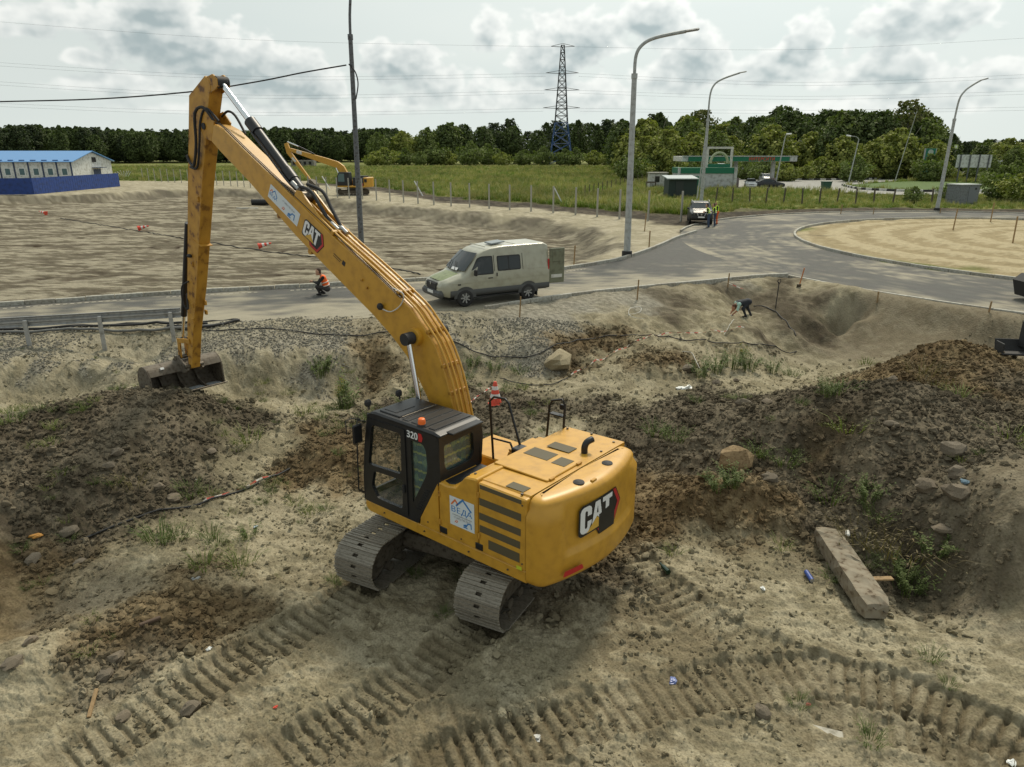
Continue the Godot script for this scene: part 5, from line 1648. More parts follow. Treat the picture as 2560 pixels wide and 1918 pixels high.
	part(ac, "rod_eye", MB.new().cyl(fl(a1.x, 0.13, a1.y), fl(a1.x, -0.13, a1.y), 0.12, 18), M.rubber)
	part(ac, "base_eye", MB.new().cyl(fl(a0.x, 0.13, a0.y), fl(a0.x, -0.13, a0.y), 0.1, 18), M.steel)
	hose(ac, "side_pipe", [on.call(1.95) + Vector3(0, -0.05, -0.12), on.call(1.6) + Vector3(0, -0.03, -0.14), on.call(0.6) + Vector3(0, -0.03, -0.14), on.call(0.2) + Vector3(0, 0.0, -0.12)], 0.022, M.black)
	# its bracket on the boom and the ears on the stick
	for s in [1.0, -1.0]:
		var br := MB.new()
		br.prism(poly([[4.55, 6.26], [4.42, 6.42], [4.28, 6.4], [3.4, 5.66], [3.3, 5.58], [4.3, 6.1]]), -0.15 * s - 0.02, -0.15 * s + 0.02, 0.006)
		part(boom, "cylinder_bracket", br, M.yellow)
		var ear := MB.new()
		ear.prism(poly([[7.3, 8.62], [7.06, 8.66], [6.88, 8.56], [6.88, 8.42], [7.0, 8.36], [7.2, 8.3]]), -0.12 * s - 0.02, -0.12 * s + 0.02, 0.006)
		part(stick, "cylinder_ear", ear, M.yellow_worn)
		var fork := MB.new()
		fork.prism(poly([[7.1, 7.72], [7.35, 7.95], [7.6, 7.9], [7.72, 7.65], [7.6, 7.42], [7.3, 7.34]]), -0.185 * s - 0.018, -0.185 * s + 0.018, 0.006)
		part(boom, "stick_fork", fork, M.yellow_worn)
	part(boom, "pivot_pin", MB.new().cyl(fl(7.52, 0.23, 7.65), fl(7.52, -0.23, 7.65), 0.07, 14), M.rubber)
	# hoses at the joint and at the cylinder foot
	hose(boom, "hydraulic_hose", [fl(7.15, 0.17, 7.75), fl(7.4, 0.24, 8.02), fl(7.7, 0.28, 7.9), fl(7.85, 0.26, 7.3), fl(8.1, 0.24, 6.85), fl(8.35, 0.2, 6.9), fl(8.5, 0.17, 7.05)], 0.032, M.rubber)
	hose(boom, "hydraulic_hose", [fl(7.05, 0.12, 7.74), fl(7.35, 0.2, 8.0), fl(7.62, 0.22, 7.75), fl(7.8, 0.22, 7.25), fl(8.05, 0.2, 6.8), fl(8.4, 0.18, 6.8)], 0.026, M.rubber)
	hose(boom, "hydraulic_hose", [fl(6.5, -0.14, 7.48), fl(6.85, -0.16, 7.85), fl(7.15, -0.17, 7.95), fl(7.4, -0.17, 7.85)], 0.026, M.rubber)
	hose(boom, "hydraulic_hose", [fl(4.5, 0.12, 6.5), fl(4.1, 0.08, 6.42), fl(3.85, 0.06, 6.15), fl(3.68, 0.05, 5.95), fl(3.5, 0.04, 5.8)], 0.034, M.rubber)
	hose(boom, "hydraulic_hose", [fl(4.45, -0.12, 6.52), fl(3.95, -0.1, 6.4), fl(3.7, -0.08, 6.12), fl(3.5, -0.06, 5.9), fl(3.36, -0.05, 5.74)], 0.034, M.rubber)
	for q in [[3.46, 0.04, 5.78], [3.32, -0.05, 5.72], [4.48, 0.13, 6.5]]:
		part(boom, "hose_coupling", MB.new().cyl(fl(q[0] + 0.1, q[1], q[2] + 0.06), fl(q[0] - 0.1, q[1], q[2] - 0.06), 0.042, 10), M.galvanised)
	# bucket cylinder and links in front of the stick
	var bc := Node3D.new()
	bc.name = "bucket_cylinder"
	root.add_child(bc)
	part(bc, "barrel", MB.new().cyl(fl(9.22, 0, 5.5), fl(10.12, 0, 3.1), 0.075, 14), M.black)
	part(bc, "rod", MB.new().cyl(fl(10.1, 0, 3.15), fl(10.36, 0, 2.45), 0.04, 12), M.chrome)
	part(bc, "rod_eye", MB.new().cyl(fl(10.38, 0.1, 2.42), fl(10.38, -0.1, 2.42), 0.075, 12), M.rubber)
	hose(bc, "hydraulic_hose", [fl(9.3, 0.15, 4.1), fl(9.5, 0.24, 3.95), fl(9.52, 0.26, 3.55), fl(9.42, 0.2, 3.4), fl(9.6, 0.1, 3.75)], 0.02, M.rubber)
	for s in [1.0, -1.0]:
		var link := MB.new()
		link.prism(stroke([Vector2(9.74, 2.5), Vector2(10.4, 2.42)], 0.12), -0.13 * s - 0.02, -0.13 * s + 0.02, 0.005)
		part(root, "tipping_link", link, M.yellow_worn)
		link = MB.new()
		link.prism(stroke([Vector2(10.4, 2.45), Vector2(10.46, 1.95)], 0.14), -0.09 * s - 0.02, -0.09 * s + 0.02, 0.005)
		part(root, "bucket_link", link, M.yellow_worn)
	# wide ditching bucket, mouth towards the machine
	var bk := Node3D.new()
	bk.name = "bucket"
	root.add_child(bk)
	bk.position = fl(0, 0.08, 0)
	var arc: Array = []
	for q in [[10.16, 1.06], [10.32, 1.0], [10.5, 0.99], [10.7, 1.07], [10.86, 1.24], [10.92, 1.46], [10.86, 1.68], [10.7, 1.83], [10.5, 1.87], [10.33, 1.8], [10.22, 1.64]]:
		arc.append(Vector2(q[0], q[1]))
	var sh := resample_n(arc, 33)
	var outer2: Array = []
	var inner2: Array = []
	for i in sh.size():
		var d: Vector2 = (sh[mini(i + 1, 32)] - sh[maxi(i - 1, 0)]).normalized()
		outer2.append(sh[i])
		inner2.append(sh[i] + Vector2(-d.y, d.x) * 0.028)
	var loop := PackedVector2Array(outer2)
	inner2.reverse()
	loop.append_array(PackedVector2Array(inner2))
	part(bk, "shell", MB.new().prism(loop, -0.97, 0.97), M.bucket_steel)
	for s in [1.0, -1.0]:
		var plate := PackedVector2Array(outer2)
		part(bk, "end_plate", MB.new().prism(plate, 0.97 * s - 0.02, 0.97 * s + 0.02, 0.004), M.bucket_steel)
	part(bk, "cutting_edge", MB.new().box(fl(10.15, 0, 1.06), Vector3(0.26, 0.035, 1.98), 0.008, Basis(Vector3(0, 0, 1), -0.36)), M.steel)
	for y in [-0.73, -0.24, 0.24, 0.73]:
		part(bk, "wear_sheet", MB.new().box(fl(10.36, y, 1.065), Vector3(0.26, 0.01, 0.36), 0.0, Basis(Vector3(0, 0, 1), -0.08)), mat(0.34, 0.37, 0.38, 0.6, 0.1))
	for y in [-0.49, 0.0, 0.49]:
		part(bk, "rib", MB.new().prism(poly([[10.2, 1.08], [10.5, 1.02], [10.72, 1.1], [10.88, 1.4], [10.82, 1.46], [10.62, 1.2], [10.4, 1.13]]), -y - 0.025, -y + 0.025), M.bucket_steel)
	for s in [1.0, -1.0]:
		part(bk, "ear", MB.new().prism(poly([[9.86, 1.72], [9.98, 1.84], [10.4, 2.02], [10.54, 1.96], [10.74, 1.8], [10.5, 1.84], [10.3, 1.76], [10.2, 1.6], [10.02, 1.62]]), -0.2 * s - 0.025 + 0.08, -0.2 * s + 0.025 + 0.08, 0.006), M.bucket_steel)
	part(bk, "stick_pin", MB.new().cyl(fl(9.95, 0.25 - 0.08, 1.8), fl(9.95, -0.25 - 0.08, 1.8), 0.05, 12), M.steel)
	part(bk, "link_pin", MB.new().cyl(fl(10.46, 0.24 - 0.08, 1.95), fl(10.46, -0.24 - 0.08, 1.95), 0.06, 12), M.steel)
	part(bk, "white_tag", MB.new().box(fl(10.3, 0.6, 1.79), Vector3(0.06, 0.03, 0.09), 0.0, Basis(Vector3(0, 0, 1), 0.9)), M.white)

# ------------------------------------------------------------------ vehicles
# stations along x: [x, bottom, belt, top, half width at sill, at belt, at roof]
func car_section(s: Array, x: float) -> Array:
	var i := 0
	while i < s.size() - 2 and x < s[i + 1][0]:
		i += 1
	var f := clampf((x - s[i][0]) / (s[i + 1][0] - s[i][0]), 0.0, 1.0)
	var out: Array = []
	for k in 7:
		out.append(lerpf(s[i][k], s[i + 1][k], f))
	return out

func car_half(s: Array, x: float, up: float) -> float:
	var q := car_section(s, x)
	if up <= q[2]:
		return lerpf(q[4], q[5], clampf((up - q[1]) / maxf(q[2] - q[1], 0.01), 0.0, 1.0))
	return lerpf(q[5], q[6], clampf((up - q[2]) / maxf(q[3] - q[2], 0.01), 0.0, 1.0))

func car_shell(s: Array, low := -1.0, high := 99.0, grow := 0.0) -> MB:
	var b := MB.new()
	var rows: Array = []
	for q in s:
		var bot: float = maxf(q[1], low)
		var belt: float = clampf(q[2], bot + 0.01, high)
		var top: float = minf(q[3], high)
		var ring := PackedVector3Array()
		var half: Array = [[q[4] * 0.8, bot], [q[4] + grow, bot + 0.04], [car_half(s, q[0], lerpf(bot, belt, 0.5)) + grow + 0.01, lerpf(bot, belt, 0.5)], [q[5] + grow, belt], [lerpf(q[5], q[6], 0.5) + grow, lerpf(belt, top, 0.5)], [q[6] + grow, maxf(top - 0.07, belt + 0.01)], [q[6] - 0.05 + grow, maxf(top - 0.025, belt + 0.015)], [q[6] - 0.16, maxf(top, belt + 0.02)]]
		for h in half:
			ring.append(fl(q[0], h[0], h[1]))
		for i in range(half.size() - 1, -1, -1):
			ring.append(fl(q[0], -half[i][0], half[i][1]))
		rows.append(ring)
	b.grid(rows, true, true)
	for e in 2:
		var ring: PackedVector3Array = rows[0] if e == 0 else rows[-1]
		var mid := Vector3.ZERO
		for p in ring:
			mid += p / ring.size()
		for i in ring.size():
			if e == 0:
				b.tri(mid, ring[i], ring[(i + 1) % ring.size()])
			else:
				b.tri(mid, ring[(i + 1) % ring.size()], ring[i])
	return b

# a patch that follows the side: outline in (x, up)
func side_patch(s: Array, outline: PackedVector2Array, side: float, lift: float) -> MB:
	var b := MB.new()
	var lo := 1e9
	var hi := -1e9
	for q in outline:
		lo = minf(lo, q.x)
		hi = maxf(hi, q.x)
	var n := maxi(2, int((hi - lo) / 0.15))
	for i in n:
		for r in 6:
			var y0 := 0.2 + r * 0.36
			for piece in Geometry2D.intersect_polygons(outline, PackedVector2Array([Vector2(lerpf(lo, hi, float(i) / n), y0), Vector2(lerpf(lo, hi, float(i + 1) / n), y0), Vector2(lerpf(lo, hi, float(i + 1) / n), y0 + 0.36), Vector2(lerpf(lo, hi, float(i) / n), y0 + 0.36)])):
				var ids := Geometry2D.triangulate_polygon(piece)
				for t in range(0, ids.size(), 3):
					var p: Array = []
					for e in 3:
						var q: Vector2 = piece[ids[t + e]]
						p.append(fl(q.x, (car_half(s, q.x, q.y) + lift) * side, q.y))
					if ((p[1] - p[0]).cross(p[2] - p[0]).z < 0.0) == (side > 0.0):
						b.tri(p[0], p[1], p[2])
					else:
						b.tri(p[0], p[2], p[1])
	return b

func wheel(root: Node3D, x: float, side: float, left: float, r: float, wide: float, rim: Material) -> void:
	var t := MB.new()
	t.xf = Transform3D(Basis(Vector3.RIGHT, PI / 2), fl(x, left * side, r))
	t.lathe([Vector2(r * 0.62, -wide / 2), Vector2(r * 0.9, -wide / 2), Vector2(r, -wide / 2 + 0.03), Vector2(r, wide / 2 - 0.03), Vector2(r * 0.9, wide / 2), Vector2(r * 0.62, wide / 2)], 22)
	var w := part(root, "wheel", t, M.rubber)
	var h := MB.new()
	h.xf = t.xf
	h.lathe([Vector2(0, wide * 0.3), Vector2(r * 0.55, wide * 0.3), Vector2(r * 0.64, wide * 0.5), Vector2(r * 0.64, -wide * 0.5), Vector2(r * 0.55, -wide * 0.3), Vector2(0, -wide * 0.3)], 22)
	part(w, "rim", h, M.dark)
	var sp := MB.new()
	for k in 7:
		var a := TAU * k / 7.0
		for e in [-1.0, 1.0]:
			sp.box(fl(x + cos(a) * r * 0.34, left * side + wide * 0.38 * e, r + sin(a) * r * 0.34), Vector3(r * 0.56, r * 0.15, 0.02), 0.0, Basis(Vector3(0, 0, 1), a))
	part(w, "spokes", sp, rim)

func make_van() -> void:
	var root := thing("van", "pale green panel van with open rear door parked on the road", "van", Vector3(-1.03, ROAD, -27.74), deg_to_rad(209.5))
	root.scale = Vector3.ONE * 0.985
	var paint := mat(0.4, 0.395, 0.305, 0.4, 0.0, 0.5, 0.4)
	paint.albedo_texture = M.film
	paint.clearcoat_enabled = true
	paint.clearcoat = 0.5
	paint.clearcoat_roughness = 0.15
	var hood_paint := mat(0.2, 0.24, 0.11, 0.45, 0.0, 0.5, 0.6)
	var clad := mat(0.07, 0.072, 0.07, 0.7)
	# [x, bottom, belt, top, sill, belt, roof]
	var s := [[2.33, 0.5, 0.72, 0.8, 0.62, 0.66, 0.62], [2.22, 0.42, 0.8, 0.98, 0.82, 0.86, 0.72], [1.98, 0.36, 0.9, 1.06, 0.92, 0.95, 0.78], [1.5, 0.36, 1.0, 1.2, 0.96, 0.98, 0.84], [1.3, 0.36, 1.1, 1.34, 0.97, 0.985, 0.82], [0.72, 0.36, 1.15, 1.93, 0.97, 0.99, 0.8], [0.5, 0.36, 1.15, 2.05, 0.97, 0.99, 0.8], [0.2, 0.36, 1.15, 2.13, 0.97, 0.99, 0.8], [-0.4, 0.36, 1.15, 2.19, 0.97, 0.99, 0.8], [-2.2, 0.36, 1.15, 2.2, 0.97, 0.99, 0.8], [-2.38, 0.38, 1.15, 2.12, 0.96, 0.97, 0.78]]
	var body := part(root, "body", car_shell(s), paint)
	part(root, "lower_cladding", car_shell(s.slice(2), -1.0, 0.64, 0.012), clad)
	# bonnet panel
	var hb := MB.new()
	var rows: Array = []
	for q in [[2.2, 1.0], [2.0, 1.075], [1.75, 1.145], [1.48, 1.225]]:
		var line := PackedVector3Array()
		for k in 9:
			var l := lerpf(-0.66, 0.66, k / 8.0)
			line.append(fl(q[0] + 0.1 * (1.0 - pow(l / 0.7, 2.0)) - 0.05, l, q[1] + 0.02 - 0.05 * pow(l / 0.7, 2.0)))
		rows.append(line)
	hb.grid(rows)
	part(root, "bonnet", hb, hood_paint, Vector3.ZERO, "darker green bonnet")
	# windscreen
	var ws := MB.new()
	rows = []
	for q in [[1.34, 1.3, 0.84], [1.1, 1.56, 0.81], [0.88, 1.78, 0.77], [0.74, 1.93, 0.72]]:
		var line := PackedVector3Array()
		for k in 9:
			var l := lerpf(-1.0, 1.0, k / 8.0)
			line.append(fl(q[0] + 0.1 * (1.0 - l * l), l * q[2], q[1] + 0.03))
		rows.append(line)
	ws.grid(rows)
	part(root, "windscreen", ws, M.dark_glass)
	part(root, "dashboard_papers", MB.new().box(fl(1.42, 0.15, 1.36), Vector3(0.12, 0.01, 0.5), 0.0, Basis(Vector3(0, 0, 1), -0.8)), M.white)
	var wp := MB.new()
	wp.tube([fl(1.5, 0.3, 1.33), fl(1.24, -0.1, 1.6)], 0.012, 5)
	wp.tube([fl(1.48, -0.3, 1.33), fl(1.2, -0.55, 1.6)], 0.012, 5)
	part(root, "wiper", wp, M.dark)
	for side in [1.0, -1.0]:
		part(root, "door_window", side_patch(s, rounded([[1.12, 1.2], [0.78, 1.74], [0.62, 1.8], [0.2, 1.8], [0.2, 1.2]], 0.05), side, 0.008), M.dark_glass)
		part(root, "door_window_frame", side_patch(s, rounded([[1.18, 1.16], [0.8, 1.78], [0.62, 1.84], [0.16, 1.84], [0.16, 1.16]], 0.06), side, 0.004), M.rubber)
		part(root, "slider_frame", side_patch(s, rounded([[-0.02, 1.25], [-0.02, 1.82], [-1.06, 1.82], [-1.06, 1.25]], 0.07), side, 0.005), M.rubber)
		for q in [[-0.06, -0.5], [-0.54, -1.02]]:
			part(root, "side_window", side_patch(s, rounded([[q[0], 1.29], [q[0], 1.78], [q[1], 1.78], [q[1], 1.29]], 0.05), side, 0.009), M.dark_glass)
		for x in [1.2, 0.1, -1.16]:
			part(root, "door_seam", side_patch(s, PackedVector2Array([Vector2(x, 0.62), Vector2(x + 0.024, 0.62), Vector2(x + 0.024, 1.86 if x < 1.0 else 1.16), Vector2(x, 1.86 if x < 1.0 else 1.16)]), side, 0.004), M.rubber)
		part(root, "side_moulding", side_patch(s, PackedVector2Array([Vector2(1.9, 0.87), Vector2(-2.3, 0.93), Vector2(-2.3, 0.96), Vector2(1.9, 0.9)]), side, 0.016), paint)
		part(root, "panel_recess", side_patch(s, rounded([[-1.3, 1.25], [-1.3, 1.8], [-2.22, 1.8], [-2.22, 1.25]], 0.06), side, 0.009), paint)
		part(root, "door_handle", MB.new().box(fl(0.3, 1.0 * side, 1.02), Vector3(0.2, 0.035, 0.03), 0.008), M.rubber)
		part(root, "slider_handle", MB.new().box(fl(0.02, 1.0 * side, 1.13), Vector3(0.035, 0.14, 0.03), 0.008), M.rubber)
		part(root, "mirror", MB.new().box(fl(1.0, 1.12 * side, 1.28), Vector3(0.1, 0.24, 0.16), 0.03), M.rubber)
		part(root, "headlight", MB.new().box(fl(2.14, 0.68 * side, 0.83), Vector3(0.16, 0.22, 0.3), 0.06, Basis(Vector3.UP, 0.45 * side)), M.white)
		for x in [1.38, -1.38]:
			var arch := PackedVector2Array()
			for k in 13:
				var a := PI * k / 12.0
				arch.append(Vector2(x + cos(a) * 0.46, 0.33 + sin(a) * 0.44))
			part(root, "wheel_arch", side_patch(s, arch, side, 0.022), clad)
			wheel(root, x, side, 0.9, 0.335, 0.22, M.galvanised)
	# nose
	part(root, "grille", MB.new().box(fl(2.3, 0, 0.78), Vector3(0.14, 0.3, 0.95), 0.05), M.rubber)
	part(root, "bumper", MB.new().box(fl(2.28, 0, 0.5), Vector3(0.26, 0.3, 1.72), 0.09), clad)
	part(root, "number_plate", MB.new().box(fl(2.42, 0.05, 0.56), Vector3(0.015, 0.11, 0.5)), M.white)
	part(root, "badge", MB.new().box(fl(2.38, 0, 0.85), Vector3(0.02, 0.1, 0.08), 0.008), M.chrome)
	part(root, "roof_hatch", MB.new().box(fl(-0.35, 0.1, 2.25), Vector3(0.6, 0.05, 0.6), 0.015, Basis(Vector3(0, 0, 1), -0.1)), mat(0.2, 0.23, 0.24, 0.4))
	for x in [0.35, -0.95]:
		part(body, "roof_seam", MB.new().box(fl(x, 0, 2.165 if x > 0 else 2.195), Vector3(0.03, 0.03, 1.3), 0.01), paint)
	part(root, "rear_opening", MB.new().box(fl(-2.39, 0.1, 1.3), Vector3(0.02, 1.2, 1.4)), M.dark)
	# the left rear door stands open
	var rd := MB.new()
	rd.xf = Transform3D(Basis(Vector3.UP, -0.06), fl(-2.36, 0.95, 0))
	rd.box(Vector3(-0.36, 1.28, 0), Vector3(0.7, 1.4, 0.07), 0.03)
	rd.box(Vector3(-0.36, 1.65, -0.04), Vector3(0.44, 0.42, 0.02), 0.01)
	var dark_paint := mat(0.17, 0.18, 0.12, 0.5, 0.0, 0.5, 0.5)
	var od := part(root, "rear_door", rd, dark_paint, Vector3.ZERO, "open rear door")
	var np := MB.new()
	np.xf = rd.xf
	np.box(Vector3(-0.34, 0.86, -0.042), Vector3(0.5, 0.13, 0.01))
	part(od, "number_plate", np, M.white_dusty)
	for side in [1.0, -1.0]:
		part(root, "tail_light", MB.new().box(fl(-2.34, 0.95 * side, 1.35), Vector3(0.05, 0.42, 0.06), 0.01), M.red)
		part(root, "side_repeater", MB.new().box(fl(1.62, 0.985 * side, 0.86), Vector3(0.12, 0.05, 0.02), 0.005), M.rubber)
		part(root, "fuel_flap", side_patch(s, rounded([[-0.55, 0.68], [-0.55, 0.86], [-0.35, 0.86], [-0.35, 0.68]], 0.03), side, 0.01), paint)
		part(root, "sill", MB.new().box(fl(0.0, 0.93 * side, 0.33), Vector3(2.0, 0.06, 0.08), 0.01), M.rubber)
	part(root, "underbody", MB.new().box(fl(0, 0, 0.33), Vector3(3.9, 0.14, 1.5)), M.dark)
	part(root, "mud_flap", MB.new().box(fl(-1.8, 0.9, 0.3), Vector3(0.02, 0.3, 0.2)), M.rubber)

func make_car(called: String, label: String, at: Vector3, turn: float, paint: Material, suv: bool, group := "") -> Node3D:
	var root := thing(called, label, "car", at, turn, group)
	var s: Array
	if suv:
		s = [[2.18, 0.5, 0.8, 0.9, 0.7, 0.76, 0.7], [2.05, 0.34, 0.92, 1.02, 0.86, 0.88, 0.76], [1.5, 0.3, 1.02, 1.12, 0.9, 0.91, 0.78], [1.0, 0.3, 1.06, 1.2, 0.91, 0.92, 0.78], [0.35, 0.3, 1.08, 1.62, 0.91, 0.92, 0.72], [0.1, 0.3, 1.08, 1.66, 0.91, 0.92, 0.72], [-1.6, 0.3, 1.1, 1.64, 0.91, 0.92, 0.7], [-2.02, 0.34, 1.1, 1.3, 0.88, 0.9, 0.72], [-2.14, 0.45, 0.9, 1.1, 0.82, 0.86, 0.72]]
	else:
		s = [[2.25, 0.4, 0.62, 0.7, 0.68, 0.7, 0.66], [2.08, 0.24, 0.72, 0.82, 0.84, 0.85, 0.72], [1.3, 0.2, 0.86, 0.96, 0.88, 0.88, 0.74], [0.95, 0.2, 0.9, 1.0, 0.88, 0.88, 0.72], [0.3, 0.2, 0.92, 1.38, 0.88, 0.88, 0.6], [-0.2, 0.2, 0.93, 1.44, 0.88, 0.88, 0.6], [-0.9, 0.2, 0.94, 1.38, 0.88, 0.88, 0.6], [-1.6, 0.2, 0.94, 1.04, 0.87, 0.87, 0.68], [-2.1, 0.26, 0.88, 1.0, 0.84, 0.84, 0.7], [-2.22, 0.36, 0.76, 0.9, 0.76, 0.78, 0.68]]
	part(root, "body", car_shell(s), paint)
	var top := 1.58 if suv else 1.36
	var belt := 1.12 if suv else 0.97
	var xa := 0.85 if suv else 0.8
	var xr := -1.5 if suv else -1.2
	for side in [1.0, -1.0]:
		for q in [[xa, 0.3, -0.42], [-0.48, -0.48, xr]]:
			part(root, "side_window", side_patch(s, rounded([[q[0], belt], [q[1], top], [q[2], top] if q[0] > 0 else [q[2] + 0.25, top], [q[2], belt]], 0.05), side, 0.006), M.dark_glass)
		part(root, "headlight", MB.new().box(fl(2.08, 0.66 * side, 0.84 if suv else 0.66), Vector3(0.14, 0.17 if suv else 0.12, 0.32), 0.04, Basis(Vector3.UP, 0.3 * side)), M.headlight)
		part(root, "mirror", MB.new().box(fl(0.75, 1.0 * side, belt + 0.06), Vector3(0.12, 0.14, 0.2), 0.04), paint)
		var r := 0.36 if suv else 0.32
		for x in [1.34, -1.3]:
			wheel(root, x, side, 0.83, r, 0.2, M.galvanised)
		if suv:
			part(root, "roof_rail", MB.new().tube(smooth_line([fl(0.15, 0.66 * side, 1.66), fl(0.0, 0.68 * side, 1.73), fl(-1.3, 0.68 * side, 1.72), fl(-1.5, 0.66 * side, 1.64)]), 0.025, 6), M.galvanised)
	var ws := MB.new()
	var rows: Array = []
	for q in ([[0.96, 1.2, 0.76], [0.65, 1.4, 0.73], [0.38, 1.6, 0.68]] if suv else [[0.92, 1.0, 0.7], [0.6, 1.2, 0.64], [0.33, 1.38, 0.56]]):
		var line := PackedVector3Array()
		for k in 7:
			var l := lerpf(-1.0, 1.0, k / 6.0)
			line.append(fl(q[0] + 0.08 * (1.0 - l * l) + 0.02, l * q[2], q[1] + 0.03))
		rows.append(line)
	ws.grid(rows)
	part(root, "windscreen", ws, M.dark_glass)
	part(root, "grille", MB.new().box(fl(2.14 if suv else 2.2, 0, 0.8 if suv else 0.6), Vector3(0.1, 0.22, 0.8), 0.03), M.rubber)
	if suv:
		for side in [1.0, -1.0]:
			part(root, "grille_bar", MB.new().box(fl(2.2, 0.3 * side, 0.8), Vector3(0.03, 0.24, 0.06), 0.01, Basis(Vector3.RIGHT, -0.35 * side)), M.chrome)
		var em := MB.new()
		em.tube([fl(2.19, 0, 0.8), fl(2.21, 0, 0.8)], 0.065, 14)
		part(root, "badge", em, M.chrome)
	part(root, "bumper", MB.new().box(fl(2.14 if suv else 2.18, 0, 0.55 if suv else 0.4), Vector3(0.2, 0.24, 1.6), 0.07), paint if not suv else M.rubber)
	part(root, "number_plate", MB.new().box(fl(2.25 if suv else 2.29, 0, 0.6 if suv else 0.45), Vector3(0.012, 0.11, 0.5)), M.white)
	return root

func make_far_excavator() -> void:
	var root := thing("excavator", "distant yellow crawler excavator standing on the haul track beyond the field", "excavator", flat_at(-21.71, -100.02, ROAD), deg_to_rad(168.0))
	var shoe := MB.new().box(Vector3(0, 0.02, 0), Vector3(0.24, 0.04, 0.6)).mesh()
	for s in [1.0, -1.0]:
		make_track(root, s, 0.5, 1.7, 0.4, 0.45, shoe, 1.2, 38, 0.6)
	part(root, "slew_ring", MB.new().cyl(Vector3(0, 0.6, 0), Vector3(0, 1.05, 0), 0.7, 20), M.dark)
	part(root, "platform", MB.new().box(fl(-0.4, 0, 1.13), Vector3(3.9, 0.2, 2.7), 0.03), M.yellow)
	part(root, "engine_house", MB.new().box(fl(-1.45, 0, 1.78), Vector3(1.5, 1.1, 2.7), 0.06), M.black)
	var cwb := MB.new()
	cwb.xf = Transform3D(Basis(Vector3(1, 0, 0), Vector3(0, 0, 1), Vector3(0, -1, 0)), Vector3.ZERO)
	cwb.prism(rounded([[-2.2, -1.38], [-2.75, -1.1], [-2.95, 0], [-2.75, 1.1], [-2.2, 1.38]], 0.25), -2.32, -1.05, 0.08)
	var cwo := part(root, "counterweight", cwb, M.yellow)
	part(cwo, "vent", MB.new().box(fl(-2.5, 1.25, 1.9), Vector3(0.3, 0.4, 0.2)), M.black)
	var cab := MB.new()
	cab.prism(rounded([[1.6, 1.24], [1.5, 2.5], [1.25, 2.98], [-0.2, 2.98], [-0.3, 1.24]], 0.08), -1.36, -0.4, 0.05)
	var co := part(root, "cab", cab, M.black)
	part(co, "window", MB.new().prism(rounded([[1.4, 1.75], [1.32, 2.5], [1.15, 2.8], [0.45, 2.8], [0.45, 1.75]], 0.05), -1.375, -1.365), M.far_glass)
	part(root, "tank", MB.new().box(fl(0.3, -0.9, 1.55), Vector3(1.6, 0.7, 0.9), 0.05), M.yellow)
	part(root, "hood_rail", MB.new().box(fl(-1.5, 0.1, 2.42), Vector3(1.3, 0.16, 1.6), 0.03), M.rubber)
	var bm := MB.new()
	bm.prism(poly([[0.1, 1.6], [0.35, 2.6], [1.0, 3.75], [1.8, 4.3], [3.4, 4.75], [8.6, 6.05], [8.85, 5.9], [8.7, 5.65], [4.0, 4.1], [2.2, 3.55], [1.5, 3.0], [0.75, 1.7]]), -0.22, 0.22, 0.02)
	var bo := part(root, "boom", bm, M.yellow)
	part(bo, "plate", MB.new().box(fl(7.3, 0.226, 5.5), Vector3(0.8, 0.42, 0.01), 0.0, Basis(Vector3(0, 0, 1), 0.27)), M.white_dusty)
	var sk := MB.new()
	sk.prism(poly([[9.0, 6.75], [9.45, 6.6], [9.2, 5.4], [6.3, 1.9], [6.05, 2.05], [8.5, 5.4]]), -0.17, 0.17, 0.02)
	var so := part(root, "stick", sk, M.yellow)
	part(so, "plate", MB.new().box(fl(8.2, 0.176, 4.55), Vector3(0.75, 0.3, 0.01), 0.0, Basis(Vector3(0, 0, 1), 0.86)), M.white_dusty)
	var cyl := part(root, "arm_cylinder", MB.new().cyl(fl(5.2, 0, 5.25), fl(7.4, 0, 6.25), 0.11, 12), M.black)
	part(cyl, "rod", MB.new().cyl(fl(7.4, 0, 6.25), fl(9.0, 0, 6.85), 0.08, 12), M.chrome)
	part(root, "lift_cylinder", MB.new().cyl(fl(1.2, 0.35, 1.5), fl(2.0, 0.35, 3.5), 0.08, 10), M.chrome)
	var bk := MB.new()
	bk.prism(poly([[6.2, 2.0], [5.7, 1.9], [5.2, 1.4], [5.1, 0.9], [5.5, 0.4], [6.0, 0.6], [6.5, 1.2]]), -0.6, 0.6, 0.02)
	part(root, "bucket", bk, M.bucket_steel)
	part(root, "hazard_strip", MB.new().box(fl(-2.1, 1.366, 1.4), Vector3(0.12, 0.3, 0.02)), M.red)

func flat_at(x: float, z: float, y: float) -> Vector3:
	return Vector3(x, y, z)

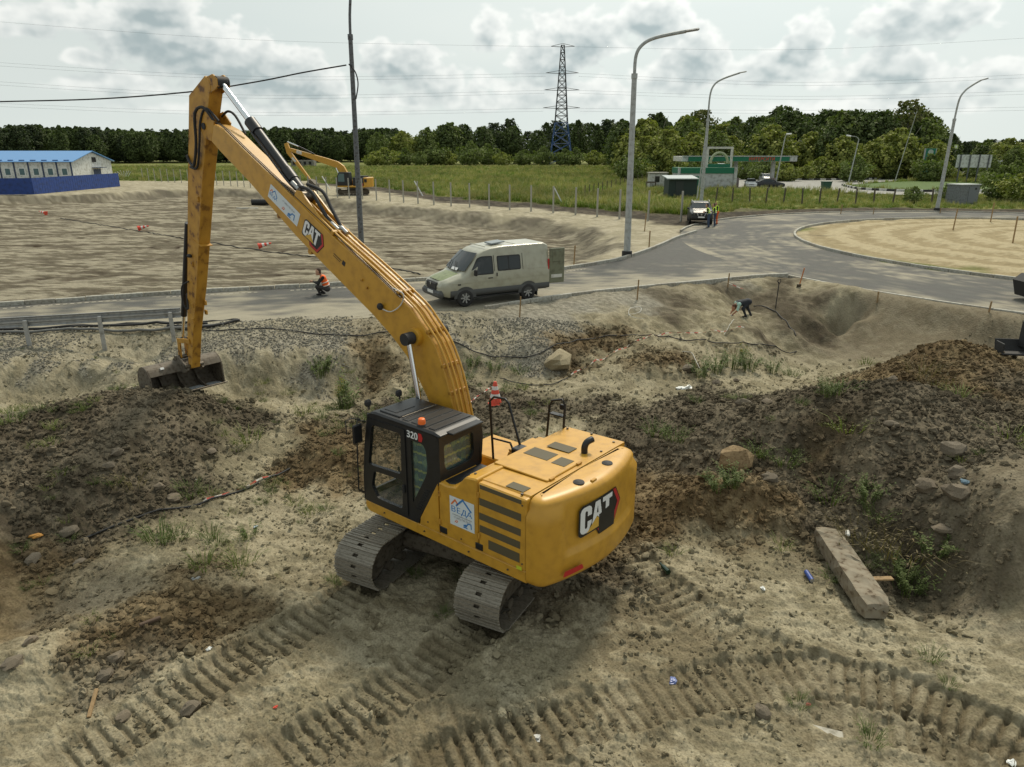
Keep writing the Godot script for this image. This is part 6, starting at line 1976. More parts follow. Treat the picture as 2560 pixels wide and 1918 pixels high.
func make_loader() -> void:
	# only its bucket, a link and its rear blade reach into the picture
	var root := thing("backhoe_loader", "black backhoe loader partly in view, its bucket over the road and blade on the slope", "loader", Vector3(21.9, ROAD, -26.9), 0.0)
	var bk := MB.new()
	bk.prism(poly([[-2.1, 0.75], [-1.9, 0.15], [-1.2, 0.1], [-1.0, 0.5], [-1.3, 0.95], [-1.8, 1.0]]), -1.1, -0.2, 0.03)
	part(root, "bucket", bk, M.rubber)
	var arm := MB.new()
	arm.tube([Vector3(-1.3, 0.8, -0.7), Vector3(-0.4, 1.7, -0.6), Vector3(0.6, 1.5, -0.4)], 0.12, 8)
	part(root, "loader_arm", arm, M.rubber)
	part(root, "bucket_rod", MB.new().cyl(Vector3(-1.5, 0.95, -0.5), Vector3(-0.3, 1.6, -0.5), 0.05), M.chrome)
	part(root, "chassis", MB.new().box(Vector3(1.6, 0.9, 0.3), Vector3(3.2, 0.6, 1.2), 0.1), M.yellow)
	part(root, "cab", MB.new().box(Vector3(1.8, 2.0, 0.3), Vector3(1.5, 1.7, 1.4), 0.1), M.black)
	for q in [[0.5, -0.8, 0.55], [0.5, 1.4, 0.55], [2.7, -0.8, 0.75], [2.7, 1.4, 0.75]]:
		var t := MB.new()
		t.xf = Transform3D(Basis(Vector3.RIGHT, PI / 2), Vector3(q[0], q[2], q[1]))
		t.lathe([Vector2(0, -0.2), Vector2(q[2] * 0.9, -0.2), Vector2(q[2], -0.14), Vector2(q[2], 0.14), Vector2(q[2] * 0.9, 0.2), Vector2(0, 0.2)], 20)
		part(root, "wheel", t, M.rubber)
	# rear digging gear set down on the slope
	var gx := root.position
	var tip := on_ground(13.92, -19.24) - gx
	var bl := MB.new()
	bl.xf = Transform3D(Basis(Vector3.UP, -0.15), tip + Vector3(0.25, 0.0, 0))
	bl.box(Vector3(0, 0.1, 0), Vector3(0.95, 0.06, 0.5), 0.015)
	bl.box(Vector3(0, 0.26, -0.24), Vector3(0.95, 0.36, 0.05), 0.015, Basis(Vector3.RIGHT, -0.3))
	bl.box(Vector3(-0.45, 0.24, 0), Vector3(0.04, 0.3, 0.45), 0.01)
	part(root, "blade", bl, M.rubber)
	var st := MB.new()
	st.box(tip + Vector3(0.55, 0.6, -0.1), Vector3(0.3, 0.75, 0.3), 0.03)
	st.tube([tip + Vector3(0.5, 0.9, 0), tip + Vector3(0.8, 1.9, -0.2), tip + Vector3(1.4, 2.3, -0.4)], 0.1, 8)
	part(root, "stick", st, M.rubber)
	part(root, "ram", MB.new().cyl(tip + Vector3(0.62, 0.85, 0.12), tip + Vector3(0.9, 1.75, 0.1), 0.045), M.chrome)
	hose(root, "hydraulic_hose", [tip + Vector3(0.3, 0.6, 0.1), tip + Vector3(0.35, 0.95, 0.1), tip + Vector3(0.65, 1.4, 0.05), tip + Vector3(0.85, 1.8, 0)], 0.02, M.rubber)

# ------------------------------------------------------------------ people
# bones: [from, to, radius there, radius here, colour]; joined smoothly and meshed as surface nets
func body_mesh(bones: Array, cell: float, k: float) -> ArrayMesh:
	var lo := Vector3.ONE * 1e9
	var hi := -lo
	for b in bones:
		var r := maxf(b[2], b[3]) + 0.05
		for p in [b[0], b[1]]:
			lo = lo.min(p - Vector3.ONE * r)
			hi = hi.max(p + Vector3.ONE * r)
	var nx := int((hi.x - lo.x) / cell) + 2
	var ny := int((hi.y - lo.y) / cell) + 2
	var nz := int((hi.z - lo.z) / cell) + 2
	var f := PackedFloat32Array()
	f.resize(nx * ny * nz)
	f.fill(1.0)
	for b in bones:
		var reach: float = maxf(b[2], b[3]) + 0.1
		var a: Vector3 = b[0]
		var d: Vector3 = b[1] - b[0]
		var l2 := maxf(d.length_squared(), 1e-8)
		var q0: Vector3 = (a.min(b[1]) - Vector3.ONE * reach - lo) / cell
		var q1: Vector3 = (a.max(b[1]) + Vector3.ONE * reach - lo) / cell
		for z in range(maxi(0, int(q0.z)), mini(nz, int(q1.z) + 2)):
			for y in range(maxi(0, int(q0.y)), mini(ny, int(q1.y) + 2)):
				for x in range(maxi(0, int(q0.x)), mini(nx, int(q1.x) + 2)):
					var p := lo + Vector3(x, y, z) * cell
					var t := clampf((p - a).dot(d) / l2, 0.0, 1.0)
					var s := (p - a - d * t).length() - lerpf(b[2], b[3], t)
					var id := (z * ny + y) * nx + x
					var o := f[id]
					var h := maxf(k - absf(o - s), 0.0) / k
					f[id] = minf(o, s) - h * h * k * 0.25
	var ids := {}
	var v := PackedVector3Array()
	var c := PackedColorArray()
	for z in nz - 1:
		for y in ny - 1:
			for x in nx - 1:
				var id := (z * ny + y) * nx + x
				var sum := Vector3.ZERO
				var n := 0
				var vals := [f[id], f[id + 1], f[id + nx], f[id + nx + 1], f[id + nx * ny], f[id + nx * ny + 1], f[id + nx * ny + nx], f[id + nx * ny + nx + 1]]
				for e in [[0, 1], [2, 3], [4, 5], [6, 7], [0, 2], [1, 3], [4, 6], [5, 7], [0, 4], [1, 5], [2, 6], [3, 7]]:
					var a: float = vals[e[0]]
					var b: float = vals[e[1]]
					if (a < 0.0) != (b < 0.0):
						var pa := Vector3(e[0] & 1, (e[0] >> 1) & 1, e[0] >> 2)
						var pb := Vector3(e[1] & 1, (e[1] >> 1) & 1, e[1] >> 2)
						sum += pa.lerp(pb, a / (a - b))
						n += 1
				if n:
					var p := lo + (Vector3(x, y, z) + sum / n) * cell
					ids[id] = v.size()
					v.append(p)
					var best := 1e9
					var col := Color.WHITE
					for b in bones:
						var d: Vector3 = b[1] - b[0]
						var t := clampf((p - b[0]).dot(d) / maxf(d.length_squared(), 1e-8), 0.0, 1.0)
						var s: float = (p - b[0] - d * t).length() - lerpf(b[2], b[3], t)
						if s < best:
							best = s
							col = b[4]
					c.append(col)
	var st := PackedInt32Array()
	for z in range(1, nz - 1):
		for y in range(1, ny - 1):
			for x in range(1, nx - 1):
				var id := (z * ny + y) * nx + x
				var a := f[id] < 0.0
				for ax in 3:
					var step: int = [1, nx, nx * ny][ax]
					if a != (f[id + step] < 0.0):
						var s1: int = [nx, nx * ny, 1][ax]
						var s2: int = [nx * ny, 1, nx][ax]
						if not (ids.has(id) and ids.has(id - s1) and ids.has(id - s2) and ids.has(id - s1 - s2)):
							continue
						var q := [ids[id - s1 - s2], ids[id - s2], ids[id], ids[id - s1]]
						if a:
							st.append_array([q[0], q[2], q[1], q[0], q[3], q[2]])
						else:
							st.append_array([q[0], q[1], q[2], q[0], q[2], q[3]])
	var nor := PackedVector3Array()
	nor.resize(v.size())
	for i in range(0, st.size(), 3):
		var m := (v[st[i + 2]] - v[st[i]]).cross(v[st[i + 1]] - v[st[i]])
		for e in 3:
			nor[st[i + e]] += m
	for i in nor.size():
		nor[i] = nor[i].normalized()
	var arr := []
	arr.resize(Mesh.ARRAY_MAX)
	arr[Mesh.ARRAY_VERTEX] = v
	arr[Mesh.ARRAY_NORMAL] = nor
	arr[Mesh.ARRAY_COLOR] = c
	arr[Mesh.ARRAY_INDEX] = st
	var m := ArrayMesh.new()
	m.add_surface_from_arrays(Mesh.PRIMITIVE_TRIANGLES, arr)
	return m

# joints in the person's own axes: x forward, y up, z right
func person(label: String, at: Vector3, turn: float, j: Dictionary, col: Dictionary, group := "") -> Node3D:
	var bones: Array = []
	var hip: Vector3 = j.hip
	var chest: Vector3 = j.chest
	var across := Vector3(0, 0, 1)
	var spine := (chest - hip).normalized()
	var top: Color = col.top
	bones.append([hip - across * 0.07, hip + across * 0.07, 0.135, 0.135, col.legs])
	bones.append([hip + spine * 0.1, hip.lerp(chest, 0.6), 0.135, 0.14, top])
	bones.append([hip + spine * 0.12 - across * 0.05, chest - across * 0.07, 0.11, 0.125, top])
	bones.append([hip + spine * 0.12 + across * 0.05, chest + across * 0.07, 0.11, 0.125, top])
	var sh := chest + spine * 0.06
	bones.append([sh - across * 0.16, sh + across * 0.16, 0.075, 0.075, col.get("yoke", top)])
	var head: Vector3 = j.head
	bones.append([sh + spine * 0.04, head.lerp(sh, 0.35), 0.058, 0.055, col.skin])
	var face: Vector3 = j.face
	bones.append([head - Vector3(0, 0.03, 0), head + Vector3(0, 0.03, 0) + face * 0.01, 0.088, 0.095, col.skin])
	bones.append([head + face * 0.05 - Vector3(0, 0.07, 0), head + face * 0.06 - Vector3(0, 0.05, 0), 0.05, 0.05, col.skin])
	bones.append([head + face * 0.1 - Vector3(0, 0.01, 0), head + face * 0.11 - Vector3(0, 0.03, 0), 0.014, 0.018, col.skin])
	bones.append([head - face * 0.03 + Vector3(0, 0.05, 0), head - face * 0.035 - Vector3(0, 0.03, 0), 0.095, 0.09, col.hair])
	for s in 2:
		var sg := -1.0 if s == 0 else 1.0
		var el: Vector3 = j.elbow[s]
		var wr: Vector3 = j.wrist[s]
		bones.append([sh + across * 0.18 * sg, el, 0.062, 0.046, col.sleeve])
		bones.append([el, wr, 0.046, 0.032, col.get("fore", col.sleeve)])
		var hd := (wr - el).normalized()
		bones.append([wr + hd * 0.02, wr + hd * 0.08, 0.03, 0.036, col.get("hand", col.skin)])
		for k in 4:
			var off := (k - 1.5) * 0.019
			var b0 := wr + hd * 0.09 + Vector3(0, 0, off)
			bones.append([b0, b0 + hd * (0.055 + 0.012 * (k % 3)) + Vector3(0.01, -0.02, 0), 0.0095, 0.008, col.get("hand", col.skin)])
		bones.append([wr + hd * 0.045 - across * 0.03 * sg, wr + hd * 0.085 - across * 0.055 * sg, 0.012, 0.01, col.get("hand", col.skin)])
		var kn: Vector3 = j.knee[s]
		var an: Vector3 = j.ankle[s]
		bones.append([hip + across * 0.09 * sg, kn, 0.098, 0.066, col.legs])
		bones.append([kn, an, 0.066, 0.045, col.get("shins", col.legs)])
		var toe: Vector3 = j.toe[s] if j.has("toe") else an + Vector3(0.15, -0.05, 0)
		bones.append([an + Vector3(-0.03, -0.04, 0), toe, 0.042, 0.034, col.shoe])
	var o := single("person", label, "person", body_mesh(bones, 0.027, 0.035), M.cloth, at, turn, group)
	if col.has("bands"):
		for t in [0.3, 0.62]:
			var ring: Array = []
			for e in 15:
				var a := TAU * e / 14.0
				var mid := hip.lerp(chest, t)
				ring.append(mid + across * cos(a) * 0.2 + spine.cross(across) * sin(a) * 0.15)
			part(o, "reflective_band", MB.new().tube(ring, 0.02, 5, false), M.reflective)
	return o

func standing(lean := 0.0, arm := 0.0) -> Dictionary:
	return {"hip": Vector3(0, 0.95, 0), "chest": Vector3(0.03 + lean, 1.34, 0), "head": Vector3(0.08 + lean * 1.5, 1.64, 0), "face": Vector3(0.95, -0.3, 0), "elbow": [Vector3(0.05 + arm * 0.5, 1.12, -0.27), Vector3(0.05 + arm * 0.5, 1.12, 0.27)], "wrist": [Vector3(0.2 + arm, 1.1 + arm * 0.3, -0.2), Vector3(0.2 + arm, 1.12 + arm * 0.3, 0.2)], "knee": [Vector3(0.03, 0.5, -0.1), Vector3(-0.02, 0.5, 0.11)], "ankle": [Vector3(0.0, 0.09, -0.11), Vector3(-0.07, 0.09, 0.13)]}

func make_people() -> void:
	M.cloth = StandardMaterial3D.new()
	M.cloth.vertex_color_use_as_albedo = true
	M.cloth.roughness = 0.85
	M.reflective = mat(0.6, 0.62, 0.55, 0.4)
	var skin := Color(0.45, 0.26, 0.18)
	var vest := Color(0.5, 0.75, 0.04)
	var jeans := Color(0.04, 0.065, 0.11)
	var black := Color(0.012, 0.012, 0.014)
	person("person in yellow vest and jeans leaning on the dark off-road car", flat_at(15.1, -55.72, ROAD), deg_to_rad(165), standing(0.08, 0.12), {"top": vest, "yoke": vest, "legs": jeans, "skin": skin, "hair": Color(0.03, 0.02, 0.015), "sleeve": black, "shoe": black, "bands": true}, "people beside the dark car")
	person("person in yellow vest at the outer side, with dark sleeves and jeans", flat_at(15.73, -56.33, ROAD), deg_to_rad(170), standing(0.05, 0.1), {"top": vest, "yoke": vest, "legs": jeans, "skin": skin, "hair": Color(0.04, 0.03, 0.02), "sleeve": black, "shoe": Color(0.3, 0.3, 0.3), "bands": true}, "people beside the dark car")
	person("person in bright orange trousers half hidden behind the two yellow vests", flat_at(16.44, -58.27, ROAD), deg_to_rad(175), standing(0.02, 0.05), {"top": vest, "legs": Color(0.7, 0.12, 0.02), "shins": Color(0.7, 0.12, 0.02), "skin": skin, "hair": Color(0.4, 0.45, 0.1), "sleeve": black, "shoe": black}, "people beside the dark car")
	# sitting on the kerb, back half turned
	var seat := {"hip": Vector3(0, 0.12, 0), "chest": Vector3(0.12, 0.54, 0), "head": Vector3(0.3, 0.8, -0.03), "face": Vector3(0.85, -0.5, -0.1), "elbow": [Vector3(0.34, 0.34, -0.2), Vector3(0.32, 0.34, 0.24)], "wrist": [Vector3(0.52, 0.42, -0.06), Vector3(0.52, 0.4, 0.1)], "knee": [Vector3(0.4, 0.22, -0.1), Vector3(0.38, 0.12, 0.26)], "ankle": [Vector3(0.3, -0.08, 0.0), Vector3(0.12, -0.09, 0.3)], "toe": [Vector3(0.42, -0.11, 0.02), Vector3(0.24, -0.11, 0.36)]}
	person("person in orange vest sitting on the kerb with head bowed", flat_at(-7.51, -28.6, ROAD + 0.15), deg_to_rad(198), seat, {"top": Color(0.85, 0.14, 0.02), "yoke": Color(0.85, 0.14, 0.02), "legs": Color(0.045, 0.042, 0.042), "skin": skin, "hair": Color(0.05, 0.028, 0.018), "sleeve": black, "shoe": black, "bands": true})
	# bent double over the trench
	var bent := {"hip": Vector3(0, 0.66, 0), "chest": Vector3(0.4, 0.6, 0), "head": Vector3(0.62, 0.4, 0), "face": Vector3(0.4, -0.9, 0), "elbow": [Vector3(0.54, 0.32, -0.2), Vector3(0.54, 0.32, 0.2)], "wrist": [Vector3(0.7, 0.12, -0.1), Vector3(0.7, 0.1, 0.12)], "knee": [Vector3(0.26, 0.38, -0.14), Vector3(-0.06, 0.36, 0.14)], "ankle": [Vector3(0.1, 0.07, -0.12), Vector3(-0.24, 0.06, 0.14)]}
	var wk := person("person in mint shirt and dark dungarees bending over the trench", on_ground(9.43, -27.96, 0.02), deg_to_rad(186), bent, {"top": Color(0.02, 0.025, 0.032), "yoke": Color(0.36, 0.55, 0.48), "legs": Color(0.02, 0.025, 0.032), "skin": Color(0.4, 0.2, 0.13), "hair": Color(0.1, 0.04, 0.02), "sleeve": Color(0.36, 0.55, 0.48), "fore": Color(0.4, 0.2, 0.13), "hand": Color(0.5, 0.5, 0.48), "shoe": black})
	wk.scale = Vector3.ONE * 0.92
	person("person in dark clothes standing at the fuel pumps", flat_at(47.92, -135.65, ROAD + 0.13), deg_to_rad(200), standing(0.0, 0.1), {"top": Color(0.02, 0.02, 0.022), "legs": Color(0.02, 0.02, 0.025), "skin": skin, "hair": black, "sleeve": Color(0.02, 0.02, 0.022), "shoe": black})

# ------------------------------------------------------------------ site furniture and things lying about
func lamp_post(label: String, pts: Array, base_r: float, head_dir: Vector3, material: Material) -> void:
	# pts: base, collar, then the curved arm to the lamp
	var o: Vector3 = pts[0]
	var root := thing("lamp_post", label, "lamp post", o, 0.0, "street lamp posts of the new road")
	var rel: Array = []
	for p in pts:
		rel.append(p - o)
	var c: Vector3 = rel[1]
	part(root, "shaft", MB.new().tube([Vector3(0, -0.3, 0), c * 0.5, c], [base_r, base_r * 0.85, base_r * 0.7], 10), material)
	part(root, "collar", MB.new().cyl(c - Vector3(0, 0.12, 0), c + Vector3(0, 0.12, 0), base_r * 0.85, 10), material)
	part(root, "arm", MB.new().tube(smooth_line(rel.slice(1), 5), base_r * 0.45, 8), material)
	var e: Vector3 = rel[-1]
	part(root, "lamp_head", MB.new().box(e + head_dir * 0.3, Vector3(0.75, 0.12, 0.28), 0.05, Basis(Vector3(0, 0, 1), head_dir.y * 0.9)), M.galvanised)
	part(root, "base_flange", MB.new().cyl(Vector3(0, -0.05, 0), Vector3(0, 0.28, 0), base_r * 1.5, 12), M.rubber)

func stake(at: Vector3, h: float, label: String, r := 0.025) -> void:
	var b := MB.new()
	b.box(Vector3(0, h * 0.5 - 0.1, 0), Vector3(r * 2.0, h + 0.2, r * 1.6), 0.004, Basis(Vector3(0, 0, 1), rng.randf_range(-0.05, 0.05)))
	single("survey_stake", label, "stake", b, M.wood, at, 0.0, "wooden survey stakes")

func cone_mesh(root: Node3D, h: float) -> void:
	var bands := [[0.0, 0.3, M.cone_red], [0.3, 0.48, M.cone_white], [0.48, 0.66, M.cone_red], [0.66, 0.82, M.cone_white], [0.82, 1.0, M.cone_red]]
	var shell := part(root, "cone_body", MB.new().lathe([Vector2(0.19, 0.0), Vector2(0.045, h), Vector2(0.0, h)], 20), M.cone_red)
	for b in bands:
		if b[2] == M.cone_white:
			part(shell, "white_band", MB.new().lathe([Vector2(lerpf(0.193, 0.048, b[0]), h * b[0]), Vector2(lerpf(0.193, 0.048, b[1]), h * b[1])], 20), b[2])
	part(root, "cone_foot", MB.new().box(Vector3(0, 0.015, 0), Vector3(0.42, 0.03, 0.42), 0.01), M.cone_red)

func lie(pts: Array, r: float, up := 0.0) -> Array:
	# a line laid over the ground
	var flat: Array = []
	for p in pts:
		flat.append(p)
	var dense := resample(flat, 0.16)
	var out: Array = []
	for p in dense:
		out.append(Vector3(p.x, height(p.x, p.y) + r * 0.7 + up, p.y))
	for k in 2:
		for i in range(1, out.size() - 1):
			out[i].y = maxf(out[i].y, (out[i - 1].y + out[i].y + out[i + 1].y) / 3.0)
	return out

func tape(label: String, pts: Array) -> void:
	var line := lie(pts, 0.02)
	var root := thing("barrier_tape", label, "barrier tape", line[0], 0.0, "red and white barrier tapes")
	var m := MB.new()
	m.use_col = true
	var l := PackedVector3Array()
	var r := PackedVector3Array()
	for i in line.size():
		var d: Vector3 = (line[mini(i + 1, line.size() - 1)] - line[maxi(i - 1, 0)]).normalized()
		var s := d.cross(Vector3.UP).normalized().rotated(d, 0.9 * sin(i * 0.9)) * 0.02
		var p: Vector3 = line[i] - line[0] + Vector3(0, 0.025 + 0.01 * sin(i * 1.7), 0)
		l.append(p - s)
		r.append(p + s)
	for i in line.size() - 1:
		m.col = Color(0.4, 0.07, 0.05) if i % 2 else Color(0.5, 0.47, 0.42)
		m.quad(l[i], l[i + 1], r[i + 1], r[i])
	part(root, "ribbon", m, M.tinted)

func rock_mesh(sd: int, flat := 0.8, jag := 0.25) -> ArrayMesh:
	var f := noise(0.9, 2, sd)
	var sph := SphereMesh.new()
	sph.radius = 1.0
	sph.height = 2.0
	sph.radial_segments = 9
	sph.rings = 5
	var arr := sph.get_mesh_arrays()
	var v: PackedVector3Array = arr[Mesh.ARRAY_VERTEX]
	var idx: PackedInt32Array = arr[Mesh.ARRAY_INDEX]
	var b := MB.new()
	for i in v.size():
		var p := v[i]
		var q := p * (1.0 + jag * 1.6 * f.get_noise_3d(p.x * 1.4, p.y * 1.4, p.z * 1.4))
		# cut a few flat faces
		for k in 5:
			var nrm := Vector3(sin(sd * 1.3 + k * 2.1), cos(sd * 0.7 + k * 1.7), sin(sd * 2.9 + k * 4.3)).normalized()
			var over := q.dot(nrm) - 0.72
			if over > 0.0:
				q -= nrm * over * 0.85
		q.y *= flat
		v[i] = q
	for i in range(0, idx.size(), 3):
		b.tri(v[idx[i]], v[idx[i + 2]], v[idx[i + 1]])
	return b.mesh()

func rock(label: String, x: float, z: float, r: float, material: Material, sd: int, called := "rock", squash := Vector3.ONE) -> void:
	var o := single(called, label, called, rock_mesh(sd), material, on_ground(x, z, -r * 0.3), sd * 1.1, "loose rocks" if called == "rock" else "")
	o.scale = squash * r

func scatter(called: String, label: String, category: String, meshes: Array, material: Material, spots: Array) -> void:
	# spots: [position, scale, tint]; split between the shapes
	var root := Node3D.new()
	root.name = numbered(called)
	add_child(root)
	tag(root, label, category, "", "stuff")
	for k in meshes.size():
		var mine: Array = []
		for i in range(k, spots.size(), meshes.size()):
			mine.append(spots[i])
		if mine.is_empty():
			continue
		var mm := MultiMesh.new()
		mm.transform_format = MultiMesh.TRANSFORM_3D
		mm.use_colors = true
		mm.mesh = meshes[k]
		mm.instance_count = mine.size()
		for i in mine.size():
			var s: Vector3 = mine[i][1]
			var q := Basis.from_euler(Vector3(mine[i][3] if mine[i].size() > 3 else 0.0, rng.randf() * TAU, 0.0)) * Basis.from_scale(s)
			mm.set_instance_transform(i, Transform3D(q, mine[i][0]))
			mm.set_instance_color(i, mine[i][2])
		var o := MultiMeshInstance3D.new()
		o.name = "pieces"
		o.multimesh = mm
		o.material_override = material
		root.add_child(o, true)
		o.set_meta("kind", "stuff")

func make_site() -> void:
	lamp_post("tall grey lamp post with peeling paint rising behind the excavator boom", [Vector3(-7.9, 1.47, -37.6), Vector3(-7.77, 12.38, -37.6), Vector3(-7.7, 13.63, -37.6), Vector3(-7.43, 14.98, -37.6), Vector3(-6.53, 15.64, -37.6), Vector3(-4.46, 16.05, -37.6)], 0.15, Vector3(0.98, 0.1, 0), M.pole_grey)
	lamp_post("tallest pale lamp post with curved arm beside the junction", [Vector3(6.38, 1.64, -39.7), Vector3(6.31, 10.85, -39.7), Vector3(6.34, 11.8, -39.7), Vector3(6.64, 12.32, -39.7), Vector3(7.31, 12.65, -39.7), Vector3(8.81, 12.94, -39.7)], 0.19, Vector3(0.98, 0.16, 0), M.pole_pale)
	lamp_post("curved lamp post standing right behind the dark off-road car", [Vector3(20.69, 1.52, -80), Vector3(20.72, 10.36, -80), Vector3(20.73, 12.72, -80), Vector3(21.09, 13.8, -80), Vector3(21.96, 14.38, -80), Vector3(23.65, 14.95, -80)], 0.2, Vector3(0.98, 0.2, 0), M.pole_pale)
	lamp_post("leaning lamp post beyond the far side of the roundabout", [Vector3(41.86, 1.63, -71.8), Vector3(41.98, 10.03, -71.8), Vector3(42.09, 11.79, -71.8), Vector3(42.46, 12.56, -71.8), Vector3(43.04, 13.05, -71.8), Vector3(43.77, 13.5, -71.8)], 0.19, Vector3(0.98, 0.3, 0), M.pole_pale)
	# overhead bundle to the lamp post
	single("overhead_cable", "thick black twisted cable hanging from the grey lamp post", "cable", MB.new().tube(smooth_line([Vector3(-31.21, 9.35, -37.6), Vector3(-25.25, 9.49, -37.6), Vector3(-20.29, 9.62, -37.6), Vector3(-15.72, 9.95, -37.6), Vector3(-12.53, 10.39, -37.6), Vector3(-10.14, 10.82, -37.6), Vector3(-8.04, 11.14, -37.55)], 8), 0.035, 6), M.rubber)
	single("cable_loop", "black cable loop hanging down the grey lamp post", "cable", MB.new().tube(smooth_line([Vector3(-7.91, 11.18, -37.5), Vector3(-7.6, 10.82, -37.4), Vector3(-7.5, 10.28, -37.4), Vector3(-7.67, 9.6, -37.5)], 6), 0.03, 6), M.rubber)
	# guard rail
	var gr := thing("guard_rail", "galvanised steel guard rail along the near road edge", "guard rail", Vector3(-10.9, 1.42, -22.2))
	var beam := MB.new()
	var prof := PackedVector2Array([Vector2(-0.04, -0.155), Vector2(0.0, -0.155), Vector2(0.045, -0.1), Vector2(0.045, -0.06), Vector2(-0.03, -0.02), Vector2(-0.03, 0.02), Vector2(0.045, 0.06), Vector2(0.045, 0.1), Vector2(0.0, 0.155), Vector2(-0.04, 0.155), Vector2(-0.04, 0.148), Vector2(-0.005, 0.148), Vector2(0.038, 0.098), Vector2(0.038, 0.062), Vector2(-0.037, 0.02), Vector2(-0.037, -0.02), Vector2(0.038, -0.062), Vector2(0.038, -0.098), Vector2(-0.005, -0.148), Vector2(-0.04, -0.148)])
	var gdir := Vector3(-1.95, 0, 0.6).normalized()
	var away := Vector3(0.6, 0, 1.95).normalized() * -1.0
	beam.xf = Transform3D(Basis(away, Vector3.UP, away.cross(Vector3.UP)), Vector3(0, 0.8, 0) + away * 0.12)
	beam.prism(prof, -9.5 if away.cross(Vector3.UP).dot(gdir) < 0.0 else -0.3, 0.3 if away.cross(Vector3.UP).dot(gdir) < 0.0 else 9.5)
	part(gr, "rail_beam", beam, M.galvanised)
	for i in 5:
		var p := gdir * (2.02 * i)
		part(gr, "post", MB.new().box(p + Vector3(0, 0.3, 0), Vector3(0.12, 1.1, 0.07), 0.008, Basis(Vector3.UP, 0.3)), M.galvanised)
		part(gr, "spacer", MB.new().box(p + away * 0.06 + Vector3(0, 0.76, 0), Vector3(0.1, 0.2, 0.1), 0.01, Basis(Vector3.UP, 0.3)), M.galvanised)
	var pipes := [[[-17.31, -22.29], [-15.19, -22.61], [-12.05, -23.17], [-10.27, -23.39]], [[-17.02, -21.88], [-14.6, -22.29], [-11.55, -22.67], [-9.64, -23.17]], [[-14.4, -22.61], [-12.57, -23.39], [-11.02, -23.57], [-9.54, -24.17]], [[-11.41, -22.94], [-10.08, -22.94], [-9.25, -23.57]]]
	for i in pipes.size():
		var flat: Array = []
		for q in pipes[i]:
			flat.append(Vector2(q[0], q[1]))
		single("conduit", ["long dark plastic pipe lying nearest the road behind the guard rail", "grey plastic pipe lying lowest behind the guard rail", "thin dark pipe crossing the others behind the guard rail", "short bent black pipe end beside the excavator stick"][i], "pipe", MB.new().tube(lie(flat, 0.045, 0.03), [0.045, 0.045, 0.03, 0.05][i], 7), [M.rubber, mat(0.14, 0.14, 0.13, 0.6), M.rubber, M.rubber][i], Vector3.ZERO, 0.0, "pipes behind the guard rail")
	# cables on the ground
	var cables := [["black cable lying along the gravel edge behind the excavator boom", 0.02, [[-11.1, -22.85], [-8.89, -22.59], [-6.78, -22.52], [-4.93, -22.4], [-3.98, -22.51]]], ["black cable sagging over the sandy cut face right of the boom", 0.02, [[-2.05, -22.73], [-1.46, -22.74], [-0.86, -22.66], [0.13, -22.41], [0.91, -22.37], [1.9, -23.34], [3.07, -24.01], [4.78, -24.2], [6.43, -24]]], ["black cable running on over the pale pit floor", 0.02, [[6.43, -24], [8.17, -24.61], [9.54, -25.16], [10.7, -25.77]]], ["black cable curving from the bending worker into the pit", 0.022, [[10.34, -29.88], [10.73, -28.77], [10.9, -27.62], [10.9, -26.5]]], ["thin dark rope on the sand left of the tracks", 0.022, [[-8.23, -11.83], [-7.49, -12.45], [-6.98, -12.87], [-6.4, -13.23], [-5.88, -13.86], [-5.13, -14.97]]], ["thin cable from the standing cone along the ground", 0.015, [[-0.38, -21.47], [0.37, -20.85], [1.1, -20.55], [1.75, -21.14]]], ["dark cable lying across the levelled field", 0.03, [[-47.12, -75.73], [-32.57, -63.04], [-17.67, -50.25], [-9.49, -44.52], [-5.17, -39.94]]]]
	for q in cables:
		var flat: Array = []
		for p in q[2]:
			flat.append(Vector2(p[0], p[1]))
		single("ground_cable", q[0], "cable", MB.new().tube(lie(flat, q[1], 0.01), q[1], 6), M.rubber, Vector3.ZERO, 0.0, "cables lying on the ground")
	var tp := [["red and white tape stretched from the standing cone", [[-1.23, -19.04], [-0.89, -19.87], [-0.52, -20.99]]], ["red and white tape lying across the middle of the pit", [[1.83, -21.3], [2.6, -22.07], [3.33, -22.77], [4.27, -23.66], [5.41, -24.51], [6.92, -24.88], [8.61, -25.67]]], ["dirty red and white tape on the sand left of the cab", [[-6.46, -13.17], [-6.13, -13.6], [-5.9, -13.91], [-5.44, -14.64], [-5.16, -14.97]]], ["red and white tape hanging from the stake behind the worker", [[9.68, -31.51], [9.97, -31.35], [10.31, -31.27]]]]
	for q in tp:
		var flat: Array = []
		for p in q[1]:
			flat.append(Vector2(p[0], p[1]))
		tape(q[0], flat)
	# cones
	var c := thing("traffic_cone", "traffic cone standing upright in the pit behind the excavator", "traffic cone", on_ground(-0.48, -19.19), 0.3, "red and white traffic cones")
	cone_mesh(c, 0.66)
	for q in [["toppled traffic cone lying nearest the road in the field", -17.98, -50.9, 0.2], ["toppled traffic cone in the middle of the field behind the stick", -32.74, -63.38, 0.1], ["toppled traffic cone farthest away near the blue fence", -50.7, -79.19, 2.9]]:
		c = thing("traffic_cone", q[0], "traffic cone", Vector3(q[1], height(q[1], q[2]) + 0.2, q[2]), 0.0, "red and white traffic cones")
		c.rotation = Vector3(0, q[3], -1.35)
		cone_mesh(c, 0.9)
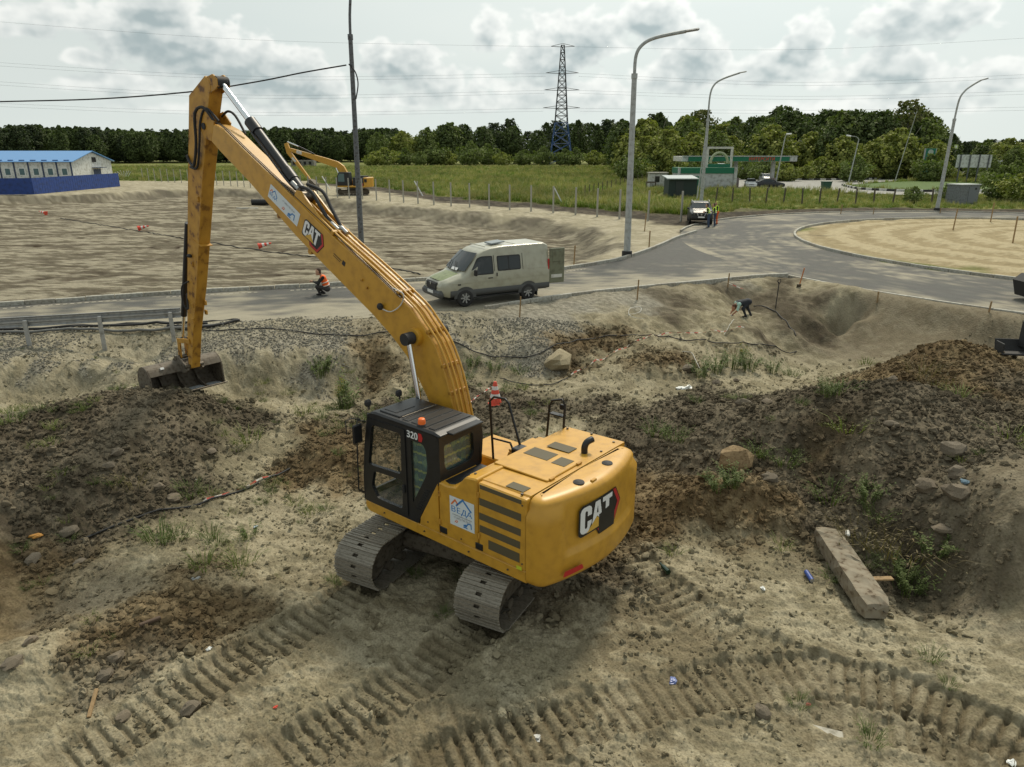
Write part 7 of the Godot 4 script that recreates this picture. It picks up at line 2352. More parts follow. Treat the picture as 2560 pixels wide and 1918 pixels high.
	# stakes
	for q in [["wooden stake at the end of the near kerb beside the gravel", 0.29, -25.07, 0.75], ["dark stake at the kerb left of the bending worker", 9.57, -31.25, 0.6], ["wooden stake in front of the kerb right of the van", 4.94, -27.63, 0.8], ["wooden stake at the right edge of the dug slope", 17.34, -25.34, 0.4], ["wooden stake at the top of the dug slope beside the ring road", 14.71, -28.21, 0.45]]:
		stake(on_ground(q[1], q[2]), q[3], q[0])
	for q in [["wooden stake left of the curved kerb by the tall lamp post", 3.19, -36.56, 1.1], ["thin stake left of the parked dark car", 9.84, -53.5, 1.3], ["short stake in the sand below the parked dark car", 8.17, -42.76, 1.2], ["stake on the far left of the traffic island", 31.55, -51.65, 1.5], ["stake on the far edge of the traffic island", 38.28, -58.01, 1.5], ["thick brown stake on the right of the traffic island", 30.24, -43.42, 1.6], ["pale stake in the dark soil beyond the ring road", 30.9, -68.38, 1.0], ["small pale stake in the dark soil behind the roundabout", 33.73, -67.93, 0.7], ["small stake right of the leaning lamp post", 40.48, -68.84, 0.6]]:
		stake(on_ground(q[1], q[2]), q[3], q[0], 0.035)
	# shovels
	var sh := thing("shovel", "black shovel stuck upright in the soil behind the worker", "shovel", on_ground(10.92, -28.95))
	part(sh, "handle", MB.new().tube([Vector3(0, -0.1, 0), Vector3(0.03, 1.0, 0), Vector3(0.0, 1.1, 0)], 0.02, 7), M.rubber)
	part(sh, "grip", MB.new().tube([Vector3(0.03, 1.0, 0), Vector3(-0.04, 1.12, 0), Vector3(0.0, 1.2, 0), Vector3(0.08, 1.2, 0), Vector3(0.1, 1.12, 0), Vector3(0.03, 1.0, 0)], 0.016, 6), M.rubber)
	sh = thing("shovel", "shovel with orange handle leaning in the far corner of the pit", "shovel", on_ground(12.72, -31.25))
	part(sh, "handle", MB.new().tube([Vector3(0, 0.0, 0), Vector3(0.1, 0.85, 0.1)], 0.025, 7), mat(0.5, 0.17, 0.05, 0.5))
	part(sh, "blade", MB.new().box(Vector3(-0.02, 0.0, 0.02), Vector3(0.2, 0.28, 0.03), 0.01, Basis(Vector3.RIGHT, 0.3)), M.steel)
	# broken concrete pile with a plank over its end
	var a := on_ground(5.93, -11.84)
	var b := on_ground(5.77, -9.67)
	var mid := (a + b) * 0.5
	var cb := thing("concrete_beam", "broken concrete beam lying beside the spoil heap", "concrete beam", mid, atan2(-(b - a).z, (b - a).x))
	var bm := MB.new()
	var rows: Array = []
	var len := a.distance_to(b) + 0.25
	for i in 15:
		var x := (i / 14.0 - 0.5) * len
		var ring := PackedVector3Array()
		for q in [[-0.2, 0.0], [0.2, 0.0], [0.22, 0.16], [0.21, 0.31], [0.07, 0.33], [-0.08, 0.32], [-0.22, 0.3], [-0.22, 0.14]]:
			var nz := t2.get_noise_2d(x * 2.0 + q[0] * 9.0, q[1] * 9.0) * 0.05
			var end := 1.0 if i < 14 and i > 0 else 0.8
			ring.append(Vector3(x + nz * 2.0, q[1] * end + nz + (0.02 if end < 1.0 else 0.0), q[0] * end + nz))
		rows.append(ring)
	for i in 14:
		for k in 8:
			bm.quad(rows[i][k], rows[i][(k + 1) % 8], rows[i + 1][(k + 1) % 8], rows[i + 1][k])
	for e in 2:
		var ring: PackedVector3Array = rows[0] if e == 0 else rows[-1]
		var m := Vector3.ZERO
		for p in ring:
			m += p / 8.0
		for i in 8:
			bm.tri(m, ring[i], ring[(i + 1) % 8])
	part(cb, "beam_body", bm, mat(0.27, 0.24, 0.18, 0.95, 0.0, 1.0, 0.7))
	var bars := MB.new()
	for q in [[0.05, 0.2], [-0.1, 0.15]]:
		bars.tube([Vector3(len * 0.48, q[1], q[0]), Vector3(len * 0.48 + 0.12, q[1] + 0.03, q[0])], 0.012, 5)
	part(cb, "reinforcing_bar", bars, M.steel)
	var pl := on_ground(6.04, -10.32) + Vector3(0.05, 0.4, 0)
	single("plank", "short wooden plank lying across the end of the concrete beam", "plank", MB.new().box(Vector3.ZERO, Vector3(0.62, 0.03, 0.1), 0.004), M.wood, pl, 0.05)
	single("stone_slab", "small white stone on top of the concrete beam", "stone", MB.new().box(Vector3.ZERO, Vector3(0.2, 0.06, 0.07), 0.02), M.white_dusty, on_ground(6.11, -11.63) + Vector3(0.1, 0.35, 0), 1.2)
	# rocks
	var tan := mat(0.3, 0.22, 0.12, 0.95, 0.0, 1.0, 1.0)
	var grey := mat(0.17, 0.147, 0.11, 0.95, 0.0, 1.0, 1.4)
	rock("large tan boulder sitting on the dark soil ridge", 4.87, -14.14, 0.4, tan, 3, "boulder", Vector3(1.0, 0.95, 0.9))
	rock("big pale sandstone block under the sandy cut face", 1.49, -22, 0.55, mat(0.33, 0.28, 0.18, 0.95, 0.0, 0.5, 1.0), 4, "boulder", Vector3(1.1, 0.85, 0.8))
	var spots := [["grey rock on the flank of the right spoil heap", 7.72, -11.95, 0.21], ["flat grey rock half way up the right spoil heap", 8.54, -12.66, 0.22], ["rounded rock at the top of the right spoil heap", 7.77, -13.6, 0.17], ["long pale rock beside the blue rag on the heap", 7.92, -11.4, 0.24], ["white-topped rock on the right spoil heap", 8.15, -11.87, 0.16], ["grey rock beside the tan boulder", 5.23, -13.13, 0.2], ["rock at the foot of the right spoil heap", 7.57, -11.12, 0.15], ["pale rock on the crest of the right heap", 10.35, -18.39, 0.16], ["dark clod on the ridge left of the plastic bags", 5.65, -16.29, 0.2], ["clod next to the dark clod on the ridge", 6.09, -15.98, 0.12], ["pale rock on the dark mound under the bucket", -8.42, -13.95, 0.16], ["round rock below the crest of the dark mound", -8.38, -13.48, 0.12], ["pale rock at the foot of the dark mound", -7.05, -13.33, 0.15], ["rock at the edge of the dark mound and sand", -6.85, -14.93, 0.14], ["grey rock at the lower left of the dark mound", -8.47, -12.02, 0.16], ["rock beside the tape on the sand", -7.36, -13.42, 0.12], ["pale boulder at the upper edge of the brown hole", -8.67, -11.23, 0.17], ["angular rock at the rim of the brown hole", -7.85, -11.26, 0.11], ["slab of clay standing in the broken ridge", -5.74, -8.57, 0.13], ["slab of clay leaning on the ridge bottom", -5.76, -8.27, 0.12], ["grey clay slab on the left of the ridge", -6.97, -8.2, 0.13], ["clay block on the ridge above the left slab", -6.99, -8.64, 0.11], ["round clod beside the left track print", -4.29, -7.68, 0.13], ["rock in the berm of the curved track", 3.34, -7.61, 0.12], ["brown clod on the berm of the left track", -5.14, -7.57, 0.12], ["pale block of sand beside the boom foot", 5.54, -21.38, 0.22], ["flat stone behind the white bags", 6.22, -20.58, 0.15], ["stone below the plastic bags", 6.97, -21.02, 0.12]]
	for i in spots.size():
		rock(spots[i][0], spots[i][1], spots[i][2], spots[i][3], grey if i % 3 else M.stone, 10 + i, "rock", Vector3(1.0 + 0.25 * sin(i * 2.3), 0.8 + 0.2 * cos(i * 1.7), 1.0))
	# litter
	var bag := mat(0.68, 0.7, 0.68, 0.45)
	for q in [["crumpled white plastic bag in the grass of the pit", 5.03, -20.16, 0.17, bag], ["second white plastic bag right against the first", 5.3, -20.22, 0.15, bag], ["grey crumpled bag on the sand left of the track", -5.36, -10.43, 0.12, mat(0.3, 0.31, 0.3, 0.6)], ["white crumpled paper by the left track print", -4.51, -8.83, 0.09, bag], ["white paper scrap at the tip of the sand face", -6.85, -13.98, 0.07, bag], ["pale blue scrap on the sand near the tape", -5.05, -12.41, 0.08, mat(0.45, 0.55, 0.65, 0.5)], ["blue and white crumpled packet beside the curved track", 2.28, -8.24, 0.1, mat(0.12, 0.16, 0.35, 0.4)], ["white scrap of paper near the concrete beam", 4.25, -10.35, 0.08, bag], ["white scrap in the bottom right corner", 6.13, -6.84, 0.09, bag], ["white chalky lump in the foreground dirt", 0.34, -7.3, 0.11, mat(0.5, 0.5, 0.47, 0.9)], ["blue rag caught on the right spoil heap", 8.12, -11.56, 0.13, mat(0.12, 0.19, 0.24, 0.8)], ["small red scrap in the foreground sand", -3.17, -7.71, 0.045, M.cone_red], ["red wrapper on the berm of the curved track", 4, -7.77, 0.06, mat(0.3, 0.06, 0.05, 0.6)]]:
		var o := single("litter", q[0], "litter", rock_mesh(int(absf(q[1]) * 13.0), 0.45, 0.7), q[4], on_ground(q[1], q[2], -q[3] * 0.15), q[1] * 3.0, "scattered litter")
		o.scale = Vector3.ONE * q[3] * (0.62 if q[3] < 0.14 else 0.9)
	var can := thing("drink_can", "blue drink can lying on the sand left of the concrete beam", "can", on_ground(5.2, -10.77) + Vector3(0, 0.045, 0), 0.0)
	part(can, "can_body", MB.new().tube([Vector3(0, 0, 0.13), Vector3(0.0, 0.01, -0.13)], 0.042, 12), mat(0.03, 0.07, 0.28, 0.4))
	part(can, "can_lid", MB.new().tube([Vector3(0, 0, 0.132), Vector3(0, 0, 0.138)], 0.038, 12), M.galvanised)
	var bottle := thing("bottle", "dark green bottle lying beside the rut right of the excavator", "bottle", on_ground(2.71, -10.94) + Vector3(0, 0.05, 0), 1.9)
	part(bottle, "bottle_body", MB.new().tube([Vector3(-0.12, 0, 0), Vector3(0.06, 0, 0), Vector3(0.1, 0.01, 0), Vector3(0.18, 0.01, 0)], [0.05, 0.05, 0.02, 0.018], 10), mat(0.01, 0.03, 0.015, 0.1))
	single("board", "small pale board end sticking out of the left foreground sand", "board", MB.new().box(Vector3(0, 0.1, 0), Vector3(0.05, 0.03, 0.4), 0.004, Basis(Vector3.RIGHT, 0.35)), M.wood, on_ground(-5.62, -7.72), 0.2)
	single("board", "dark stick lying on the edge of the brown heap", "stick", MB.new().box(Vector3(0, 0.05, 0), Vector3(0.3, 0.05, 0.06), 0.01), mat(0.09, 0.06, 0.04, 0.9), on_ground(-5.49, -9.12), 0.7)
	single("leaf_scrap", "orange dried scrap at the foot of the dark mound", "scrap", rock_mesh(77, 0.35, 0.5), mat(0.5, 0.24, 0.05, 0.8), on_ground(-8.92, -11.72, -0.06), 0.3).scale = Vector3(0.15, 0.12, 0.08)
	single("stone_slab", "pale flat stone slab in the bottom right foreground", "stone", MB.new().box(Vector3(0, 0.02, 0), Vector3(0.42, 0.07, 0.2), 0.03), mat(0.42, 0.4, 0.34, 0.9, 0.0, 0.5, 1.0), on_ground(4.09, -7.35), -0.35)
	# white string and wire remnants
	var wires := [["loop of white wire on the grey slope below the stake", [[4.31, -25.86], [4.86, -26.46], [4.93, -26.91], [4.49, -26.52], [4.36, -25.69], [4.87, -25.6]]], ["white wires sprouting beside the pit grass", [[5.67, -22.84], [6, -22.76], [5.96, -21.79], [6.03, -21.55]]], ["pale wire lying on the slope below the tape", [[7.72, -25.12], [8.11, -25.75], [8.5, -26.6]]]]
	for q in wires:
		var flat: Array = []
		for p in q[1]:
			flat.append(Vector2(p[0], p[1]))
		single("wire", q[0], "wire", MB.new().tube(lie(flat, 0.01, 0.04), 0.01, 5), M.white_dusty, Vector3.ZERO, 0.0, "pale wires")
	# drain pipe and slab at the far side of the field
	var dp := thing("drain_pipe", "wide black corrugated drain pipe lying in the levelled field", "pipe", flat_at(-31.93, -95.27, 0.95), 0.15)
	var dpm := MB.new()
	var ptsr: Array = []
	var rad: Array = []
	for i in 31:
		ptsr.append(Vector3(-1.9 + i * 0.127, 0, 0))
		rad.append(0.36 + 0.03 * (i % 2))
	dpm.tube(ptsr, rad, 14, false)
	part(dp, "pipe_wall", dpm, M.rubber)
	part(dp, "pipe_end_ring", MB.new().tube([Vector3(-1.92, 0, 0), Vector3(-1.8, 0, 0)], 0.4, 14, false), M.rubber)
	single("pale_board", "long pale board lying beside the drain pipe", "board", MB.new().box(Vector3(0, 0.05, 0), Vector3(2.6, 0.08, 0.3), 0.01), M.white_dusty, on_ground(-32.56, -89.68), 0.1)

func make_clods() -> void:
	M.clod = StandardMaterial3D.new()
	M.clod.vertex_color_use_as_albedo = true
	M.clod.roughness = 0.97
	M.clod.metallic_specular = 0.2
	M.clod.albedo_texture = M.grain
	M.clod.uv1_triplanar = true
	M.clod.uv1_scale = Vector3.ONE * 0.6
	var shapes: Array = []
	for k in 6:
		shapes.append(rock_mesh(40 + k, 0.75, 0.5))
	var soil_spots: Array = []
	var stones: Array = []
	var tries := 0
	while tries < CLOD_TRIES:
		tries += 1
		var d := 6.0 + 19.0 * pow(rng.randf(), 0.8)
		var z := -d
		var x := rng.randf_range(-0.8, 0.8) * d
		if not in_near(x, z):
			continue
		if Vector2(x - EXC.x, z - EXC.z).length() < 1.9:
			continue
		var y := height(x, z)
		if not is_near:
			continue
		var heap := soil_now[1] + soil_now[2]
		var grav := soil_now[3]
		var bunch := t1.get_noise_2d(x * 1.7 + 33.0, z * 1.7)
		if rng.randf() < grav * 1.2 and grav > 0.35:
			var r := rng.randf_range(0.012, 0.036)
			var t := rng.randf_range(0.75, 1.3)
			stones.append([Vector3(x, y + r * 0.3, z), Vector3(r * rng.randf_range(0.8, 1.3), r, r), Color(0.27 * t, 0.255 * t, 0.215 * t), rng.randf() * 3.0])
		elif rng.randf() < 0.1 + 0.75 * heap + 0.9 * maxf(bunch, 0.0) * (1.0 - soil_now[5]):
			var r := 0.008 + 0.04 * pow(rng.randf(), 3.5) + 0.07 * pow(rng.randf(), 12.0)
			if heap < 0.3:
				r *= 0.75
			var c := soil_color(x, z) * rng.randf_range(0.8, 1.25)
			c.a = 1.0
			soil_spots.append([Vector3(x, y + r * 0.25, z), Vector3(r * rng.randf_range(0.8, 1.4), r * rng.randf_range(0.7, 1.1), r), c, rng.randf() * 3.0])
	scatter("soil_clods", "crumbs and clods of soil strewn over the ground", "soil clods", shapes, M.clod, soil_spots)
	scatter("gravel", "grey gravel spread along the road shoulder", "gravel", shapes.slice(0, 3), M.clod, stones)

# ------------------------------------------------------------------ plants
# leaf clumps through a crown's volume; each clump a few small faces
func crown_mesh(sd: int, high: float, wide: float, base: float, kind: int, c0: Color, c1: Color, leaves: int, size: float) -> ArrayMesh:
	var r := RandomNumberGenerator.new()
	r.seed = sd
	var b := MB.new()
	b.use_col = true
	# leaves fill an uneven envelope, thinned into clumps
	var f3 := noise(0.32, 3, sd + 60)
	var left := leaves
	while left > 0:
		var f := r.randf()
		var a := r.randf() * TAU
		var env := pow(sin(PI * clampf(0.08 + 0.86 * f, 0.0, 1.0)), 0.65) if kind == 0 else pow(1.0 - f * f, 0.8) * minf(1.0, f * 4.0 + 0.4) if kind == 1 else sqrt(maxf(1.0 - pow(f * 1.9 - 0.85, 2.0), 0.05))
		var p := Vector3(cos(a), 0, sin(a)) * env * wide * pow(r.randf(), 0.38)
		p.y = lerpf(base, high, f)
		var clump := f3.get_noise_3d(p.x * 1.3, p.y * 1.1, p.z * 1.3)
		p += Vector3(p.x, 0.0, p.z) * clump * 0.7
		p.y += clump * 1.1
		left -= 1
		if clump < -0.16 and r.randf() < 0.8:
			continue
		b.col = c0.lerp(c1, clampf(0.45 + clump * 0.9 + r.randf_range(-0.35, 0.35), 0.0, 1.0))
		var s := size * r.randf_range(0.6, 1.3)
		var n1 := (Vector3(p.x / wide, 0.35, p.z / wide) + Vector3(r.randfn(), r.randfn() + 0.4, r.randfn()) * 0.7).normalized()
		var u := n1.cross(Vector3(r.randfn(), r.randfn(), r.randfn())).normalized() * s
		var w := n1.cross(u).normalized() * s * 0.7
		b.tri(p - u, p + w, p + u * 0.9)
		b.tri(p - u, p + u * 0.9, p - w)
	return b.mesh()

func trunk_mesh(sd: int, high: float, r0: float, limbs: int, reach: float) -> MB:
	var r := RandomNumberGenerator.new()
	r.seed = sd
	var b := MB.new()
	var bend := Vector3(r.randf_range(-0.04, 0.04), 0, r.randf_range(-0.04, 0.04)) * high
	b.tube([Vector3(0, -0.4, 0), Vector3(0, high * 0.3, 0) + bend * 0.2, Vector3(0, high * 0.6, 0) + bend * 0.6, Vector3(0, high * 0.9, 0) + bend], [r0 * 1.2, r0, r0 * 0.65, r0 * 0.2], 6, false)
	for i in limbs:
		var f := r.randf_range(0.3, 0.75)
		var a := r.randf() * TAU
		var o := Vector3(0, high * f, 0) + bend * f
		b.tube([o, o + Vector3(cos(a) * reach * 0.5, high * 0.1, sin(a) * reach * 0.5), o + Vector3(cos(a) * reach, high * 0.22, sin(a) * reach)], [r0 * 0.5, r0 * 0.35, r0 * 0.1], 5, false)
	return b

var tree_kinds: Array = []

func tree_kind(sd: int, high: float, wide: float, base: float, kind: int, c0: Color, c1: Color, leaves: int, size: float, bark: Material, limbs := 6) -> void:
	var cr := crown_mesh(sd, high, wide, base, kind, c0, c1, leaves, size)
	tree_kinds.append([cr, trunk_mesh(sd + 5, high, high * 0.014 + 0.04, limbs, wide * 0.7).mesh(), bark])

func tree(kind: int, at: Vector3, size: Vector3, turn: float, label: String, group: String) -> Node3D:
	var o := thing("tree", label, "tree", at, turn, group)
	o.scale = size
	part(o, "crown", tree_kinds[kind][0], M.foliage)
	part(o, "trunk", tree_kinds[kind][1], tree_kinds[kind][2])
	return o

func ordinal(k: int) -> String:
	var w := ["", "first", "second", "third", "fourth", "fifth", "sixth", "seventh", "eighth", "ninth", "tenth", "eleventh", "twelfth"]
	return w[k] if k < w.size() else "%d%s" % [k, "st" if k % 10 == 1 else "nd" if k % 10 == 2 else "rd" if k % 10 == 3 else "th"]

# how high the wood's top stands there: azimuth, elevation of its outline in degrees
const SKYLINE := [[-34.1, 1.64], [-29.8, 1.52], [-25.0, 1.43], [-20.9, 1.47], [-17.1, 1.67], [-12.3, 1.57], [-8.4, 1.67], [-6.1, 1.80], [-4.5, 2.37], [-2.4, 2.32], [0.0, 2.66], [1.5, 2.20], [3.6, 2.31], [5.1, 2.76], [7.2, 2.58], [9.6, 2.51], [10.7, 3.16], [11.9, 2.32], [13.6, 3.02], [15.1, 2.40], [17.3, 2.43], [18.9, 3.15], [20.8, 2.80], [23.3, 3.01], [25.4, 2.35], [26.5, 3.03], [27.2, 3.31], [28.4, 2.83], [29.5, 1.97], [30.7, 1.36], [31.9, 1.05], [34.3, 0.92], [40.8, 0.78]]
func skyline(az: float, d: float) -> float:
	var e: float = SKYLINE[-1][1]
	for i in SKYLINE.size() - 1:
		if az < SKYLINE[i + 1][0]:
			e = lerpf(SKYLINE[i][1], SKYLINE[i + 1][1], clampf((az - SKYLINE[i][0]) / (SKYLINE[i + 1][0] - SKYLINE[i][0]), 0.0, 1.0))
			break
	return 7.12 + d * tan(deg_to_rad(e)) - ROAD

func far_spot(px_az: float, dist: float) -> Vector3:
	return Vector3(sin(deg_to_rad(px_az)) * dist, ROAD - 0.1, -cos(deg_to_rad(px_az)) * dist)

func make_trees() -> void:
	var dk := Color(0.049, 0.075, 0.023)
	var md := Color(0.104, 0.137, 0.039)
	var lt := Color(0.169, 0.208, 0.052)
	var ye := Color(0.286, 0.293, 0.065)
	var birch := mat(0.45, 0.44, 0.4, 0.8, 0.0, 1.0, 0.7)
	tree_kind(1, 16.0, 5.0, 1.4, 0, dk, md, 4600, 0.44, M.bark)          # 0 dark broadleaf
	tree_kind(2, 15.0, 5.2, 1.0, 2, md, lt, 4600, 0.44, M.bark)          # 1 mid green
	tree_kind(3, 12.0, 5.0, 0.6, 2, lt, ye, 4400, 0.42, M.bark)           # 2 yellow green
	tree_kind(4, 18.0, 4.2, 2.0, 1, dk, md, 4200, 0.42, birch)           # 3 tall birch shape
	tree_kind(5, 17.0, 5.0, 4.0, 0, md, Color(0.15, 0.14, 0.04), 3400, 0.42, birch, 8)  # 4 turning, loose
	tree_kind(6, 4.2, 2.6, 0.2, 2, md, lt, 2200, 0.25, M.bark, 3)        # 5 bush
	tree_kind(7, 3.6, 2.6, 0.2, 2, lt, ye, 2200, 0.25, M.bark, 3)        # 6 yellow bush
	tree_kind(8, 17.0, 4.4, 1.2, 0, Color(0.028, 0.046, 0.018), Color(0.058, 0.08, 0.027), 4200, 0.44, M.bark) # 7 dark conifer-like
	var kinds := ["dark green broadleaf tree", "mid green bushy tree", "yellow-green bushy tree", "slim dark birch", "tall loose tree with turning leaves", "green bush", "yellowish bush", "dark dense tree"]
	# the wood behind the fuel station: azimuth, distance, kind, scale
	var r := RandomNumberGenerator.new()
	r.seed = 41
	var seen := {}
	var put := func(az: float, d: float, k: int, s: float, label: String, group: String) -> void:
		if " from left" in label:
			seen[label] = seen.get(label, 0) + 1
			label = ordinal(seen[label]) + " " + label
		if s > 0.0 and k != 5 and k != 6:
			s *= skyline(az, d) / [16.0, 15.0, 12.0, 18.0, 17.0, 1.0, 1.0, 17.0][k]
		tree(k, far_spot(az, d), Vector3(s * r.randf_range(0.92, 1.1), s, s * r.randf_range(0.92, 1.1)), r.randf() * TAU, label, group)
	put.call(27.6, 196.0, 4, 1.0, "tallest loose-crowned tree rising above the wood on the right", "trees behind the fuel station")
	put.call(28.9, 198.0, 1, 1.0, "broad tree beside the tallest loose-crowned tree", "trees behind the fuel station")
	put.call(19.6, 205.0, 0, 1.0, "dark spreading tree alone on the skyline left of the lamp post", "trees behind the fuel station")
	put.call(14.0, 215.0, 4, 1.0, "yellowing tree standing up above the wood right of the tall lamp post", "trees behind the fuel station")
	put.call(11.1, 210.0, 3, 1.0, "slim upright tree just right of the tall pale lamp post", "trees behind the fuel station")
	var az := 9.0
	while az < 46.0:
		for row in 3:
			var a := az + r.randf_range(-0.7, 0.7)
			var d := 176.0 + row * 12.0 + r.randf_range(-4.0, 5.0)
			var k: int = [0, 1, 2, 1, 3, 0, 2, 0, 1][r.randi() % 9]
			if row == 0 and r.randf() < 0.5:
				k = 2
			var s := r.randf_range(0.55, 0.85) if row == 0 else r.randf_range(0.75, 1.0)
			put.call(a, d, k, s, kinds[k] + (" from left, front row of trees behind fuel station" if row == 0 else " from left, deeper rows of trees behind fuel station"), "trees behind the fuel station")
		az += 1.55
	# birches and dark trees in the middle, behind the meadow and the pylon
	az = -10.0
	while az < 9.5:
		for row in 2:
			var a := az + r.randf_range(-0.4, 0.4)
			var d := 352.0 + row * 24.0 + r.randf_range(-8.0, 8.0)
			var tall := 0.9
			var k: int = [3, 7, 3, 0, 7][r.randi() % 5] if a > -4.5 else [0, 1, 1, 2, 0][r.randi() % 5]
			put.call(a, d, k, tall * r.randf_range(0.75, 1.1), kinds[k] + (" from left, near edge of wood beyond meadow" if row == 0 else " from left, back of wood beyond meadow"), "trees beyond the meadow")
		az += 0.95
	# bushes along the edges
	for i in 46:
		var a := -11.0 + 55.0 * (i + r.randf()) / 46.0
		var d := (325.0 if a < 8.5 else 160.0 if a < 26.0 else 176.0) + r.randf_range(-10.0, 10.0)
		var k := 5 if r.randf() < 0.62 else 6
		put.call(a, d, k, (1.7 if a < 8.5 else 1.0) * r.randf_range(0.7, 1.25), kinds[k] + (" from left at the edge beyond the far meadow" if a < 8.5 else " from left on rough ground behind the fuel station"), "bushes at the wood edge")
	# nearer bushes at the right edge
	for q in [["leafy bush at the right edge beside the grey metal kiosk", 59.3, -88.94, 5, 0.85], ["yellowish bush at the right edge by the verge", 59.16, -85.3, 6, 0.8], ["low bush left of the grey metal kiosk", 52.74, -88.94, 5, 0.42], ["low dark bush in the verge grass", 45.55, -83.25, 5, 0.4], ["round bush on the slope right of the billboard", 84.83, -131.28, 5, 0.6]]:
		tree(q[3], Vector3(q[1], ROAD - 0.05, q[2]), Vector3.ONE * q[4], q[1], q[0], "bushes on the verge")
	# far wood on the left, one mass
	var spots := {0: [], 3: [], 7: []}
	for i in 900:
		var a := r.randf_range(-48.0, -8.5)
		var d := r.randf_range(430.0, 520.0)
		var k: int = [0, 3, 0, 7][r.randi() % 4]
		var s := skyline(a, d) / 17.0 * r.randf_range(0.8, 1.02)
		spots[k].append([far_spot(a, d), Vector3.ONE * s, r.randf() * TAU])
	for i in 260:
		var a := r.randf_range(8.0, 48.0)
		var d := r.randf_range(235.0, 300.0)
		var k: int = [0, 3, 7, 0][r.randi() % 4]
		var s := skyline(a, d) / 17.0 * r.randf_range(0.6, 0.92)
		spots[k].append([far_spot(a, d), Vector3.ONE * s, r.randf() * TAU])
	var fw := Node3D.new()
	fw.name = "far_wood"
	add_child(fw)
	tag(fw, "dark band of far woodland along the horizon", "wood", "", "stuff")
	for k in spots:
		var mm := MultiMesh.new()
		mm.transform_format = MultiMesh.TRANSFORM_3D
		mm.mesh = tree_kinds[k][0]
		mm.instance_count = spots[k].size()
		for i in spots[k].size():
			var q: Array = spots[k][i]
			mm.set_instance_transform(i, Transform3D(Basis(Vector3.UP, q[2]) * Basis.from_scale(q[1]), q[0]))
		var o := MultiMeshInstance3D.new()
		o.name = "crowns"
		o.multimesh = mm
		o.material_override = M.foliage
		fw.add_child(o, true)
		o.set_meta("kind", "stuff")

func blade_mesh(sd: int, n: int, high: float, spread: float, width: float, c0: Color, c1: Color, leafy := 0, tip := Color(0, 0, 0)) -> ArrayMesh:
	var r := RandomNumberGenerator.new()
	r.seed = sd
	var b := MB.new()
	b.use_col = true
	for i in n:
		var a := r.randf() * TAU
		var o := Vector3(cos(a), 0, sin(a)) * spread * 0.45 * sqrt(r.randf())
		var h := high * r.randf_range(0.5, 1.0)
		var lean := Vector3(cos(a), 0, sin(a)) * spread * r.randf_range(0.1, 0.75)
		var side := Vector3(-sin(a), 0, cos(a)).rotated(Vector3.UP, r.randf_range(-1.0, 1.0)) * width * 0.5
		var m := o + lean * 0.35 + Vector3(0, h * 0.6, 0)
		var e := o + lean + Vector3(0, h * r.randf_range(0.75, 1.0), 0)
		b.col = c0.lerp(c1, r.randf())
		b.quad(o - side, o + side, m + side * 0.8, m - side * 0.8)
		b.tri(m - side * 0.8, m + side * 0.8, e)
		for k in leafy:
			var f := r.randf_range(0.25, 1.0)
			var p := o.lerp(m, f / 0.6) if f < 0.6 else m.lerp(e, (f - 0.6) / 0.4)
			var d := Vector3(r.randfn(), r.randf_range(-0.1, 0.7), r.randfn()).normalized() * high * r.randf_range(0.08, 0.16)
			var s := d.cross(Vector3.UP).normalized() * high * 0.022
			b.col = c0.lerp(c1, r.randf())
			b.tri(p, p + d * 0.5 + s, p + d)
			b.tri(p, p + d, p + d * 0.5 - s)
		if tip.a > 0.0 and tip.r > 0.0 and i % 3 == 0:
			b.col = tip
			for k in 14:
				var p := e + Vector3(r.randfn(), r.randfn(), r.randfn()) * high * 0.05
				b.tri(p, p + Vector3(0.02, 0.01, 0), p + Vector3(0, 0.02, 0.015))
	return b.mesh()

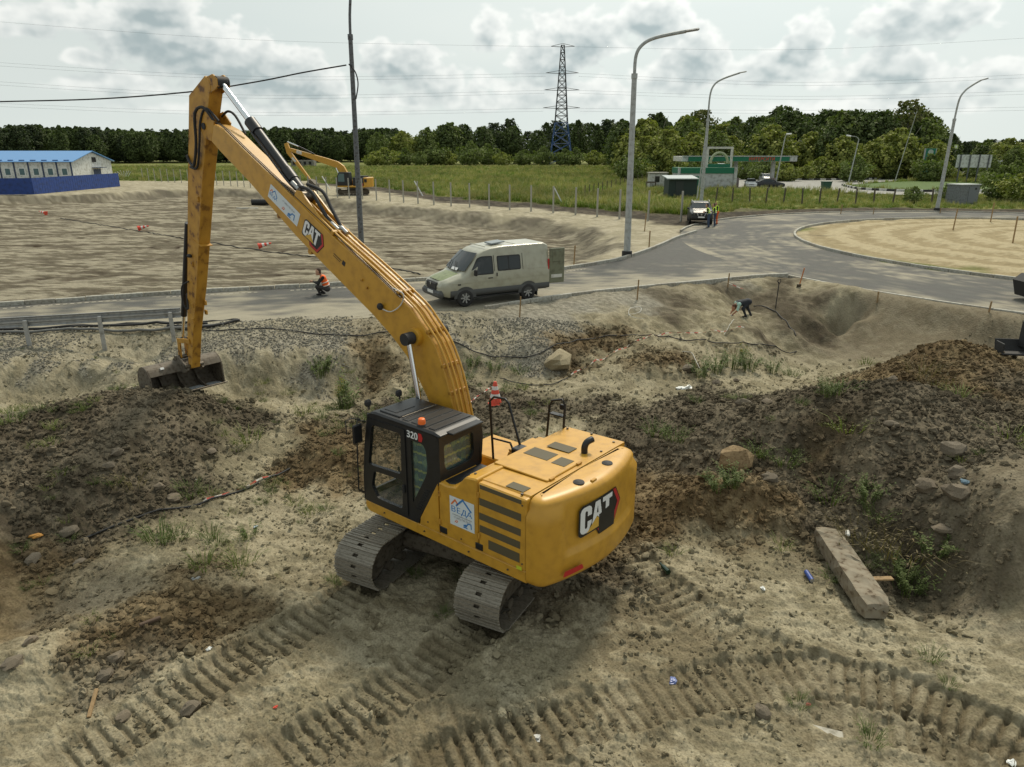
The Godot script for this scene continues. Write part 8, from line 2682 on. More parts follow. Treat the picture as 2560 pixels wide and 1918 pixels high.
func make_plants() -> void:
	var gd := Color(0.06, 0.085, 0.02)
	var gm := Color(0.12, 0.16, 0.04)
	var gy := Color(0.22, 0.22, 0.08)
	var dry := Color(0.2, 0.155, 0.075)
	var protos := [blade_mesh(1, 34, 0.7, 0.55, 0.016, gd, gm, 14), blade_mesh(2, 80, 0.34, 0.5, 0.01, gd, gm, 2), blade_mesh(3, 16, 1.05, 0.38, 0.016, gd, gm, 14, Color(0.55, 0.38, 0.02)), blade_mesh(4, 70, 0.42, 0.8, 0.008, Color(0.12, 0.1, 0.05), dry, 1), blade_mesh(5, 40, 0.3, 0.5, 0.016, gm, gy, 2)]
	var list := [["dark leafy weed clump on the bank behind the stick", 0, -5.77, -20.35, 1.1], ["second leafy weed joined to the bank clump", 0, -5.66, -20.67, 0.9], ["tall goldenrod with yellow flowers in front of the bank", 2, -4.55, -19.01, 1.25], ["goldenrod stems left of the yellow flowers", 2, -4.63, -18.61, 0.95], ["bushy grass at the foot of the goldenrod", 1, -4.7, -18.47, 1.3], ["weeds under the sandy cut face beside the boom", 0, -1.31, -22.2, 0.9], ["weeds at the foot of the cut face beside the boom", 0, -0.58, -22.03, 0.8], ["grass tuft between boom and cone", 1, -1.5, -21.17, 1.4], ["grass tuft near the pale sandstone block", 1, 0.26, -21.73, 1.2], ["green grass left of the excavator boom foot", 1, -3.03, -18.74, 1.2], ["grass tuft left of the cab behind the mirror", 1, -3.78, -17.44, 1.3], ["weed left of the goldenrod", 4, -5.49, -17.56, 1.2], ["grass tuft in the sand right of the dark mound", 4, -6.4, -15.92, 1.6], ["grass tuft on the dark mound", 3, -7.87, -13.33, 1.4], ["green weed at the foot of the dark mound", 1, -6.79, -13.53, 1.3], ["dark weed on the left edge of the mound", 1, -11.22, -14.74, 1.4], ["weed clump left of the sand patch", 1, -6.62, -11.77, 1.5], ["second weed clump on the sand patch", 1, -6.37, -11.87, 1.2], ["weed between the sand patch and tracks", 1, -5.78, -12.01, 1.0], ["weed near the pale blue scrap", 0, -5.02, -12, 0.6], ["low weed in front of the sand tip", 4, -4.83, -11.08, 1.3], ["grass patch beside the hole tip", 4, -5.36, -10.74, 1.2], ["long pit grass at its left end", 0, 5.83, -20.97, 1.1], ["long pit grass behind the bags", 0, 6.59, -21.94, 1.3], ["long pit grass in the middle", 0, 7.22, -22.29, 1.2], ["long pit grass right of the middle", 0, 7.76, -22.32, 1.2], ["pit grass with yellow flowers", 2, 7.77, -23.24, 0.8], ["long pit grass at its right end", 0, 8.81, -22.97, 1.0], ["low pit grass near the pale floor", 1, 9.6, -23.21, 1.4], ["dry stalks standing above the pit grass", 3, 7.68, -23.64, 1.6], ["weed in the pit bottom by the slope", 4, 12.59, -24.2, 1.3], ["weed on the left flank of the spoil ridge", 0, 7.08, -15.1, 0.8], ["tufts at the dip of the spoil ridge", 1, 7.44, -15.23, 1.5], ["grass beside the brown mound", 1, 3.55, -16.25, 1.5], ["grass clump on the ridge behind the handrails", 1, 3.89, -15.61, 1.4], ["fallen green weed beside the boulder", 0, 4.43, -12.96, 0.9], ["green weed draped in front of the boulder", 0, 4.13, -12.89, 0.9], ["weed right of the boulder", 1, 5.84, -13.99, 1.5], ["weed behind the boulder", 1, 5.43, -14.32, 1.4], ["weed on the orange clay bank", 4, 7.12, -13.99, 1.7], ["weed in the gully of the heap", 1, 6.42, -12.85, 1.7], ["weed lower in the gully of the heap", 0, 6.87, -12.35, 0.9], ["green weed above the dry brush", 1, 6.91, -11.97, 1.4], ["dry brush heap at its left", 3, 6.59, -11.74, 1.8], ["dry brush heap in the middle", 3, 6.88, -11.45, 2.0], ["dry brush heap at its right", 3, 7.19, -11.14, 1.9], ["leafy brush lying on the heap foot", 0, 7.39, -10.9, 0.9], ["green plant with white flowers beside the concrete beam", 0, 6.92, -10.66, 1.0], ["second green plant below the dry brush", 0, 6.92, -10.9, 0.9], ["small tuft left of the concrete beam", 1, 5.61, -10.76, 0.8], ["small green tuft on the sand below the heap", 4, 5.05, -11.71, 0.9], ["weed on the right edge of the heap", 4, 9.89, -13.04, 1.7], ["grass on the brown mound at the right", 3, 11.05, -18.21, 1.6], ["dry stem on the brown mound at the right", 3, 10.94, -17.25, 1.5], ["weed between mound and heap", 4, 10.82, -16.18, 1.6]]
	for q in list:
		var o := single("weed", q[0], "weed", protos[q[1]], M.foliage, on_ground(q[2], q[3], 0.02), q[2] * 2.7, "weeds growing on the site")
		o.scale = Vector3.ONE * q[4] * 0.85
	# sparse small grass on the sand
	var spots: Array = []
	for i in 800:
		var d := 7.0 + 14.0 * rng.randf()
		var x := rng.randf_range(-0.8, 0.8) * d
		var y := height(x, -d)
		if not is_near or soil_now[5] > 0.3 or rut_mark > 0.1:
			continue
		var green := t3.get_noise_2d(x * 0.5 + 80.0, -d * 0.5)
		if green < 0.4 - (0.4 if x < 1.0 and d > 10.5 else 0.0):
			continue
		spots.append([Vector3(x, y - 0.01, -d), Vector3.ONE * rng.randf_range(0.25, 0.75), Color(1, 1, 1)])
	scatter("sparse_grass", "sparse low grass sprouting from the sand", "grass", [protos[1], protos[4]], M.foliage, spots)
	# meadow beyond the fence
	var tufts := [blade_mesh(11, 22, 0.8, 0.8, 0.05, Color(0.130, 0.156, 0.039), Color(0.247, 0.260, 0.078)), blade_mesh(12, 18, 0.95, 0.7, 0.045, Color(0.260, 0.240, 0.098), Color(0.442, 0.384, 0.195)), blade_mesh(13, 24, 0.6, 0.9, 0.06, Color(0.104, 0.156, 0.026), Color(0.182, 0.247, 0.046))]
	var meadow: Array = []
	for i in MEADOW:
		var d := 62.0 + 240.0 * pow(rng.randf(), 1.7)
		var x := rng.randf_range(-0.85, 0.85) * d
		soils(x, -d)
		if is_near or soil_now[2] < 0.5:
			continue
		if x > 20.0 and (Geometry2D.is_point_in_polygon(Vector2(x, -d), PackedVector2Array(COURT)) or Geometry2D.is_point_in_polygon(Vector2(x, -d), PackedVector2Array(LAWN))):
			continue
		var s := rng.randf_range(0.6, 1.4) * (0.55 if x > 18.0 and d < 100.0 else 1.0)
		var t := 0.75 + 0.5 * (t1.get_noise_2d(x * 0.12, d * 0.12) + 0.5)
		meadow.append([Vector3(x, plain_height(x, -d), -d), Vector3(s, s * rng.randf_range(0.7, 1.2), s), Color(t, t, t * 0.95)])
	scatter("meadow_grass", "tall rough meadow grass beyond the fence", "grass", tufts, M.foliage, meadow)

# ------------------------------------------------------------------ background buildings and fences
func slab(o: Vector3, size: Vector3) -> MB:
	return MB.new().box(o, size, 0.0)

const COURT := [Vector2(32.14, -115.9), Vector2(35.38, -112.12), Vector2(43, -109.73), Vector2(47.1, -104.18), Vector2(51.95, -98.21), Vector2(60.55, -99.16), Vector2(70.54, -101.11), Vector2(74.88, -107.45), Vector2(64.2, -105.25), Vector2(56.74, -107.45), Vector2(53.61, -114.61), Vector2(56.36, -125.77), Vector2(63.95, -133.9), Vector2(76.6, -147.19), Vector2(94.34, -165.97), Vector2(117.21, -190.17), Vector2(111.49, -160.85), Vector2(141.83, -205.1), Vector2(173.55, -282.44), Vector2(218.09, -385.99), Vector2(177.26, -316.43), Vector2(133.37, -222.54), Vector2(107.95, -190.17), Vector2(81.88, -160.85), Vector2(68.95, -151.48), Vector2(56.63, -153.72), Vector2(48.78, -160.85), Vector2(40.69, -147.19)]
const LAWN := [Vector2(58.08, -127.32), Vector2(54.86, -114.61), Vector2(57.63, -109.15), Vector2(65.52, -107.45), Vector2(71.37, -107.45), Vector2(89.06, -135.65), Vector2(84.63, -139.29), Vector2(81.38, -147.19), Vector2(68.6, -137.45)]

func make_background() -> void:
	var blue := mat(0.012, 0.05, 0.24, 0.5, 0.0, 0.5, 0.2)
	var roof_blue := mat(0.1, 0.26, 0.52, 0.45)
	var frame_blue := mat(0.03, 0.05, 0.1, 0.6)
	var wall := mat(0.62, 0.64, 0.62, 0.7, 0.0, 0.5, 0.2)
	# site cabins
	var ca := thing("site_cabin", "long white site cabin with a light blue pitched roof", "building", Vector3(Vector3(-74.73, 5.61, -126).x, ROAD, -126.0))
	var W := 12.4
	var L := 46.0
	var eave := Vector3(-74.73, 5.61, -126).y - ROAD
	part(ca, "front_wall", slab(Vector3(-L / 2, eave / 2, 0), Vector3(L, eave, 0.15)), wall)
	var gb := MB.new()
	gb.xf = Transform3D(Basis(Vector3(0, 0, -1), Vector3.UP, Vector3(1, 0, 0)), Vector3(0, 0, 0))
	gb.prism(poly([[-0.07, 0], [-0.07, eave], [W / 2, eave + 1.55], [W, eave], [W, 0]]), -0.14, 0.01)
	part(ca, "gable_wall", gb, wall)
	part(ca, "back_wall", slab(Vector3(-L / 2, eave / 2, -W), Vector3(L, eave, 0.15)), wall)
	for s in [0.0, 1.0]:
		var rf := MB.new()
		rf.xf = Transform3D(Basis(Vector3(0, 0, -1), Vector3.UP, Vector3(1, 0, 0)), Vector3.ZERO)
		rf.prism(poly([[-0.5, eave - 0.1], [W / 2, eave + 1.65], [W / 2, eave + 1.75], [-0.5, eave + 0.0]] if s == 0.0 else [[W + 0.5, eave - 0.1], [W / 2, eave + 1.65], [W / 2, eave + 1.75], [W + 0.5, eave]]), -L - 0.4, 0.5)
		var ro := part(ca, "roof", rf, roof_blue)
		if s == 0.0:
			for i in 24:
				part(ro, "snow_guard", slab(Vector3(-0.8 - i * 1.9, eave + 0.22, -0.1), Vector3(0.9, 0.12, 0.12)), blue)
	for i in 14:
		part(ca, "column", slab(Vector3(-0.1 - i * 2.42, eave / 2, 0.1), Vector3(0.24, eave, 0.1)), frame_blue)
		var w := part(ca, "window_frame", slab(Vector3(-1.3 - i * 2.42, 2.35, 0.09), Vector3(1.05, 1.25, 0.08)), M.white)
		part(w, "pane", slab(Vector3(-1.3 - i * 2.42, 2.35, 0.125), Vector3(0.85, 1.05, 0.03)), M.far_glass)
	part(ca, "door", slab(Vector3(0.06, 1.3, -7.4), Vector3(0.12, 2.6, 2.2)), frame_blue)
	part(ca, "door_canopy", slab(Vector3(0.5, 2.9, -7.4), Vector3(1.1, 0.1, 3.0)), frame_blue)
	part(ca, "loft_vent", slab(Vector3(0.05, 4.25, -6.9), Vector3(0.1, 0.8, 1.2)), M.dark)
	part(ca, "plinth", slab(Vector3(-L / 2, 0.35, 0.12), Vector3(L, 0.7, 0.06)), blue)
	# blue sheet fence
	var fp := [Vector2(-110, -97), Vector2(-69.81, -100.02), Vector2(-65.74, -100.99), Vector2(-66.59, -125.05)]
	var fe := thing("sheet_fence", "royal blue corrugated sheet fence in front of the site cabin", "fence", Vector3(fp[2].x, ROAD, fp[2].y))
	for i in 3:
		var a: Vector2 = fp[i]
		var b: Vector2 = fp[i + 1]
		var n := int(a.distance_to(b) / 2.4)
		for k in n:
			var p: Vector2 = a.lerp(b, (k + 0.5) / n) - fp[2]
			var w := a.distance_to(b) / n
			var m := MB.new()
			m.xf = Transform3D(Basis(Vector3.UP, -(b - a).angle()), Vector3(p.x, 0, p.y))
			for e in 8:
				m.box(Vector3((e - 3.5) * w / 8.0, 1.08, 0.012 * (e % 2)), Vector3(w / 8.0 + 0.001, 2.16, 0.02))
			part(fe, "fence_sheet", m, blue)
	# stored goods behind it
	var tarp := mat(0.03, 0.22, 0.5, 0.6)
	var q := thing("covered_stack", "stack of goods under a bright blue tarpaulin behind the fence", "stack", flat_at(-84.68, -131.28, ROAD))
	part(q, "tarpaulin", MB.new().box(Vector3(0, 1.9, 0), Vector3(4.4, 1.1, 2.0), 0.3), tarp)
	part(q, "pallet_load", MB.new().box(Vector3(-0.5, 0.7, 0), Vector3(3.6, 1.4, 1.8), 0.03), M.white_dusty)
	q = thing("waste_skip", "dark green skip with white sheets piled behind the blue fence", "skip", flat_at(-81.41, -134.63, ROAD))
	part(q, "skip_body", MB.new().prism(poly([[-2.0, 0.0], [1.6, 0.0], [2.6, 1.9], [-2.2, 1.9]]), -1.0, 1.0, 0.03), mat(0.02, 0.045, 0.03, 0.6))
	part(q, "white_sheets", MB.new().box(Vector3(-0.5, 2.15, 0), Vector3(2.6, 0.5, 1.6), 0.05), M.white)
	single("crate", "tan wooden crate standing behind the skip", "crate", MB.new().box(Vector3(0, 1.8, 0), Vector3(1.2, 3.4, 1.2), 0.03), mat(0.4, 0.27, 0.13, 0.8), flat_at(-87.73, -141.86, ROAD))
	q = thing("pallet_heap", "heap of broken pallets beside the end of the blue fence", "pallets", flat_at(-88.58, -169.03, ROAD))
	for i in 7:
		part(q, "plank", MB.new().box(Vector3((i - 3) * 0.4, 0.4 + 0.1 * (i % 3), 0.1 * i), Vector3(0.15, 2.2, 0.08), 0.0, Basis.from_euler(Vector3(0.5, 0.3 * i, 0.7 - 0.2 * i))), M.white_dusty)
	# mesh fence posts between haul track and meadow
	var post := mat(0.33, 0.32, 0.28, 0.85)
	var line := resample([Vector2(-75, -150), Vector2(-47, -125), Vector2(-25.5, -97.5), Vector2(-15.5, -87.5), Vector2(-8.1, -80.0), Vector2(4.7, -69.0), Vector2(10.1, -62.8), Vector2(14.2, -61.0)], 2.75)
	for i in line.size():
		var p: Vector2 = line[i]
		single("fence_post", ordinal(i + 1) + " concrete fence post from the left between haul track and meadow", "post", MB.new().box(Vector3(0, 1.1, 0), Vector3(0.13, 2.7, 0.13), 0.01), post, Vector3(p.x, ROAD, p.y), 0.5, "fence posts between haul track and meadow")
	for k in [["white brace leaning on a fence post behind the far excavator", -28.95, -116.73], ["white brace leaning on a fence post in the middle of the row", -11.83, -97.23], ["white brace leaning on a fence post left of the tall lamp post", 5.65, -80.66]]:
		single("brace", k[0], "brace", MB.new().box(Vector3(-0.5, 0.9, 0), Vector3(0.12, 2.3, 0.12), 0.0, Basis(Vector3(0, 0, 1), 0.5)), M.white, flat_at(k[1], k[2], ROAD), 0.0, "white braces")
	# old timber fence before the lawn
	var old := mat(0.09, 0.075, 0.055, 0.9)
	var count := 0
	for x in [[23.42, -83.92], [25.06, -83.25], [27.01, -83.25], [28.7, -82.58], [30.45, -81.93], [32.47, -81.93], [34.45, -81.93], [36.46, -81.93], [38.19, -81.29], [39.88, -80.66], [42.05, -80.66], [46.64, -81.29]]:
		count += 1
		single("timber_post", ordinal(count) + " dark timber post from the left in the row before the lawn", "post", MB.new().box(Vector3(0, 0.85, 0), Vector3(0.13, 1.9, 0.13), 0.0, Basis(Vector3(0, 0, 1), 0.06 * sin(x[0]))), old, Vector3(x[0], ROAD - 0.1, x[1]), 0.0, "timber posts before the lawn")
	count = 0
	for x in [[9.23, -92.91], [10.05, -95.46], [10.92, -98.15], [11.84, -100.99], [12.81, -104], [13.84, -107.19], [14.93, -110.58], [16.09, -114.19], [17.33, -118.04], [18.66, -122.15], [20.08, -126.55], [21.6, -131.28], [23.24, -136.37], [25.01, -141.86], [26.93, -147.81]]:
		count += 1
		single("timber_post", ordinal(count) + " thin paling fence post from the left beside the small huts", "post", MB.new().box(Vector3(0, 0.8, 0), Vector3(0.1, 1.7, 0.1)), old, Vector3(x[0], ROAD - 0.1, x[1]), 0.0, "posts of the paling fence by the huts")
	make_station()
	make_pylon()
	make_right_side()

func station_lamp(label: String, base: Vector3, high: float, arms: Array, lean := 0.0, material: Material = null) -> void:
	var o := thing("station_lamp", label, "lamp post", base, 0.0, "lamps of the fuel station")
	var top := Vector3(lean * high, high, 0)
	part(o, "shaft", MB.new().tube([Vector3.ZERO, top], [0.13, 0.08], 8), material if material else M.pole_pale)
	for a in arms:
		var e: Vector3 = top + Vector3(a * 1.5, 0.55, 0)
		part(o, "arm", MB.new().tube(smooth_line([top, top + Vector3(a * 0.5, 0.4, 0), e], 4), 0.05, 6), M.pole_pale)
		part(o, "lamp_head", MB.new().box(e + Vector3(a * 0.3, 0.02, 0), Vector3(0.8, 0.24, 0.35), 0.08, Basis(Vector3(0, 0, 1), 0.2 * a)), M.white)

func make_station() -> void:
	var green := mat(0.0, 0.14, 0.07, 0.45)
	var pale := mat(0.5, 0.52, 0.52, 0.6, 0.0, 0.5, 0.2)
	var base := ROAD + 0.1
	# forecourt
	var court := COURT
	var m := MB.new()
	var ids := Geometry2D.triangulate_polygon(PackedVector2Array(court))
	for i in range(0, ids.size(), 3):
		var a: Vector2 = court[ids[i]]
		var b: Vector2 = court[ids[i + 1]]
		var c: Vector2 = court[ids[i + 2]]
		if (b - a).cross(c - a) > 0.0:
			var t := b
			b = c
			c = t
		m.tri(Vector3(a.x, base, a.y), Vector3(b.x, base, b.y), Vector3(c.x, base, c.y))
	struct("forecourt", m, mat(0.3, 0.295, 0.27, 0.9, 0.0, 0.5, 0.15), "pale asphalt forecourt and access road of the fuel station")
	var lawn := LAWN
	m = MB.new()
	ids = Geometry2D.triangulate_polygon(PackedVector2Array(lawn))
	for i in range(0, ids.size(), 3):
		var a: Vector2 = lawn[ids[i]]
		var b: Vector2 = lawn[ids[i + 1]]
		var c: Vector2 = lawn[ids[i + 2]]
		if (b - a).cross(c - a) > 0.0:
			var t := b
			b = c
			c = t
		m.tri(Vector3(a.x, base + 0.01, a.y), Vector3(b.x, base + 0.01, b.y), Vector3(c.x, base + 0.01, c.y))
	struct("lawn", m, mat(0.075, 0.13, 0.018, 0.95, 0.0, 0.5, 0.2), "bright mown lawn beside the access road")
	# striped kerbs
	for k in [["striped_kerb", [Vector2(56.43, -125.77), Vector2(53.32, -113.98), Vector2(54.38, -108.58), Vector2(57.61, -105.79), Vector2(63.06, -105.25), Vector2(69.49, -106.34)], "black and white striped kerb along the lawn"], ["striped_kerb", [Vector2(56.21, -154.86), Vector2(61.94, -150.38), Vector2(68.95, -151.48), Vector2(74.96, -153.72), Vector2(85.58, -164.66), Vector2(102.21, -183.49), Vector2(120.78, -205.1)], "black and white striped kerb behind the forecourt"]]:
		var root := Node3D.new()
		root.name = numbered(k[0])
		add_child(root)
		root.set_meta("kind", "structure")
		root.set_meta("label", k[2])
		var pts := resample(k[1], 1.15)
		var block := MB.new().box(Vector3(0, 0.15, 0), Vector3(1.13, 0.34, 0.3)).mesh()
		for i in pts.size() - 1:
			var p: Vector2 = (pts[i] + pts[i + 1]) * 0.5
			var o := part(root, "kerb_block", block, M.white_dusty if i % 2 else M.rubber, Vector3(p.x, base, p.y))
			o.rotation.y = -(pts[i + 1] - pts[i]).angle()
	# canopy
	var c0 := Vector3(26.74, 6.5, -117)
	var c1 := Vector3(44.8, 5.72, -117)
	var mid := (c0 + c1) * 0.5
	var wide := c1.x - c0.x
	var high := c0.y - c1.y
	var can := thing("fuel_canopy", "long green and white fuel station canopy on grey pillars", "canopy", Vector3(mid.x, base, -117))
	var cy := mid.y - base
	part(can, "canopy_deck", MB.new().box(Vector3(0, cy, -3.2), Vector3(wide, high, 6.6), 0.03), M.white_dusty)
	var fas := part(can, "fascia", MB.new().box(Vector3(-0.15, cy, 0.15), Vector3(wide - 2.2, high * 0.86, 0.12)), green)
	part(can, "end_panel", MB.new().box(Vector3(wide / 2 - 0.6, cy, 0.14), Vector3(1.1, high * 0.9, 0.12)), pale)
	part(can, "end_panel", MB.new().box(Vector3(-wide / 2 + 0.45, cy, 0.14), Vector3(0.9, high * 0.9, 0.12)), pale)
	part(can, "top_edge", MB.new().box(Vector3(0, cy + high * 0.52, 0.1), Vector3(wide, 0.12, 0.4)), pale)
	lettering(fas, "ИНТЕРСИТИ", 0.5, Vector3(wide * 0.19, cy, 0.21), Vector3.RIGHT, Vector3.UP, mat(0.5, 0.05, 0.03, 0.5), 0.02, true, 1.0)
	for x in [Vector3(35.99, 5.72, -117).x, Vector3(42.03, 5.72, -117).x]:
		part(can, "pillar", MB.new().box(Vector3(x - mid.x, (cy - high / 2) / 2, -2.5), Vector3(0.55, cy - high / 2, 0.55), 0.05), pale)
		part(can, "pump", MB.new().box(Vector3(x - mid.x, 0.75, -1.6), Vector3(0.9, 1.5, 0.6), 0.08), mat(0.25, 0.2, 0.19, 0.5))
	# kiosk with its sign frame
	var k0 := Vector3(25.59, 4.89, -113)
	var k1 := Vector3(33.9, 2.07, -113)
	var ki := thing("kiosk_building", "low pale fuel station kiosk with green band and roof frame", "building", Vector3((k0.x + k1.x) / 2, base, -113))
	var kw := k1.x - k0.x
	var kh := k0.y - base
	part(ki, "wall", MB.new().box(Vector3(0, kh * 0.37, -2.5), Vector3(kw, kh * 0.74, 5.0)), pale)
	part(ki, "green_band", MB.new().box(Vector3(0, kh * 0.86, -2.5), Vector3(kw + 0.2, kh * 0.26, 5.2)), green)
	part(ki, "corner_post", MB.new().box(Vector3(kw / 2 + 0.2, kh * 0.5, 0.1), Vector3(0.45, kh, 0.3)), pale)
	part(ki, "corner_post", MB.new().box(Vector3(-kw / 2 - 0.1, kh * 0.5, 0.1), Vector3(0.35, kh, 0.3)), pale)
	part(ki, "door", MB.new().box(Vector3(-kw * 0.24, kh * 0.3, 0.04), Vector3(2.2, kh * 0.6, 0.08)), green)
	part(ki, "roof_unit", MB.new().box(Vector3(kw * 0.3, kh + 0.3, -1.5), Vector3(0.9, 0.6, 0.8), 0.05), M.white)
	var s0 := Vector3(29.73, 7.91, -114)
	var s1 := Vector3(33.73, 4.99, -114)
	var fx0 := s0.x - ki.position.x
	var fx1 := s1.x - ki.position.x
	var fy1 := s0.y - base
	var fr := MB.new()
	fr.box(Vector3(fx0 + 0.15, (kh + fy1) / 2, -1.0), Vector3(0.3, fy1 - kh, 0.4))
	fr.box(Vector3(fx1 - 0.15, (kh + fy1) / 2, -1.0), Vector3(0.3, fy1 - kh, 0.4))
	fr.box(Vector3((fx0 + fx1) / 2, fy1 - 0.15, -1.0), Vector3(fx1 - fx0, 0.3, 0.41))
	part(ki, "sign_frame", fr, M.white_dusty)
	var arch: Array = []
	for i in 13:
		var a := PI * i / 12.0
		arch.append(Vector3((fx0 + fx1) / 2 + cos(a) * (fx1 - fx0) * 0.33, fy1 - 2.4 + sin(a) * 1.55, -1.0))
	part(ki, "sign_arch", MB.new().tube(arch, 0.2, 6), mat(0.35, 0.4, 0.25, 0.5))
	part(ki, "sign_base", MB.new().box(Vector3((fx0 + fx1) / 2, fy1 - 2.75, -1.0), Vector3(fx1 - fx0 - 0.6, 0.5, 0.5)), green)
	var pf := thing("pipe_frame", "thin grey pipe frame left of the canopy", "frame", flat_at(41.98, -208.88, base))
	part(pf, "upright", MB.new().box(Vector3(0, 2.6, 0), Vector3(0.3, 5.2, 0.3)), M.white_dusty)
	part(pf, "crossbar", MB.new().box(Vector3(3.3, 5.1, 0), Vector3(6.6, 0.28, 0.28)), M.white_dusty)
	# small things round the station
	var toi := thing("portable_toilet", "bright blue portable toilet with white roof beside the kiosk", "toilet", flat_at(35.25, -119.38, base))
	part(toi, "cabin", MB.new().box(Vector3(0, 1.05, 0), Vector3(1.12, 2.1, 1.1), 0.05), mat(0.01, 0.11, 0.5, 0.5))
	part(toi, "roof", MB.new().box(Vector3(0, 2.2, 0), Vector3(1.2, 0.22, 1.2), 0.1), M.white)
	part(toi, "door", MB.new().box(Vector3(0, 1.0, 0.57), Vector3(0.7, 1.8, 0.04), 0.01), mat(0.01, 0.13, 0.55, 0.5))
	var tk := thing("gas_tank", "grey horizontal gas tank behind the pump pillar", "tank", flat_at(52.43, -166.38, base))
	var tm := MB.new()
	tm.tube([Vector3(-2.6, 1.6, 0), Vector3(-2.3, 1.6, 0), Vector3(2.3, 1.6, 0), Vector3(2.6, 1.6, 0)], [0.4, 0.75, 0.75, 0.4], 14)
	part(tk, "tank_shell", tm, M.white_dusty)
	part(tk, "saddle", MB.new().box(Vector3(-1.4, 0.5, 0), Vector3(0.3, 1.0, 1.2)), pale)
	part(tk, "saddle", MB.new().box(Vector3(1.4, 0.5, 0), Vector3(0.3, 1.0, 1.2)), pale)
	part(tk, "valve", MB.new().box(Vector3(0.4, 2.6, 0), Vector3(0.5, 0.7, 0.4), 0.1), pale)
	var sd := thing("shed", "dark green metal shed with pale sloping roof before the kiosk", "shed", flat_at(21.94, -94.59, ROAD))
	part(sd, "wall", MB.new().box(Vector3(0, 1.15, -1.5), Vector3(3.6, 2.3, 3.0)), mat(0.012, 0.028, 0.024, 0.6))
	part(sd, "roof", MB.new().box(Vector3(-0.1, 2.42, -1.4), Vector3(4.0, 0.12, 3.7), 0.0, Basis(Vector3.RIGHT, 0.08)), mat(0.28, 0.33, 0.34, 0.5))
	part(sd, "side_panel", MB.new().box(Vector3(1.85, 1.2, -1.5), Vector3(0.1, 2.2, 2.9)), mat(0.01, 0.07, 0.045, 0.6))
	part(sd, "door", MB.new().box(Vector3(-0.4, 1.0, 0.03), Vector3(1.0, 1.9, 0.06)), mat(0.02, 0.03, 0.028, 0.5))
	var hu := thing("hut", "small white hut with dark window left of the green shed", "hut", flat_at(22.92, -115.44, ROAD))
	part(hu, "wall", MB.new().box(Vector3(0, 1.15, -1.0), Vector3(2.7, 2.4, 2.0)), wall_white())
	part(hu, "roof", MB.new().box(Vector3(0, 2.45, -1.0), Vector3(3.0, 0.14, 2.3)), mat(0.3, 0.29, 0.25, 0.7))
	part(hu, "window", MB.new().box(Vector3(-0.2, 1.5, 0.02), Vector3(0.7, 0.9, 0.06)), M.dark_glass)
	var bn := thing("bench_shelter", "small dark slatted bench in front of the white hut", "bench", flat_at(21.56, -114.19, ROAD))
	for i in 5:
		part(bn, "slat", MB.new().box(Vector3(0, 1.0 + 0.04 * i, 0.2 - 0.2 * i), Vector3(1.5, 0.05, 0.15)), M.bark)
	for s in [-0.7, 0.7]:
		part(bn, "leg", MB.new().box(Vector3(s, 0.5, 0), Vector3(0.1, 1.0, 0.5)), M.bark)
	make_car("car", "white saloon car parked on the forecourt facing the road", flat_at(37.98, -117.21, base + 0.02), deg_to_rad(255), mat(0.7, 0.71, 0.71, 0.3), false, "cars at the fuel station")
	make_car("car", "black saloon car seen from the side on the forecourt", flat_at(40.46, -115.9, base + 0.02), deg_to_rad(-8), mat(0.02, 0.021, 0.023, 0.25), false, "cars at the fuel station")
	make_car("car", "grey off-road car at the pumps behind the black saloon", flat_at(46.67, -135.65, base + 0.02), deg_to_rad(262), mat(0.2, 0.21, 0.22, 0.3), true, "cars at the fuel station")
	make_car("off_road_car", "dark off-road car parked on the sand with people beside it", flat_at(15.49, -59.98, ROAD), deg_to_rad(259), mat(0.018, 0.022, 0.021, 0.35), true)
	var bin := thing("waste_bin", "green waste container on the forecourt", "bin", flat_at(46.82, -109.73, base))
	part(bin, "bin_body", MB.new().prism(poly([[-0.5, 0], [0.5, 0], [0.65, 1.2], [-0.65, 1.2]]), -0.5, 0.5, 0.03), mat(0.01, 0.06, 0.035, 0.5))
	part(bin, "bin_lid", MB.new().box(Vector3(0, 1.25, 0), Vector3(1.4, 0.1, 1.1), 0.03), mat(0.01, 0.05, 0.03, 0.5))
	for q in [["lamp post with one head left of the canopy", 41.33, -217.4, 5.9, [1.0], 0.0], ["lamp post rising behind the canopy's left end", 44.93, -180.53, 7.0, [1.0], 0.02], ["lamp post with green foot before the pumps", 41.2, -115.44, 7.6, [0.3], 0.1], ["double-headed lamp post behind the pumps", 63.51, -169.03, 7.4, [-1.0, 1.0], 0.05], ["leaning lamp post beside the striped kerb", 58.44, -128.09, 7.6, [-1.0], 0.1], ["lamp post behind the striped kerb at the bushes", 96.11, -186.88, 7.5, [1.0], 0.06], ["lamp post at the access road by the price sign", 204.27, -366.29, 6.5, [1.0], 0.0], ["lamp post behind the billboard", 166.61, -272.97, 8.0, [1.0], 0.05]]:
		station_lamp(q[0], flat_at(q[1], q[2], ROAD), q[3], q[4], q[5])
	for q in [["slender bare mast between canopy and wood", 66.61, -180.53, 15.5, 0.06], ["slender leaning mast before the dark trees", 74.63, -143.79, 13.0, 0.16], ["thin post beside the dark car's lamp post", 22.46, -88.94, 9.5, 0.06]]:
		single("mast", q[0], "mast", MB.new().tube([Vector3.ZERO, Vector3(q[3] * q[4], q[3], 0)], [0.09, 0.04], 7), M.pole_pale, flat_at(q[1], q[2], ROAD), 0.0, "slender masts")

func wall_white() -> StandardMaterial3D:
	return mat(0.52, 0.53, 0.5, 0.7, 0.0, 0.5, 0.3)

